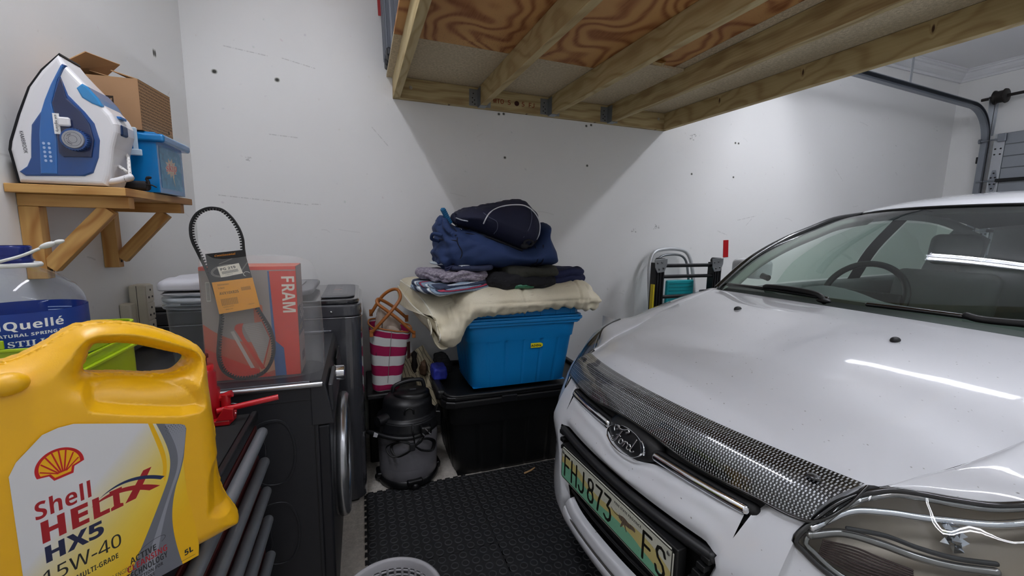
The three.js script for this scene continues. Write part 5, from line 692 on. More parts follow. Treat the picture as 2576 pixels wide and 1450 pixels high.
// ---------- striped tote, pouch, vacuum ----------
{
  const t = thing('tote_bag', 'magenta and white striped tote bag with tan leather handles beside the washing machine', 'bag', [0.105, 0.452, 0.37]);
  const tx = canvasTex(64, 1024, (c) => { for (let i = 0; i < 9; i++) { c.fillStyle = i % 2 ? '#a00d4c' : '#d8d9d6'; c.fillRect(0, i * 1024 / 9, 64, 1024 / 9 + 1); } });
  const m = S(0xffffff, 0.85, 0, { map: tx, bumpMap: rep(weave, 6, 6), bumpScale: 0.0005 }), lea = S(0xa5622a, 0.42), dl = S(0x42221a, 0.6);
  const ringAt = (v, r = 1) => { const h = 0.345 * v, cx = 0.028 * v, w = 0.068 + 0.04 * v, d = 0.05 + 0.022 * v; return Array.from({ length: 24 }, (_, i) => { const a = i / 24 * Math.PI * 2, k = 3, c = Math.cos(a), s = Math.sin(a), q = Math.pow(Math.pow(Math.abs(c), k) + Math.pow(Math.abs(s), k), -1 / k); const x = c * q * w * r, z = s * q * d * r; return V(cx + x, h - x * 0.2 * v - 0.02 * v * (z / d) * 0.6 + 0.006 * nz(x * 20, z * 20, v * 3), z + 0.003 * nz(v * 7, a * 2, 3)); }); };
  const rows = [0, 0.03, 0.2, 0.4, 0.6, 0.8, 0.95, 1].map((v, i) => ringAt(v, i === 0 ? 0.9 : 1));
  mesh('bag_shell', loft(rows, { nu: 3, nv: 4, closed: true, uvs: (p, u, v) => [u, v] }), m, t);
  mesh('bag_base', loft([ringAt(0.005, 0.9), ringAt(0.005, 0.4), ringAt(0.005, 0.02)], { nu: 2, nv: 2, closed: true }), S(0xcac5ba, 0.85), t);
  mesh('rim_trim', tube(ringAt(1, 1.005), 0.0042, 96, true), lea, t);
  mesh('front_seam', tube([[0.03, 0.325, 0.077], [0.018, 0.2, 0.067], [0.006, 0.05, 0.058]], 0.0012, 20), S(0x8f8a88, 0.8), t);
  const H = (pts) => pts.map(([x, y, z]) => [x - 0.105, y - 0.452, z - 0.37]);
  mesh('handle', tube(H([[0.035, 0.775, 0.435], [0.085, 0.83, 0.445], [0.148, 0.898, 0.435], [0.185, 0.95, 0.41], [0.176, 0.985, 0.39], [0.15, 0.985, 0.36], [0.104, 0.953, 0.335], [0.04, 0.855, 0.32]]), 0.0085, 60), lea, t);
  mesh('handle', tube(H([[0.222, 0.822, 0.32], [0.158, 0.885, 0.345], [0.102, 0.928, 0.37], [0.073, 0.942, 0.395], [0.07, 0.926, 0.415], [0.111, 0.891, 0.435], [0.166, 0.845, 0.44], [0.212, 0.797, 0.44], [0.248, 0.762, 0.435]]), 0.0085, 60), lea, t);
  for (const p of [[0.037, 0.778, 0.44], [0.247, 0.758, 0.437], [0.04, 0.86, 0.315], [0.224, 0.82, 0.315]]) mesh('handle_tab', bx(-0.009, 0.009, -0.022, 0.016, -0.003, 0.003, 0.003, 2).translate(p[0] - 0.105, p[1] - 0.452, p[2] - 0.37), lea, t);
  for (const [x, y] of [[-0.052, 0.245], [0.115, 0.215]]) mesh('side_strap', bx(-0.012, 0.012, -0.045, 0.045, 0, 0.004, 0.003, 2).rotateY(x < 0 ? -0.8 : 0.8).translate(x, y, 0.045), dl, t);
  const pch = thing('wash_bag', 'beige rounded pouch with dark piping inside the striped tote bag', 'pouch', [0.125, 0.66, 0.37]);
  const so = sd2(smoothPts([[-0.06, 0.0], [-0.06, 0.19], [-0.045, 0.232], [-0.01, 0.226], [0.03, 0.185], [0.058, 0.14], [0.064, 0.05], [0.06, 0]], 4));
  mesh('pouch_body', nets(pillow(so, 0.042, 0.03), [-0.075, -0.005, -0.05], [0.08, 0.245, 0.05], 0.005), S(0xb9a99a, 0.8), pch);
  mesh('piping', tube([[-0.03, 0.03, 0.043], [-0.034, 0.15, 0.043], [-0.02, 0.205, 0.036], [0.0, 0.215, 0.02]], 0.0022, 30), S(0x2f2723, 0.7), pch);
  mesh('front_pocket', nets(pillow(sd2(smoothPts([[-0.02, 0.0], [-0.02, 0.12], [-0.005, 0.145], [0.04, 0.13], [0.055, 0.1], [0.055, 0]], 4)), 0.012, 0.02), [-0.035, -0.005, -0.02], [0.07, 0.155, 0.02], 0.004).translate(0.002, 0, 0.046), S(0xb2a293, 0.8), pch);
  const bb = thing('support_box', 'black box added as a support in the dark gap under the striped tote bag', 'box', [0.1, 0, 0.25]);  // support box added under the tote, where only a dark gap is known
  mesh('box_body', bx(-0.085, 0.16, 0.001, 0.42, -0.2, 0.06, 0.01, 2), blk, bb); mesh('box_lid', bx(-0.095, 0.17, 0.421, 0.45, -0.21, 0.19, 0.008, 2), blk, bb);
}
{
  const t = thing('wet_vacuum', 'round grey and black wet and dry vacuum cleaner with its cord tied up in front', 'vacuum cleaner', [0.205, 0.001, 0.478]);
  const gy = S(0x8b8a90, 0.42, 0.25), bk = S(0x17181b, 0.42), bk2 = S(0x0d0e10, 0.35), dust = S(0x4d4a48, 0.8);
  mesh('tank', lathe([[0.0, 0.035], [0.128, 0.035], [0.147, 0.045], [0.148, 0.1], [0.147, 0.105], [0.149, 0.11], [0.15, 0.19], [0.149, 0.195], [0.151, 0.2], [0.152, 0.3], [0.0, 0.3]], 64), gy, t);
  mesh('base_ring', lathe([[0.1, 0.006], [0.15, 0.008], [0.156, 0.02], [0.152, 0.045], [0.13, 0.05]], 64), bk2, t);
  for (const a of [0.1, 1.67, 3.2, 4.75]) mesh('caster', [new THREE.SphereGeometry(0.021, 18, 12).translate(Math.sin(a) * 0.152, 0.021, Math.cos(a) * 0.152), bx(-0.04, 0.04, 0.03, 0.058, -0.012, 0.02, 0.01, 2).rotateY(a).translate(Math.sin(a) * 0.145, 0, Math.cos(a) * 0.145)], bk2, t);
  mesh('collar', lathe([[0.1, 0.285], [0.158, 0.288], [0.164, 0.295], [0.164, 0.312], [0.157, 0.318], [0.156, 0.345], [0.15, 0.35], [0.1, 0.352]], 64), bk, t);
  mesh('head', lathe([[0.148, 0.351], [0.14, 0.36], [0.128, 0.365], [0.124, 0.42], [0.118, 0.438], [0.1, 0.448], [0.098, 0.452], [0.085, 0.458], [0.0, 0.465]], 64), bk, t);
  mesh('head_cap', lathe([[0.09, 0.44], [0.087, 0.462], [0.07, 0.472], [0, 0.476]], 48).scale(1.05, 1, 0.85).translate(0.02, 0.004, 0.015), bk2, t);
  mesh('carry_handle', tube([[-0.07, 0.452, -0.02], [-0.068, 0.484, -0.022], [-0.03, 0.503, -0.024], [0.04, 0.512, -0.028], [0.078, 0.505, -0.03], [0.088, 0.478, -0.03], [0.09, 0.45, -0.03]], 0.011, 40), bk, t);
  mesh('switch', bx(-0.022, 0.012, -0.004, 0.004, -0.006, 0.006, 0.002).translate(0.03, 0.483, 0.03), S(0x35363a, 0.4), t);
  for (const a of [-1.1, 1.25]) mesh('latch', bx(-0.03, 0.03, -0.05, 0.03, -0.012, 0.02, 0.008, 2).rotateY(a).translate(Math.sin(a) * 0.158, 0.34, Math.cos(a) * 0.158), bk2, t);
  mesh('hose_port', rod([-0.1, 0.36, 0.06], [-0.155, 0.36, 0.095], 0.026, 24), bk, t);
  mesh('collar_arm', tube([[-0.2, 0.3, 0.06], [-0.165, 0.3, 0.09], [-0.1, 0.292, 0.14], [-0.02, 0.288, 0.165], [0.06, 0.292, 0.155]], 0.011, 30), bk, t);
  mesh('white_tag', slab([[-0.013, -0.011], [0.007, -0.013], [0.013, 0.006], [-0.006, 0.013]], 0.002, 0.0004).rotateY(-0.5).translate(-0.165, 0.305, 0.115), S(0xd9dadd, 0.5), t);
  mesh('bracket_loop', tube([[-0.028, 0.395, 0.128], [-0.024, 0.415, 0.128], [-0.005, 0.424, 0.126], [0.014, 0.414, 0.128], [0.016, 0.393, 0.128]], 0.004, 24), bk2, t);
  const L = []; let q = 5; const r = () => { q = (q * 16807) % 2147483647; return q / 2147483647; };
  for (let i = 0; i < 4; i++) { const w = 0.09 + r() * 0.03, h = 0.028 + r() * 0.014; L.push([0.012, 0.245, 0.168], [-w * 0.45, 0.245 + h * 0.9, 0.164], [-w, 0.235 + 0.01 * r(), 0.15 - w * 0.2], [-w * 0.8, 0.235 - h, 0.158], [-w * 0.3, 0.228 - h * 0.5, 0.166], [0.012, 0.24, 0.17]); const w2 = 0.085 + r() * 0.03, h2 = 0.024 + r() * 0.012; L.push([w2 * 0.5, 0.25 + h2 * 0.7, 0.164], [w2 + 0.012, 0.238 + 0.01 * r(), 0.145], [w2, 0.232 - h2, 0.15], [w2 * 0.5, 0.232 - h2 * 0.6, 0.163]); }
  mesh('power_cord', [tube(L, 0.0036, 420), tube([[0.008, 0.35, 0.152], [0.006, 0.32, 0.17], [0.012, 0.28, 0.172], [0.014, 0.25, 0.168]], 0.0038, 24), tube([[0.02, 0.245, 0.168], [0.045, 0.262, 0.17], [0.058, 0.29, 0.172], [0.06, 0.315, 0.17]], 0.0038, 20)], bk2, t);
  mesh('cord_tie', bx(-0.01, 0.016, 0.224, 0.262, 0.16, 0.18, 0.006, 2), S(0x232427, 0.8), t);
  const pl = mesh('plug', nets((x, y, z) => Math.hypot(Math.max(Math.abs(x) - 0.016, 0), Math.max(Math.abs(y) - 0.01, 0), Math.max(Math.abs(z) - 0.012, 0)) - 0.012, [-0.035, -0.03, -0.03], [0.035, 0.03, 0.03], 0.004), bk2, t); pl.position.set(0.068, 0.325, 0.172);
  for (const [x, y] of [[-0.004, 0.012], [-0.018, -0.01], [0.012, -0.008]]) mesh('pin', [rod([x, y, 0.022], [x + 0.008, y - 0.003, 0.042], 0.0034, 12)], S(0xe2e3e6, 0.2, 0.9), pl);
  for (let i = 0; i < 2; i++) mesh('dirt_patch', slab(i ? [[-0.02, -0.01], [0.01, -0.014], [0.02, 0.004], [0, 0.012]] : [[-0.03, -0.02], [0.02, -0.024], [0.034, 0.016], [-0.02, 0.022]], 0.001, 0.0002).translate(-0.01 + i * 0.02, 0.19 - i * 0.02, 0.1512), dust, t).visible = true;
  for (const n of ['dirt_patch', 'dirt_patch_001']) t.remove(t.children.find((c) => c.name === n));
}
// odds and ends behind the vacuum
{
  const a = thing('paper_bundle', 'crumpled cream patterned paper behind the vacuum cleaner', 'paper', [0.325, 0.43, 0.22]);
  const px = canvasTex(128, 128, (c) => { c.fillStyle = '#cfc2a2'; c.fillRect(0, 0, 128, 128); c.strokeStyle = '#3a3426'; c.lineWidth = 3; for (let i = 0; i < 5; i++) { c.beginPath(); c.moveTo(i * 30, 0); c.lineTo(i * 22 + 20, 60); c.lineTo(i * 30 - 10, 128); c.stroke(); } });
  mesh('sheet', disp(new THREE.PlaneGeometry(0.2, 0.34, 24, 34), (p, n) => p.addScaledVector(n, 0.02 * nz(p.x * 18, p.y * 14) + 0.008 * nz(p.x * 50, p.y * 40))), S(0xffffff, 0.9, 0, { map: rep(px, 2, 3) }), a).rotation.set(-0.35, 0.2, 0.5);
  const b = thing('ceramic_figurine', 'slim dark ornament leaning behind the paper beside the tote bag', 'ornament', [0.275, 0.43, 0.2]);
  mesh('stem', disp(lathe([[0.0, 0], [0.02, 0], [0.016, 0.05], [0.02, 0.08], [0.012, 0.12], [0.018, 0.15], [0.0, 0.17]], 20), (p, n) => p.addScaledVector(n, 0.004 * nz(p.x * 70, p.y * 50, p.z * 70))), S(0x2b2521, 0.6), b); mesh('brown_piece', nets((x, y, z) => Math.hypot(x, y * 0.5, z) - 0.025 - 0.008 * nz(x * 50, y * 40, z * 50), [-0.05, -0.08, -0.05], [0.05, 0.08, 0.05], 0.006).translate(0.05, 0.06, 0.02), S(0x5f4631, 0.8), b);
  const c = thing('blue_cloth', 'small royal blue item beside the black tote lid', 'cloth', [0.405, 0.42, 0.3]);
  mesh('cloth_body', nets((x, y, z) => Math.hypot(Math.max(Math.abs(x) - 0.025, 0), Math.max(Math.abs(y - 0.035) - 0.02, 0), Math.max(Math.abs(z) - 0.05, 0)) - 0.014 - 0.004 * nz(x * 40, y * 40, z * 40), [-0.06, -0.01, -0.09], [0.06, 0.09, 0.09], 0.005), S(0x25309c, 0.6), c);
  c.position.set(0.392, 0.474, 0.34);
  const d = thing('black_cloth', 'black quilted cloth bundled on the black tote lid left of the blue tub', 'cloth', [0.44, 0.468, 0.2]);
  mesh('cloth_body', disp(nets((x, y, z) => Math.hypot(Math.max(Math.abs(x) - 0.02, 0), Math.max(Math.abs(y - 0.04) - 0.02, 0), Math.max(Math.abs(z) - 0.09, 0)) - 0.02, [-0.06, -0.01, -0.13], [0.06, 0.1, 0.13], 0.006), (p, n) => p.addScaledVector(n, 0.006 * nz(p.x * 40, p.y * 40, p.z * 40))), S(0x15161a, 0.8), d);
}
// ---------- ladder and step stool by the wall ----------
{
  const t = thing('folding_ladder', 'black folding ladder with steel hinge plates leaning by the back wall behind the car', 'ladder', [1.87, 0, 0.3]);
  const bk = S(0x18191c, 0.4, 0.3), st = S(0xa9abad, 0.35, 0.8), ye = S(0xd8c21c, 0.5);
  const rail = (x, w, n = 'rail') => { const r = mesh(n, [bx(x - w / 2, x + w / 2, 0.001, 1.105, -0.028, 0.028, 0.004, 2)], bk, t); for (let i = -1; i <= 1; i++) mesh('rail_rib', bx(x + i * w * 0.3 - 0.004, x + i * w * 0.3 + 0.004, 0.02, 1.09, 0.028, 0.033, 0.0015), bk, r); return r; };
  rail(0.02, 0.075); rail(0.52, 0.075); 
  for (const y of [1.085, 1.01, 0.87, 0.6, 0.33]) mesh('rung', rod([0.04, y, 0.01], [0.5, y, 0.01], 0.0125, 16), bk, t);
  for (const x of [0.02, 0.51]) { const p = mesh('hinge_plate', slab([[-0.055, 0.055], [0.045, 0.06], [0.045, 0.02], [0.025, -0.03], [-0.03, -0.035], [-0.05, 0.0]], 0.006, 0.0015).translate(x, 1.075, 0.037), st, t); for (const [a, b] of [[-0.035, 0.03], [0.0, 0.035], [-0.02, -0.012], [0.015, -0.005]]) mesh('bolt', new THREE.SphereGeometry(0.007, 12, 8).scale(1, 1, 0.6).translate(x + a, 1.075 + b, 0.041), S(0x6b6c6e, 0.3, 0.9), p); mesh('cap', new THREE.CylinderGeometry(0.022, 0.022, 0.07, 24).rotateX(Math.PI / 2).translate(x + 0.022, 1.115, 0), bk, t); }
  mesh('yellow_label', bx(-0.03, -0.0185, 0.62, 0.96, 0.0, 0.03, 0.001), ye, t);
}
{
  const t = thing('step_stool', 'white step stool with turquoise treads leaning on the back wall behind the black ladder', 'step stool', [2.2, 0, 0.12]);
  const w = S(0xcfd2d4, 0.35, 0.3), tq = S(0x16aab2, 0.45), gr = S(0x8d9194, 0.35, 0.6);
  mesh('frame_hoop', tube([[-0.21, 0.01, 0.08], [-0.215, 0.6, 0.03], [-0.21, 1.08, -0.03], [-0.17, 1.16, -0.045], [-0.08, 1.185, -0.05], [0.06, 1.185, -0.05], [0.13, 1.165, -0.045], [0.165, 1.1, -0.03], [0.2, 0.7, 0.02], [0.21, 0.01, 0.08]], 0.014, 90, false, 12), w, t);
  mesh('inner_hoop', tube([[-0.17, 0.5, 0.05], [-0.17, 1.0, -0.01], [-0.15, 1.11, -0.02], [-0.1, 1.14, -0.02], [0.06, 1.14, -0.02], [0.11, 1.1, -0.02], [0.13, 1.0, -0.01], [0.15, 0.5, 0.05]], 0.009, 60), gr, t);
  for (const [y, h] of [[0.905, 0.075], [0.79, 0.07], [0.5, 0.07]]) { const s = mesh('tread', bx(-0.12, 0.13, y - h, y + h * 0.8, 0.035, 0.06, 0.012, 3), tq, t); for (let i = 0; i < 4; i++) mesh('tread_groove', bx(-0.1, 0.11, y - h * 0.6 + i * 0.026, y - h * 0.6 + i * 0.026 + 0.006, 0.06, 0.0625, 0.001), S(0x0f8f96, 0.5), s); }
  mesh('side_arm', [rod([0.16, 0.995, 0.0], [0.19, 0.62, 0.07], 0.011)], w, t); mesh('pivot', rod([0.1, 0.985, 0.03], [0.17, 0.985, 0.0], 0.012), tq, t);
}
// ---------- grey basket at the bottom edge ----------
{
  const t = thing('waste_basket', 'round grey plastic basket with slotted sides at the bottom edge of the view', 'basket', [0.044, 0.007, 1.598]);
  const g = S(0x9a999c, 0.5);
  mesh('rim', lathe([[0.118, 0.325], [0.122, 0.343], [0.13, 0.349], [0.138, 0.343], [0.139, 0.328], [0.136, 0.326], [0.135, 0.34], [0.13, 0.344], [0.124, 0.338], [0.12, 0.324]], 72), g, t);
  mesh('base', lathe([[0, 0.002], [0.09, 0.002], [0.094, 0.008], [0.0, 0.006]], 48), g, t);
  const r = (y) => 0.093 + 0.026 * y / 0.325;
  for (const y of [0.015, 0.1, 0.18, 0.25, 0.29, 0.305, 0.318]) mesh('hoop', new THREE.TorusGeometry(r(y), 0.003, 8, 72).rotateX(Math.PI / 2).translate(0, y, 0), g, t);
  for (let i = 0; i < 36; i++) { const a = i / 36 * 6.2832; mesh('slat', rod([Math.cos(a) * r(0.006), 0.006, Math.sin(a) * r(0.006)], [Math.cos(a) * r(0.325), 0.325, Math.sin(a) * r(0.325)], 0.0042, 6), g, t); }
}
// ---------- the car, nose to the left; x runs back from the number plate, z towards the camera ----------
{
  const car = thing('car', 'white hatchback car parked nose-in with a carbon-look bonnet guard and dirty front', 'car', [0.658, 0, 1.647], 0.059);
  const dirt = canvasTex(1024, 1024, (c, w, h) => { c.fillStyle = '#d3d5d9'; c.fillRect(0, 0, w, h); let q = 11; const r = () => { q = (q * 16807) % 2147483647; return q / 2147483647; }; for (let i = 0; i < 260; i++) { c.fillStyle = `rgba(60,56,50,${0.15 + r() * 0.5})`; c.beginPath(); c.ellipse(r() * w, r() * h, 0.6 + r() * 1.6, 0.5 + r(), r() * 3, 0, 7); c.fill(); } for (let i = 0; i < 26; i++) { c.strokeStyle = `rgba(50,48,46,${0.25 + r() * 0.35})`; c.lineWidth = 1; const x = r() * w, y = r() * h; c.beginPath(); c.moveTo(x, y); c.lineTo(x + r() * 14 - 7, y + r() * 8 - 4); c.stroke(); } });
  const paint = P(0xffffff, 0.34, { map: dirt, clearcoat: 1, clearcoatRoughness: 0.04 });
  const hoodPaint = paint, black = S(0x0f1012, 0.5), blackG = P(0x0b0c0e, 0.2, { clearcoat: 1 }), rubber = S(0x121214, 0.65), chr = S(0xe2e4e8, 0.06, 1), inner = S(0x515356, 0.75), cabin = S(0x808285, 0.85), glassM = P(0xe4f1ea, 0.0, { transmission: 1, thickness: 0, ior: 1.5 });
  const uvm = (p) => [p.z * 0.9 + 0.3, p.x * 0.9 + p.y * 0.6];
  const BY = [0.15, 0.2, 0.25, 0.3, 0.36, 0.45, 0.56, 0.588, 0.64, 0.7, 0.737, 0.77], BX = [0.09, 0.05, 0.01, -0.01, -0.012, -0.005, -0.003, 0.001, 0.03, 0.066, 0.096, 0.125];
  const ip = (x, X, Y) => { let i = 0; while (i < X.length - 2 && x > X[i + 1]) i++; return Y[i] + (Y[i + 1] - Y[i]) * cl((x - X[i]) / (X[i + 1] - X[i]), 0, 1); };
  const fx = (y, z) => { const a = Math.abs(z), thr = 0.28 + 0.14 * cl((y - 0.5) / 0.15); return ip(y, BY, BX) + 0.276 * z * z + 1.15 * Math.pow(Math.max(a - thr, 0), 2); };
  const edges = [[0.15, 0.735, 0.457], [0.19, 0.766, 0.472], [0.25, 0.8, 0.487], [0.29, 0.806, 0.505], [0.421, 0.841, 0.55], [0.557, 0.869, 0.58], [0.669, 0.904, 0.6], [0.786, 0.937, 0.62], [0.907, 0.965, 0.635], [1.043, 0.991, 0.65], [1.145, 1.012, 0.66]];
  const cen = [[0.088, 0.738], [0.112, 0.785], [0.155, 0.822], [0.225, 0.862], [0.38, 0.917], [0.54, 0.953], [0.65, 0.977], [0.77, 1.0], [0.87, 1.013], [0.97, 1.023], [1.055, 1.031]];
  const rowAt = (i, ts, dy = 0) => ts.map((t) => { const e = edges[i], c = cen[i], a = Math.abs(t); const k = Math.pow(a, 2.1); let y = c[1] + (e[1] - c[1]) * k + dy;  return V(c[0] + (e[0] - c[0]) * k, y, e[2] * t); });
  const ts = [-1, -0.85, -0.7, -0.6, -0.45, -0.25, 0, 0.25, 0.45, 0.6, 0.7, 0.85, 1];
  mesh('bonnet', loft(edges.map((_, i) => rowAt(i, ts)), { nu: 4, nv: 6, uvs: uvm }), hoodPaint, car);
  // bonnet guard, carbon look
  const weaveT = canvasTex(64, 64, (c) => { c.fillStyle = '#0d0e10'; c.fillRect(0, 0, 64, 64); for (let i = 0; i < 4; i++) for (let j = 0; j < 4; j++) { c.fillStyle = ['#c4c7cb', '#a9acb0'][j % 2]; c.fillRect(i * 16 + 3 + (j % 2) * 4, j * 16 + 2, 7, 12); } });
  weaveT.repeat.set(1, 1);
  const gl = [[-0.457, 0.15, 0.737], [-0.35, 0.117, 0.737], [-0.24, 0.096, 0.737], [-0.18, 0.088, 0.742], [-0.1, 0.078, 0.755], [0, 0.074, 0.761], [0.1, 0.078, 0.755], [0.18, 0.088, 0.742], [0.24, 0.096, 0.737], [0.35, 0.117, 0.737], [0.457, 0.15, 0.737]];
  const gm1 = gl.map(([z, x]) => V(0.082 + (0.158 - 0.082) * Math.pow(Math.abs(z) / 0.457, 2), 0.782 - 0.024 * Math.pow(Math.abs(z) / 0.457, 2), z * 1.01)), gm2 = gl.map(([z]) => V(0.106 + 0.084 * Math.pow(Math.abs(z) / 0.457, 2), 0.812 - 0.03 * Math.pow(Math.abs(z) / 0.457, 2), z * 1.035)), gt = gl.map(([z]) => { const k = Math.pow(Math.abs(z) / 0.457, 2.1); return V(0.152 + 0.1 * k, 0.829 - 0.02 * k, z * 1.066); });
  const gg = loft([gl.map(([z, x, y]) => V(x - 0.012, y, z)), gm1.map((p) => p.clone().add(V(-0.006, 0.004, 0))), gm2.map((p) => p.clone().add(V(-0.004, 0.008, 0))), gt], { nu: 6, nv: 6, uvs: (p, u, v) => [p.z / 0.026, v * 0.1 / 0.02] });
  mesh('bonnet_guard', gg, P(0xffffff, 0.25, { map: weaveT, metalness: 0.35, clearcoat: 1, clearcoatRoughness: 0.03 }), car);
  mesh('guard_edge', tube([...gl.map(([z, x, y]) => V(x - 0.011, y, z)), V(0.2, 0.77, 0.485), V(0.25, 0.806, 0.492)], 0.0032, 90), blackG, car);
  mesh('guard_edge', tube([gt[0], V(0.2, 0.77, -0.485), V(0.15, 0.737, -0.46)], 0.004, 20), blackG, car);
  for (const z of [-0.43, 0.43]) mesh('guard_stud', new THREE.SphereGeometry(0.011, 16, 10).scale(1, 0.5, 1.2).translate(0.185, 0.806, z), P(0x2a2b2e, 0.2, { clearcoat: 1 }), car);
  // bumper
  const seq = (a, b, n) => Array.from({ length: n + 1 }, (_, i) => a + (b - a) * i / n);
  const band = [];
  for (const t of [0, 0.25, 0.6, 0.85, 1]) band.push(seq(-0.352, 0.352, 28).map((z) => { const a = Math.abs(z); const top = 0.692 - 0.012 * cl((0.25 - a) / 0.15) - 0.02 * Math.exp(-Math.pow(a / 0.085, 4)), bot = 0.603 - 0.008 * cl((a - 0.3) / 0.06); const y = bot + (top - bot) * t; return V(fx(y, z) + (t === 1 ? 0.012 : t === 0 ? 0.014 : 0) * cl((0.34 - a) / 0.04), y, z); }));
  mesh('bumper_band', loft(band, { nu: 2, nv: 5, uvs: uvm }), paint, car);
  const HO = [[0.118, 0.692, 0.447], [0.152, 0.737, 0.459], [0.192, 0.766, 0.469], [0.238, 0.788, 0.486], [0.262, 0.799, 0.503], [0.287, 0.804, 0.516], [0.328, 0.804, 0.546], [0.355, 0.807, 0.58], [0.39, 0.813, 0.62], [0.415, 0.827, 0.65], [0.45, 0.845, 0.68], [0.52, 0.859, 0.716], [0.6, 0.868, 0.746]];
  const HU = [[0.118, 0.692, 0.447], [0.128, 0.675, 0.462], [0.138, 0.66, 0.48], [0.15, 0.648, 0.5], [0.165, 0.643, 0.525], [0.19, 0.647, 0.557], [0.222, 0.66, 0.597], [0.26, 0.681, 0.637], [0.305, 0.706, 0.672], [0.355, 0.736, 0.702], [0.42, 0.775, 0.732], [0.5, 0.82, 0.75], [0.6, 0.862, 0.757]];
  for (const s of [1, -1]) {
    const m = (l) => l.map(([x, y, z]) => V(x, y, z * s));
    // bumper corner: from the grille edge outwards, up to the guard and round the lamp
    const zs = [0.34, 0.365, 0.39, 0.42, 0.4455, 0.4475, 0.46, 0.48, 0.5, 0.53, 0.56, 0.6, 0.64, 0.68, 0.715, 0.745, 0.79, 0.84, 0.875, 0.89], hz = HU.map((q) => q[2]);
    const topY = (z) => (z < 0.447 ? 0.738 : z < 0.757 ? ip(z, hz, HU.map((q) => q[1])) - 0.002 : 0.862), topX = (z) => (z < 0.447 ? fx(0.738, z) : z < 0.757 ? ip(z, hz, HU.map((q) => q[0])) + 0.003 : 0.6);
    const zin = (y) => ip(y, [0.2, 0.26, 0.32, 0.37, 0.42, 0.5, 0.57, 0.6, 0.64, 0.69, 0.715, 0.74], [0.235, 0.247, 0.252, 0.235, 0.275, 0.312, 0.332, 0.338, 0.352, 0.362, 0.368, 0.39]);
    const cg = grid(zs.length * 2 - 1, 27, (i, j) => { const zb = i % 2 ? (zs[(i - 1) / 2] + zs[(i + 1) / 2]) / 2 : zs[i / 2], T = j / 26, ty = topY(zb), y = 0.2 + (ty - 0.2) * T, z0 = zin(y), z = zb < 0.447 ? z0 + (0.447 - z0) * (zb - 0.34) / 0.107 : zb; let x = fx(y, z); const k = cl((T - 0.72) / 0.28); x = x + (topX(zb) - x) * (zb > 0.447 ? k * k : 0); x += zb < 0.3405 && (y < 0.585 || y > 0.705) ? 0.02 : 0; return V(x, y, z * s); }, uvm);
    mesh('bumper_corner', cg, paint, car);
    mesh('lamp_gap', loft([m([[0.15, 0.735, 0.455], [0.188, 0.762, 0.466], [0.222, 0.784, 0.476], [0.256, 0.806, 0.488]]), m([[0.148, 0.74, 0.459], [0.186, 0.77, 0.468], [0.228, 0.793, 0.483], [0.268, 0.808, 0.502]]), m([[0.16, 0.735, 0.463], [0.2, 0.764, 0.474], [0.244, 0.786, 0.492], [0.275, 0.799, 0.512]])], { nu: 4, nv: 3 }), rubber, car);
    // fender top and side
    const outer = [[0.287, 0.805, 0.517], [0.328, 0.806, 0.547], [0.39, 0.815, 0.621], [0.45, 0.847, 0.681], [0.52, 0.861, 0.717], [0.6, 0.87, 0.746], [0.7, 0.882, 0.746], [0.848, 0.926, 0.745], [0.954, 0.954, 0.745], [1.065, 0.98, 0.745], [1.165, 1.0, 0.742]];
    const hedge = [[0.288, 0.803, 0.506], [0.32, 0.812, 0.517], [0.36, 0.824, 0.53], [0.421, 0.84, 0.553], [0.48, 0.854, 0.567], [0.56, 0.872, 0.583], [0.65, 0.896, 0.6], [0.848, 0.948, 0.63], [0.954, 0.972, 0.643], [1.065, 0.992, 0.655], [1.165, 1.012, 0.664]];
    const md = outer.map((o, i) => { const h = hedge[i]; return [(o[0] + h[0]) / 2, (o[1] + h[1]) / 2 + 0.006, (o[2] + h[2]) / 2]; });
    mesh('fender_top', loft([m(hedge.map(([x, y, z]) => [x, y - 0.012, z - 0.001])), m(hedge.map(([x, y, z]) => [x, y + 0.0025, z - 0.0005])), m(md), m(outer)], { nu: 4, nv: 6, uvs: uvm }), paint, car);
    const sideX = [0.6, 0.7, 0.82, 0.95, 1.1, 1.3, 1.7, 2.3, 2.9, 3.5, 4.0, 4.25];
    const sr = sideX.map((x) => { const y0 = x < 1.17 ? ip(x, outer.map((q) => q[0]), outer.map((q) => q[1])) : x < 1.35 ? 1.0 : 0.985 + (x - 1.3) * 0.02, z0 = x < 1.17 ? 0.745 : 0.74 - Math.max(x - 3.2, 0) * 0.1, t = Math.max(x - 3.4, 0) * 0.12; return [V(x, y0, z0 * s), V(x, y0 - 0.035, (0.82 - t) * s), V(x, y0 - 0.11, (0.875 - t) * s), V(x, 0.7, (0.9 - t) * s), V(x, 0.5, (0.905 - t) * s), V(x, 0.32, (0.89 - t) * s), V(x, 0.22, (0.85 - t) * s)]; });
    mesh('body_side', loft(sr, { nu: 4, nv: 4, uvs: uvm }), paint, car);
    // wheel
    for (const wx of [0.93, 3.578]) { const w = mesh('wheel', lathe([[0.2, -0.1], [0.3, -0.1], [0.318, -0.08], [0.318, 0.08], [0.3, 0.1], [0.21, 0.1]], 48).rotateX(Math.PI / 2).translate(wx, 0.3185, s * 0.835), rubber, car); mesh('rim', [lathe([[0, 0.03], [0.05, 0.05], [0.06, 0.03], [0.2, 0.045], [0.208, 0.08], [0.2, 0.0], [0, 0.0]], 40).rotateX(s > 0 ? Math.PI / 2 : -Math.PI / 2).translate(wx, 0.3185, s * 0.86)], S(0x8c8f94, 0.3, 0.9), w); }
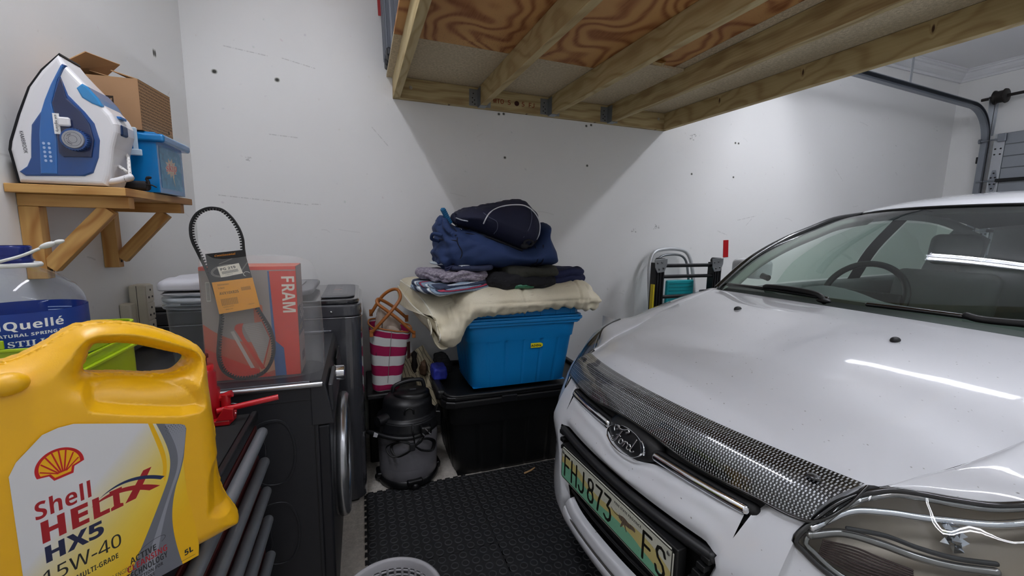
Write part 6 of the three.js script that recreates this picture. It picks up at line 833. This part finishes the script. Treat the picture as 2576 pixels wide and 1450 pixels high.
    // head lamp: housing, bowls, lens
    const row = (k, off, sc = 1) => HO.map((o, i) => { const u = HU[i]; const b = Math.sin(k * Math.PI); const n = V(-0.75, 0.35, 0.5 + i * 0.05).normalize(); const p = V(o[0] + (u[0] - o[0]) * k, o[1] + (u[1] - o[1]) * k, o[2] + (u[2] - o[2]) * k).addScaledVector(n, b * 0.018 * sc * Math.min(1, i * 0.5) + off * Math.min(1, i * 0.34) * (0.25 + b)); p.z *= s; return p; });
    const hl = mesh('head_lamp', loft([0, 0.33, 0.66, 1].map((k) => row(k, -0.05, 0)), { nu: 3, nv: 5 }), S(0xa09484, 0.42, 0.35), car);
    mesh('lens', loft([0, 0.15, 0.35, 0.5, 0.65, 0.85, 1].map((k) => row(k, 0)), { nu: 4, nv: 4 }), P(0xf6fafc, 0.02, { transmission: 1, thickness: 0, ior: 1.45 }), hl);
    const loop = [...HO, ...HU.slice(1, -1).reverse()].map(([x, y, z]) => V(x, y, z * s));
    mesh('lamp_seal', tube(loop.map((p) => p.clone().add(V(0.001, 0, 0))), 0.0065, 140, true), blackG, hl);
    mesh('lamp_bezel', tube(loop.map((p, i) => p.clone().lerp(V(0.27, 0.75, 0.59 * s), 0.07).add(V(0.006, -0.004, 0))), 0.006, 140, true), S(0x9a9a98, 0.12, 1), hl);
    const inn = (k, a, b, d) => { const p = []; for (let i = a; i <= b; i++) { const q = row(k, d, 0)[i]; p.push(q); } return p; };
    mesh('chrome_brow', tube([row(0.22, -0.012)[1], row(0.22, -0.02)[3], row(0.24, -0.022)[5], row(0.25, -0.022)[6], row(0.25, -0.024)[7], row(0.26, -0.024)[8], row(0.28, -0.024)[9], row(0.3, -0.024)[10], row(0.35, -0.02)[11]], 0.0075, 50), chr, hl);
    mesh('divider_bar', tube([row(0.45, -0.02)[1], row(0.5, -0.022)[3], row(0.56, -0.024)[5], row(0.64, -0.026)[6], row(0.72, -0.028)[7], row(0.8, -0.025)[8]], 0.008, 50), S(0x8f8d8a, 0.2, 0.9), hl);
    mesh('divider_bar', tube([row(0.42, -0.012)[3], row(0.46, -0.014)[5], row(0.54, -0.016)[6], row(0.62, -0.018)[7], row(0.7, -0.02)[8]], 0.0045, 50), black, hl);
    const q0 = row(0.42, -0.024)[7];
    mesh('bulb', rod([q0.x, q0.y + 0.012, q0.z], [q0.x + 0.03, q0.y + 0.004, q0.z], 0.007), P(0xdfe5ea, 0.05, { transmission: 0.7, thickness: 0 }), hl);
    const fac = mesh('facet_lens', mergeGeometries([0, 1, 2, 3, 4, 5, 6, 7].map((i) => norm(new THREE.OctahedronGeometry(0.009 + (i % 3) * 0.002, 0).rotateX(i).rotateY(i * 2).translate(q0.x + (i % 3) * 0.008, q0.y + 0.014 - i * 0.005, q0.z + ((i % 2) * 0.014 - 0.006) * s)))), S(0xc9cdd2, 0.06, 0.95), hl);
    for (let i = 0; i < 9; i++) mesh('indicator_rib', tube([row(0.6 + i * 0.03, -0.02)[2], row(0.64 + i * 0.03, -0.026)[4], row(0.7 + i * 0.026, -0.03)[5], row(0.78 + i * 0.02, -0.03)[6]], 0.0022, 20, false, 6), S(0x3a2724, 0.25, 0.5), hl);
    // pillars, side glass and door frame
    const E = [[1.15, 1.021, 0.66], [1.35, 1.166, 0.645], [1.56, 1.269, 0.625], [1.785, 1.349, 0.6], [1.95, 1.403, 0.578], [2.18, 1.438, 0.555]];
    mesh('windscreen_trim', loft([m(E.map(([x, y, z]) => [x, y + 0.004, z + 0.012])), m(E.map(([x, y, z]) => [x - 0.008, y + 0.01, z])), m(E.map(([x, y, z]) => [x - 0.004, y + 0.006, z - 0.014])), m(E.map(([x, y, z]) => [x + 0.01, y - 0.006, z - 0.02]))], { nu: 5, nv: 3 }), blackG, car);
    const A = [[1.1, 1.005, 0.715], ...E.map(([x, y, z], i) => [x + 0.02, y - 0.002, z + 0.012]), [2.6, 1.468, 0.56], [3.1, 1.455, 0.56], [3.6, 1.37, 0.555]];
    mesh('a_pillar', loft([m(A), m(A.map(([x, y, z]) => [x + 0.012, y - 0.008, z + 0.022])), m(A.map(([x, y, z]) => [x + 0.035, y - 0.03, z + 0.034])), m(A.map(([x, y, z]) => [x + 0.06, y - 0.055, z + 0.04]))], { nu: 5, nv: 4, uvs: uvm }), paint, car);
    mesh('pillar_lining', loft([m(A.slice(1, 7).map(([x, y, z]) => [x + 0.012, y - 0.012, z - 0.02])), m(A.slice(1, 7).map(([x, y, z]) => [x + 0.06, y - 0.03, z - 0.03])), m(A.slice(1, 7).map(([x, y, z]) => [x + 0.1, y - 0.06, z + 0.02]))], { nu: 4, nv: 4 }), S(0xa5a9a2, 0.8), car);
    mesh('door_inner', loft([1.45, 1.8, 2.3, 2.9, 3.5].map((x) => [V(x, 1.005 + (x - 1.45) * 0.02, 0.735 * s), V(x, 1.0, 0.7 * s), V(x, 0.8, 0.72 * s), V(x, 0.4, 0.74 * s)]), { nu: 3, nv: 3 }), cabin, car);
    mesh('side_window', [loft([[[1.72, 1.02, 0.725], [2.0, 1.03, 0.725], [2.44, 1.035, 0.725]], [[1.8, 1.14, 0.695], [2.1, 1.2, 0.685], [2.5, 1.22, 0.68]], [[2.02, 1.29, 0.645], [2.3, 1.37, 0.62], [2.62, 1.395, 0.61]]].map(m), { nu: 4, nv: 4 })], glassM, car);
    mesh('side_window', [loft([[[2.58, 1.04, 0.725], [3.0, 1.05, 0.72], [3.3, 1.06, 0.715]], [[2.68, 1.22, 0.68], [3.05, 1.24, 0.68], [3.4, 1.24, 0.675]], [[2.78, 1.4, 0.605], [3.1, 1.395, 0.605], [3.45, 1.35, 0.605]]].map(m), { nu: 4, nv: 4 })], glassM, car);
    mesh('b_pillar', loft([[[2.44, 1.02, 0.73], [2.58, 1.02, 0.73]], [[2.53, 1.22, 0.69], [2.68, 1.22, 0.69]], [[2.62, 1.42, 0.6], [2.78, 1.42, 0.6]]].map(m), { nu: 2, nv: 4 }), black, car);
    mesh('c_pillar', loft([[[3.3, 1.03, 0.72], [3.8, 1.0, 0.7], [4.1, 0.98, 0.66]], [[3.4, 1.22, 0.69], [3.75, 1.2, 0.67], [4.0, 1.15, 0.62]], [[3.45, 1.39, 0.6], [3.7, 1.35, 0.58], [3.85, 1.3, 0.55]]].map(m), { nu: 4, nv: 4, uvs: uvm }), paint, car);
    // door mirror
    const mr = mesh('door_mirror', nets((x, y, z) => Math.hypot(Math.max(Math.abs(x) - 0.05, 0) / 1.0, Math.max(Math.abs(y) - 0.028, 0), Math.max(Math.abs(z) - 0.06, 0)) - 0.036 + 0.02 * cl(-x * 4), [-0.1, -0.08, -0.11], [0.1, 0.08, 0.11], 0.008).translate(1.73, 1.092, 0.9 * s), paint, car);
    mesh('mirror_stalk', rod([1.7, 1.045, 0.76 * s], [1.72, 1.065, 0.86 * s], 0.018), black, mr); mesh('mirror_lower', bx(1.665, 1.8, 1.045, 1.07, s > 0 ? 0.83 : -0.97, s > 0 ? 0.97 : -0.83, 0.01, 2), black, mr);
  }
  // lower lip with a dark groove, lower grille
  const lip = [[0.2, 0.03], [0.235, 0.012], [0.262, 0.0], [0.3, -0.006], [0.318, -0.004], [0.324, 0.004], [0.332, -0.002], [0.35, 0.0], [0.364, 0.006], [0.37, 0.03]].map(([y, d]) => seq(-1, 1, 20).map((t) => { const z = t * (0.245 - 0.03 * cl((y - 0.32) / 0.05)); return V(fx(y, z) + d * 0.8, y + 0.02 * Math.pow(Math.abs(t), 6) * (y > 0.31 ? 1 : 0), z); }));
  mesh('lower_lip', loft(lip, { nu: 2, nv: 4, uvs: uvm }), paint, car);
  mesh('lip_groove', tube(seq(-0.23, 0.23, 12).map((z) => V(fx(0.323, z) + 0.001, 0.323, z)), 0.0035, 40), S(0x4a4845, 0.8), car);
  mesh('lower_grille', loft([0.355, 0.42, 0.5, 0.57, 0.612].map((y) => seq(-1, 1, 14).map((t) => { const z = t * (0.2 + 0.165 * cl((y - 0.35) / 0.2)); return V(fx(y, z) + 0.045 - 0.035 * cl((y - 0.58) / 0.03), y, z); })), { nu: 2, nv: 3 }), black, car);
  for (const y of [0.395, 0.43, 0.585]) mesh('grille_bar', tube(seq(-1, 1, 10).map((t) => { const z = t * (y > 0.5 ? 0.325 : 0.24); return V(fx(y, z) + (y > 0.5 ? 0.012 : 0.028), y, z); }), y > 0.5 ? 0.014 : 0.006, 40), S(0x1a1b1e, 0.45), car);
  for (let i = 0; i < 5; i++) for (const s of [-1, 1]) mesh('grille_tooth', bx(0.0, 0.03, 0.47 + i * 0.025, 0.485 + i * 0.025, -0.012, 0.012, 0.003).translate(fx(0.5, 0.29 + i * 0.007) + 0.0, 0, s * (0.283 + i * 0.009)), black, car);
  // upper slot, chrome bars and badge
  mesh('grille_slot', loft([[0.664, 0.018], [0.68, 0.02], [0.71, 0.024], [0.742, 0.026], [0.77, 0.02]].map(([y, d]) => seq(-0.37, 0.37, 24).map((z) => V(fx(y, z) + d + 0.012 * cl((Math.abs(z) - 0.33) / 0.04), y - 0.0, z))), { nu: 2, nv: 3 }), black, car);
  for (const s of [-1, 1]) { mesh('chrome_bar', tube(seq(0.108, 0.348, 10).map((z) => V(fx(0.7, z) + 0.002, 0.701 - 0.002 * (z - 0.1), s * z)), 0.013, 40, false, 12), chr, car); mesh('bar_seat', tube(seq(0.1, 0.358, 10).map((z) => V(fx(0.7, z) + 0.014, 0.7, s * z)), 0.0165, 40, false, 12), rubber, car); }
  const bd = mesh('badge', new THREE.SphereGeometry(1, 48, 24).scale(0.034, 0.06, 0.115).rotateZ(-0.42).translate(0.089, 0.702, 0), S(0x1a1b1e, 0.4), car);
  const face = (geo) => geo.rotateY(-Math.PI / 2).rotateZ(-0.42).translate(0.048, 0.7, 0);
  const ell = (a, b) => { const s = new THREE.Shape(); s.absellipse(0, 0, a, b, 0, 7, false); return s; };
  const ringE = (a, b, w) => { const s = ell(a, b); const h = new THREE.Path(); h.absellipse(0, 0, a - w, b - w, 0, 7, true); s.holes.push(h); return new THREE.ExtrudeGeometry(s, { depth: 0.003, bevelEnabled: true, bevelSize: 0.0018, bevelThickness: 0.0022, bevelSegments: 3, curveSegments: 64 }); };
  mesh('badge_rim', face(ringE(0.085, 0.0435, 0.0075)), chr, bd);
  const bt = canvasTex(1024, 512, (c, w, h) => { c.fillStyle = '#0d0d22'; c.fillRect(0, 0, w, h); c.strokeStyle = '#c8ccd4'; c.lineWidth = 7; c.beginPath(); c.ellipse(512, 256, 470, 225, 0, 0, 7); c.stroke(); }, { clamp: true });
  const bf = new THREE.ShapeGeometry(ell(0.0785, 0.037), 64); { const u = bf.attributes.uv, p = bf.attributes.position; for (let i = 0; i < p.count; i++) u.setXY(i, p.getX(i) / 0.16 + 0.5, p.getY(i) / 0.078 + 0.5); }
  mesh('badge_face', face(bf.translate(0, 0, 0.0015)), P(0xffffff, 0.2, { map: bt, clearcoat: 1 }), bd);
  // script lettering in raised chrome strokes
  const K = 0.00105, str = (pts, r = 1) => { const g = tube(pts.map(([x, y]) => V((x - 50) * K * 1.25, (28 - y) * K * 1.25 + 0.001, 0.0028)), 0.0021 * r, pts.length * 8, false, 6); g.scale(1, 1, 0.6); return face(g.translate(0, 0, 0.001)); };
  mesh('badge_script', [str([[14, 22], [10, 16], [15, 9], [24, 8], [22, 15], [19, 17]]), str([[19, 9], [30, 12], [42, 9], [51, 4], [56, 7], [50, 12]], 1.5), str([[36, 13], [32, 24], [27, 38], [20, 44], [13, 41], [15, 35]], 1.2), str([[24, 28], [32, 25], [38, 26]]), str([[44, 29], [39, 33], [40, 40], [46, 40], [50, 34], [46, 29], [44, 31]]), str([[50, 34], [56, 29], [55, 37], [53, 41]]), str([[56, 32], [61, 28], [65, 30]]), str([[76, 32], [71, 29], [66, 34], [67, 40], [73, 40], [78, 32], [84, 12]]), str([[79, 30], [77, 38], [81, 41], [88, 36]])], chr, bd);
  // number plate
  const pt = canvasTex(2048, 448, (c, w, h) => {
    c.fillStyle = '#c9cabb'; c.fillRect(0, 0, w, h);
    c.fillStyle = '#c6b878'; c.beginPath(); c.moveTo(0, 150); c.quadraticCurveTo(300, 60, 520, 150); c.quadraticCurveTo(760, 240, 1000, 200); c.quadraticCurveTo(1300, 180, 1500, 150); c.quadraticCurveTo(1800, 120, 2048, 250); c.lineTo(2048, 340); c.lineTo(0, 300); c.fill();
    c.fillStyle = '#79b796'; c.beginPath(); c.moveTo(0, 230); c.quadraticCurveTo(320, 190, 560, 250); c.quadraticCurveTo(820, 320, 1100, 270); c.quadraticCurveTo(1450, 250, 1600, 300); c.quadraticCurveTo(1850, 330, 2048, 380); c.lineTo(2048, 448); c.lineTo(0, 448); c.fill();
    let q = 5; const r = () => { q = (q * 16807) % 2147483647; return q / 2147483647; }; for (let i = 0; i < 260; i++) { c.fillStyle = `rgba(40,38,34,${0.2 + r() * 0.5})`; c.beginPath(); c.arc(r() * w, r() * h, 1 + r() * 3, 0, 7); c.fill(); }
    c.strokeStyle = '#15150f'; c.fillStyle = '#15150f'; c.lineCap = 'round'; c.lineJoin = 'round'; c.lineWidth = 34;
    const G = { F: [[[110, 0], [0, 0], [0, 290]], [[0, 135], [95, 135]]], H: [[[0, 0], [0, 290]], [[115, 0], [115, 290]], [[0, 140], [115, 140]]], J: [[[105, 0], [105, 230], [85, 275], [50, 290], [15, 275], [0, 235]]], 8: [[[58, 0], [15, 20], [8, 70], [25, 120], [58, 135], [92, 120], [108, 70], [100, 20], [58, 0]], [[58, 135], [15, 155], [0, 215], [15, 270], [58, 290], [100, 270], [115, 215], [100, 155], [58, 135]]], 7: [[[0, 0], [115, 0], [60, 150], [40, 290]]], 3: [[[0, 0], [108, 0], [50, 120], [95, 135], [115, 190], [108, 250], [75, 287], [35, 287], [0, 260]]], S: [[[112, 60], [95, 15], [58, 0], [20, 15], [4, 65], [25, 120], [90, 165], [113, 220], [100, 270], [58, 290], [18, 275], [0, 225]]] };
    const put = (ch, x, y = 92) => { for (const l of G[ch]) { c.beginPath(); l.forEach(([a, b], i) => (i ? c.lineTo(x + a, y + b) : c.moveTo(x + a, y + b))); c.stroke(); } };
    'FHJ'.split('').forEach((k, i) => put(k, 95 + i * 175)); '873'.split('').forEach((k, i) => put(k, 650 + i * 172)); 'FS'.split('').forEach((k, i) => put(k, 1650 + i * 185));
    c.font = 'bold 42px sans-serif'; c.fillText('FREE STATE PROVINCE.', 1165, 96);
    // running cheetah of the provincial plate
    c.fillStyle = '#6d5f50'; c.beginPath(); c.moveTo(1240, 190); c.quadraticCurveTo(1330, 130, 1420, 170); c.quadraticCurveTo(1470, 150, 1510, 160); c.quadraticCurveTo(1540, 175, 1520, 205); c.quadraticCurveTo(1480, 200, 1450, 215); c.quadraticCurveTo(1400, 230, 1370, 225); c.lineTo(1400, 290); c.lineTo(1385, 292); c.lineTo(1345, 235); c.lineTo(1300, 300); c.lineTo(1285, 296); c.lineTo(1310, 225); c.quadraticCurveTo(1260, 225, 1240, 190); c.fill(); c.strokeStyle = '#3a322a'; c.lineWidth = 9; c.beginPath(); c.moveTo(1245, 195); c.quadraticCurveTo(1180, 215, 1120, 175); c.stroke(); c.fillStyle = '#33291f'; for (let i = 0; i < 40; i++) { c.beginPath(); c.arc(1262 + (i * 37) % 220, 165 + (i * 23) % 50, 3.5, 0, 7); c.fill(); }
    c.lineWidth = 14; c.strokeStyle = '#1c1c16'; c.strokeRect(14, 14, w - 28, h - 28); c.lineWidth = 10; c.strokeStyle = '#c9c9bc'; c.strokeRect(3, 3, w - 6, h - 6);
  }, { clamp: true });
  const ps = shapeOf([[-0.26, -0.046], [-0.25, -0.0565], [0.25, -0.0565], [0.26, -0.046], [0.26, 0.046], [0.25, 0.0565], [-0.25, 0.0565], [-0.26, 0.046]]);
  const pg = slab(ps, 0.003, 0.0006); { const u = pg.attributes.uv, p = pg.attributes.position; for (let i = 0; i < p.count; i++) u.setXY(i, p.getX(i) / 0.52 + 0.5, p.getY(i) / 0.113 + 0.5); }
  const np = mesh('number_plate', pg.rotateY(-Math.PI / 2).translate(-0.003, 0.506, 0), S(0xffffff, 0.45, 0, { map: pt }), car);
  mesh('plate_holder', bx(0.0, 0.03, 0.445, 0.567, -0.268, 0.268, 0.004, 2), black, car);
  for (const z of [-0.245, 0.245]) mesh('plate_bolt', new THREE.SphereGeometry(0.006, 12, 8).scale(0.5, 1, 1).translate(-0.005, 0.545, z), S(0x8d8d88, 0.4, 0.8), np);
  // cowl, wipers, washer jets
  mesh('cowl', loft([[1.03, 1.012, 0], [1.06, 1.016, 0], [1.1, 1.024, 0], [1.15, 1.05, 0]].map(([x, y]) => seq(-1, 1, 12).map((t) => V(x + 0.09 * t * t + 0.012, y - 0.012 * t * t, t * 0.665))), { nu: 2, nv: 3 }), black, car);
  const wip = (name, z0, z1, zp) => { const w = mesh(name, tube(seq(0, 1, 8).map((k) => { const z = z0 + (z1 - z0) * k; return V(1.1 + 0.2 * z * z + 0.012, 1.052 - 0.03 * z * z + 0.006 * Math.sin(k * 3), z); }), 0.0085, 40), blackG, car); mesh('wiper_arm', tube([V(1.095 + 0.2 * zp * zp, 1.04, zp), V(1.09 + 0.2 * zp * zp, 1.062, zp + (z0 + z1) * 0.02), V(1.1 + 0.2 * ((z0 + zp) / 2) ** 2, 1.066 - 0.03 * zp * zp, (z0 + zp) / 2), V(1.12 + 0.2 * z0 * z0 * 0.5, 1.06 - 0.02 * z0 * z0, z0 * 0.55 + zp * 0.45)], 0.011, 30), black, w); mesh('wiper_pivot', new THREE.SphereGeometry(0.015, 20, 12).scale(1.3, 0.7, 1.8).translate(1.09 + 0.2 * zp * zp, 1.045, zp), black, w); };
  wip('wiper', -0.64, -0.1, -0.1); wip('wiper', 0.04, 0.62, 0.62);
  for (const z of [-0.263, 0.263]) mesh('washer_jet', nets((x, y, zz) => Math.hypot(x / 1.7, Math.max(y, -0.002) / 0.9, zz) - 0.011 + 0.1 * Math.max(x, 0) * Math.max(x, 0), [-0.03, -0.006, -0.016], [0.03, 0.016, 0.016], 0.002).translate(0.814, 0.9985, z), black, car);
  // windscreen, roof
  const scr = [[1.1, 1.045, 1.16, 1.023, 0.652], [1.3, 1.16, 1.35, 1.162, 0.632], [1.5, 1.268, 1.56, 1.264, 0.61], [1.7, 1.365, 1.785, 1.344, 0.585], [1.83, 1.42, 1.95, 1.398, 0.562], [1.9, 1.447, 2.15, 1.434, 0.535]];
  const srow = (r) => seq(-1, 1, 10).map((t) => { const k = Math.pow(Math.abs(t), 2.2); return V(r[0] + (r[2] - r[0]) * k, r[1] + (r[3] - r[1]) * k, r[4] * t); });
  mesh('windscreen', loft(scr.map(srow), { nu: 3, nv: 5 }), P(0xdff0e6, 0.0, { transmission: 1, thickness: 0, ior: 1.5 }), car);
  mesh('header_trim', tube(srow(scr[5]).map((p) => p.clone().add(V(-0.004, 0.001, 0))), 0.006, 60), rubber, car);
  const roof = [[1.9, 1.45, 2.15, 1.44, 0.548], [1.98, 1.482, 2.22, 1.458, 0.555], [2.25, 1.528, 2.45, 1.482, 0.57], [2.7, 1.55, 2.8, 1.49, 0.575], [3.2, 1.53, 3.2, 1.474, 0.572], [3.7, 1.46, 3.65, 1.41, 0.56], [3.95, 1.42, 3.85, 1.37, 0.54]];
  mesh('roof', loft(roof.map(srow), { nu: 3, nv: 5, uvs: uvm }), paint, car);
  mesh('headliner', loft(roof.slice(0, 6).map((r) => srow(r).map((p) => p.clone().add(V(0.02, -0.035, 0)))), { nu: 2, nv: 2 }), S(0x8f9291, 0.9), car);
  mesh('tailgate', loft([[3.95, 1.42, 3.85, 1.37, 0.54], [4.1, 1.25, 4.0, 1.2, 0.6], [4.25, 1.02, 4.15, 0.98, 0.66], [4.33, 0.8, 4.25, 0.8, 0.72], [4.34, 0.4, 4.25, 0.4, 0.76], [4.3, 0.25, 4.25, 0.25, 0.75]].map(srow), { nu: 2, nv: 3, uvs: uvm }), paint, car);
  mesh('underbody', bx(0.3, 4.2, 0.16, 0.24, -0.78, 0.78, 0.02), rubber, car);
  mesh('engine_bulkhead', bx(0.12, 1.2, 0.25, 0.7, -0.42, 0.42, 0.02), rubber, car);
  // cabin
  mesh('dashboard', loft([[1.2, 1.0], [1.3, 1.012], [1.5, 1.01], [1.62, 0.995], [1.7, 0.93], [1.72, 0.75]].map(([x, y]) => seq(-1, 1, 10).map((t) => V(x + 0.06 * t * t, y + (x > 1.35 && x < 1.7 ? 0.05 * Math.exp(-Math.pow((t + 0.52) / 0.2, 2)) : 0), t * 0.64))), { nu: 3, nv: 4 }), inner, car);
  const sw = mesh('steering_wheel', new THREE.TorusGeometry(0.185, 0.016, 14, 60), S(0x17181b, 0.35), car); sw.position.set(1.86, 0.99, -0.35); sw.rotation.set(0, Math.PI / 2, 0); sw.rotation.order = 'YXZ'; sw.rotation.x = 0.4;
  mesh('wheel_hub', bx(-0.17, 0.17, -0.03, 0.03, -0.02, 0.015, 0.012, 2), S(0x1b1c1f, 0.5), sw); mesh('wheel_spoke', bx(-0.02, 0.02, -0.17, 0, -0.015, 0.01, 0.008, 2), S(0x9a9ca0, 0.3, 0.7), sw);
  for (const z of [-0.36, 0.36]) { const st = mesh('seat', [bx(2.15, 2.68, 0.35, 0.55, z - 0.25, z + 0.25, 0.06, 3), bx(-0.06, 0.06, 0, 0.62, -0.24, 0.24, 0.05, 3).rotateZ(-0.25).translate(2.6, 0.5, z)], cabin, car); mesh('headrest', bx(-0.05, 0.05, 0, 0.19, -0.115, 0.115, 0.045, 3).rotateZ(-0.2).translate(2.78, 1.14, z), cabin, st); }
  mesh('rear_seat', [bx(3.1, 3.5, 0.4, 0.6, -0.6, 0.6, 0.06, 3), bx(3.5, 3.64, 0.5, 1.12, -0.6, 0.6, 0.05, 3)], cabin, car);
  mesh('cabin_floor', bx(1.25, 4.1, 0.24, 0.34, -0.74, 0.74, 0.02), inner, car);
}
// ---------- sectional garage door on the right wall ----------
{
  const gal = S(0x8b9098, 0.38, 0.85), galL = S(0xb9bdc2, 0.4, 0.6), dkS = S(0x2a2624, 0.55, 0.4), panelM = S(0x8f949a, 0.5, 0.1), blackM = S(0x17181a, 0.5, 0.3);
  const x = 5.556, z0 = 0.36, z1 = 3.2;
  const d = thing('garage_door', 'grey ribbed sectional garage door with galvanised end plates on the right wall', 'garage door', [x, 0, z0]);
  const L = z1 - z0, sec = [[0.02, 0.46], [0.465, 0.92], [0.925, 1.38], [1.385, 1.84], [1.845, 2.268]];
  for (const [a, b] of sec) { const p = mesh('door_section', bx(0.012, 0.04, a, b, 0.0, L, 0.003), panelM, d); const n = 4; for (let i = 0; i < n; i++) mesh('plank', bx(0, 0.013, a + (b - a) * i / n + 0.003, a + (b - a) * (i + 1) / n - 0.003, 0.075, L - 0.075, 0.004), panelM, p); for (const z of [0.002, L - 0.074]) mesh('end_plate', bx(-0.006, 0.012, a + 0.003, b - 0.003, z, z + 0.072, 0.002), galL, p); }
  for (const y of [0.46, 0.92, 1.38, 1.84]) { mesh('strut', bx(-0.035, -0.002, y - 0.014, y + 0.016, 0.06, L - 0.06, 0.004), blackM, d); const h = mesh('hinge', [slab([[-0.028, 0], [0.028, 0], [0.012, 0.085], [-0.012, 0.085]], 0.003, 0.0008).rotateY(-Math.PI / 2).translate(-0.009, y + 0.012, 0.038), slab([[-0.028, 0], [0.028, 0], [0.012, -0.085], [-0.012, -0.085]], 0.003, 0.0008).rotateY(-Math.PI / 2).translate(-0.009, y - 0.008, 0.038), rod([-0.016, y, -0.07], [-0.016, y, 0.07], 0.008)], gal, d); for (const [b, c] of [[0.03, -0.014], [0.03, 0.014], [0.07, 0], [-0.03, -0.014], [-0.03, 0.014], [-0.07, 0]]) mesh('bolt', new THREE.SphereGeometry(0.007, 10, 7).scale(0.6, 1, 1).translate(-0.012, y + b, 0.038 + c), blackM, h); }
  mesh('top_roller', [rod([-0.02, 2.215, -0.09], [-0.02, 2.215, 0.08], 0.007), bx(-0.03, 0.0, 2.19, 2.262, 0.03, 0.085, 0.004), new THREE.CylinderGeometry(0.022, 0.022, 0.014, 20).rotateX(Math.PI / 2).translate(-0.02, 2.215, -0.085)], gal, d);
  for (const [y, z] of [[2.13, 0.02], [2.13, 0.056], [2.08, 0.02], [2.08, 0.056]]) mesh('bolt', new THREE.SphereGeometry(0.007, 10, 7).scale(0.6, 1, 1).translate(-0.008, y, z), blackM, d);
  // track: channel swept along a line with a bend
  const path = []; for (let i = 0; i <= 8; i++) { const X = 2.6 + (5.27 - 2.6) * i / 8; path.push([X, 2.573 - 0.035 * (X - 3.72)]); } for (let i = 1; i <= 14; i++) { const a = i / 14 * 1.53; path.push([5.27 + 0.33 * Math.sin(a), 2.519 - 0.33 * (1 - Math.cos(a))]); } path.push([5.601, 1.6], [5.601, 0.8], [5.601, 0.01]);
  const prof = [[-0.026, 0.0], [0.026, 0.0], [0.026, 0.042], [0.016, 0.05], [0.014, 0.047], [0.023, 0.04], [0.023, 0.003], [-0.023, 0.003], [-0.023, 0.04], [-0.014, 0.047], [-0.016, 0.05], [-0.026, 0.042]];
  const ring = (k) => { const a = path[Math.max(k - 1, 0)], b = path[Math.min(k + 1, path.length - 1)], dx = b[0] - a[0], dy = b[1] - a[1], l = Math.hypot(dx, dy), nx = -dy / l, ny = dx / l; return prof.map(([n, z]) => V(path[k][0] + nx * n, path[k][1] + ny * n, 0.262 + z)); };
  const R = path.map((_, k) => ring(k)), m = prof.length, pos = [], idx = []; R.forEach((r) => r.forEach((p) => pos.push(p.x, p.y, p.z))); for (let k = 0; k < R.length - 1; k++) for (let i = 0; i < m; i++) { const a = k * m + i, b = k * m + (i + 1) % m; idx.push(a, b, a + m, b, b + m, a + m); }
  const tg = new THREE.BufferGeometry(); tg.setAttribute('position', new THREE.Float32BufferAttribute(pos, 3)); tg.setIndex(idx);
  const t = thing('door_track', 'galvanised garage door track bending from the back wall down beside the door', 'track', [0, 0, 0]);
  mesh('track_channel', toCreasedNormals(tg.toNonIndexed(), 0.5), gal, t);
  mesh('track_angle', [bx(5.632, 5.664, 0.01, 2.3, 0.27, 0.274, 0.001), bx(5.628, 5.632, 0.01, 2.3, 0.24, 0.3, 0.001)], galL, t);
  for (const y of [2.05, 1.2, 0.4]) mesh('wall_bracket', bx(5.58, 5.664, y - 0.03, y + 0.03, 0.245, 0.262, 0.003), blackM, t);
  for (const X of [3.0, 4.4]) mesh('ceiling_hanger', bx(X - 0.015, X + 0.015, 2.58 - 0.035 * (X - 3.72), 2.929, 0.255, 0.259, 0.001), galL, t);
  const s = thing('torsion_shaft', 'dark torsion shaft with cable drum above the garage door', 'shaft', [5.555, 2.6, 0.2]);
  mesh('shaft_bar', rod([0, 0, 0.03], [0, 0, 3.0], 0.0135), dkS, s);
  mesh('cable_drum', lathe([[0.014, -0.045], [0.05, -0.045], [0.062, -0.038], [0.06, -0.03], [0.052, -0.02], [0.053, 0.02], [0.064, 0.03], [0.06, 0.042], [0.014, 0.045]], 36).rotateX(Math.PI / 2).translate(0, 0, 0.155), dkS, s);
  mesh('drum_set_screw', rod([0.0, 0.0, 0.115], [-0.07, -0.01, 0.115], 0.008), dkS, s);
  mesh('bearing_plate', [slab([[-0.055, 0.02], [0.05, 0.03], [0.05, -0.33], [-0.005, -0.32], [-0.04, -0.08]], 0.004, 0.001).translate(0.03, -0.005, 0.09), bx(0.075, 0.08, -0.33, 0.03, 0.07, 0.12, 0.001)], galL, s);
  mesh('lift_cable', rod([-0.045, -0.02, 0.145], [-0.03, -2.45, 0.145], 0.0022, 8), dkS, s);
}
renderer.render(scene, camera);
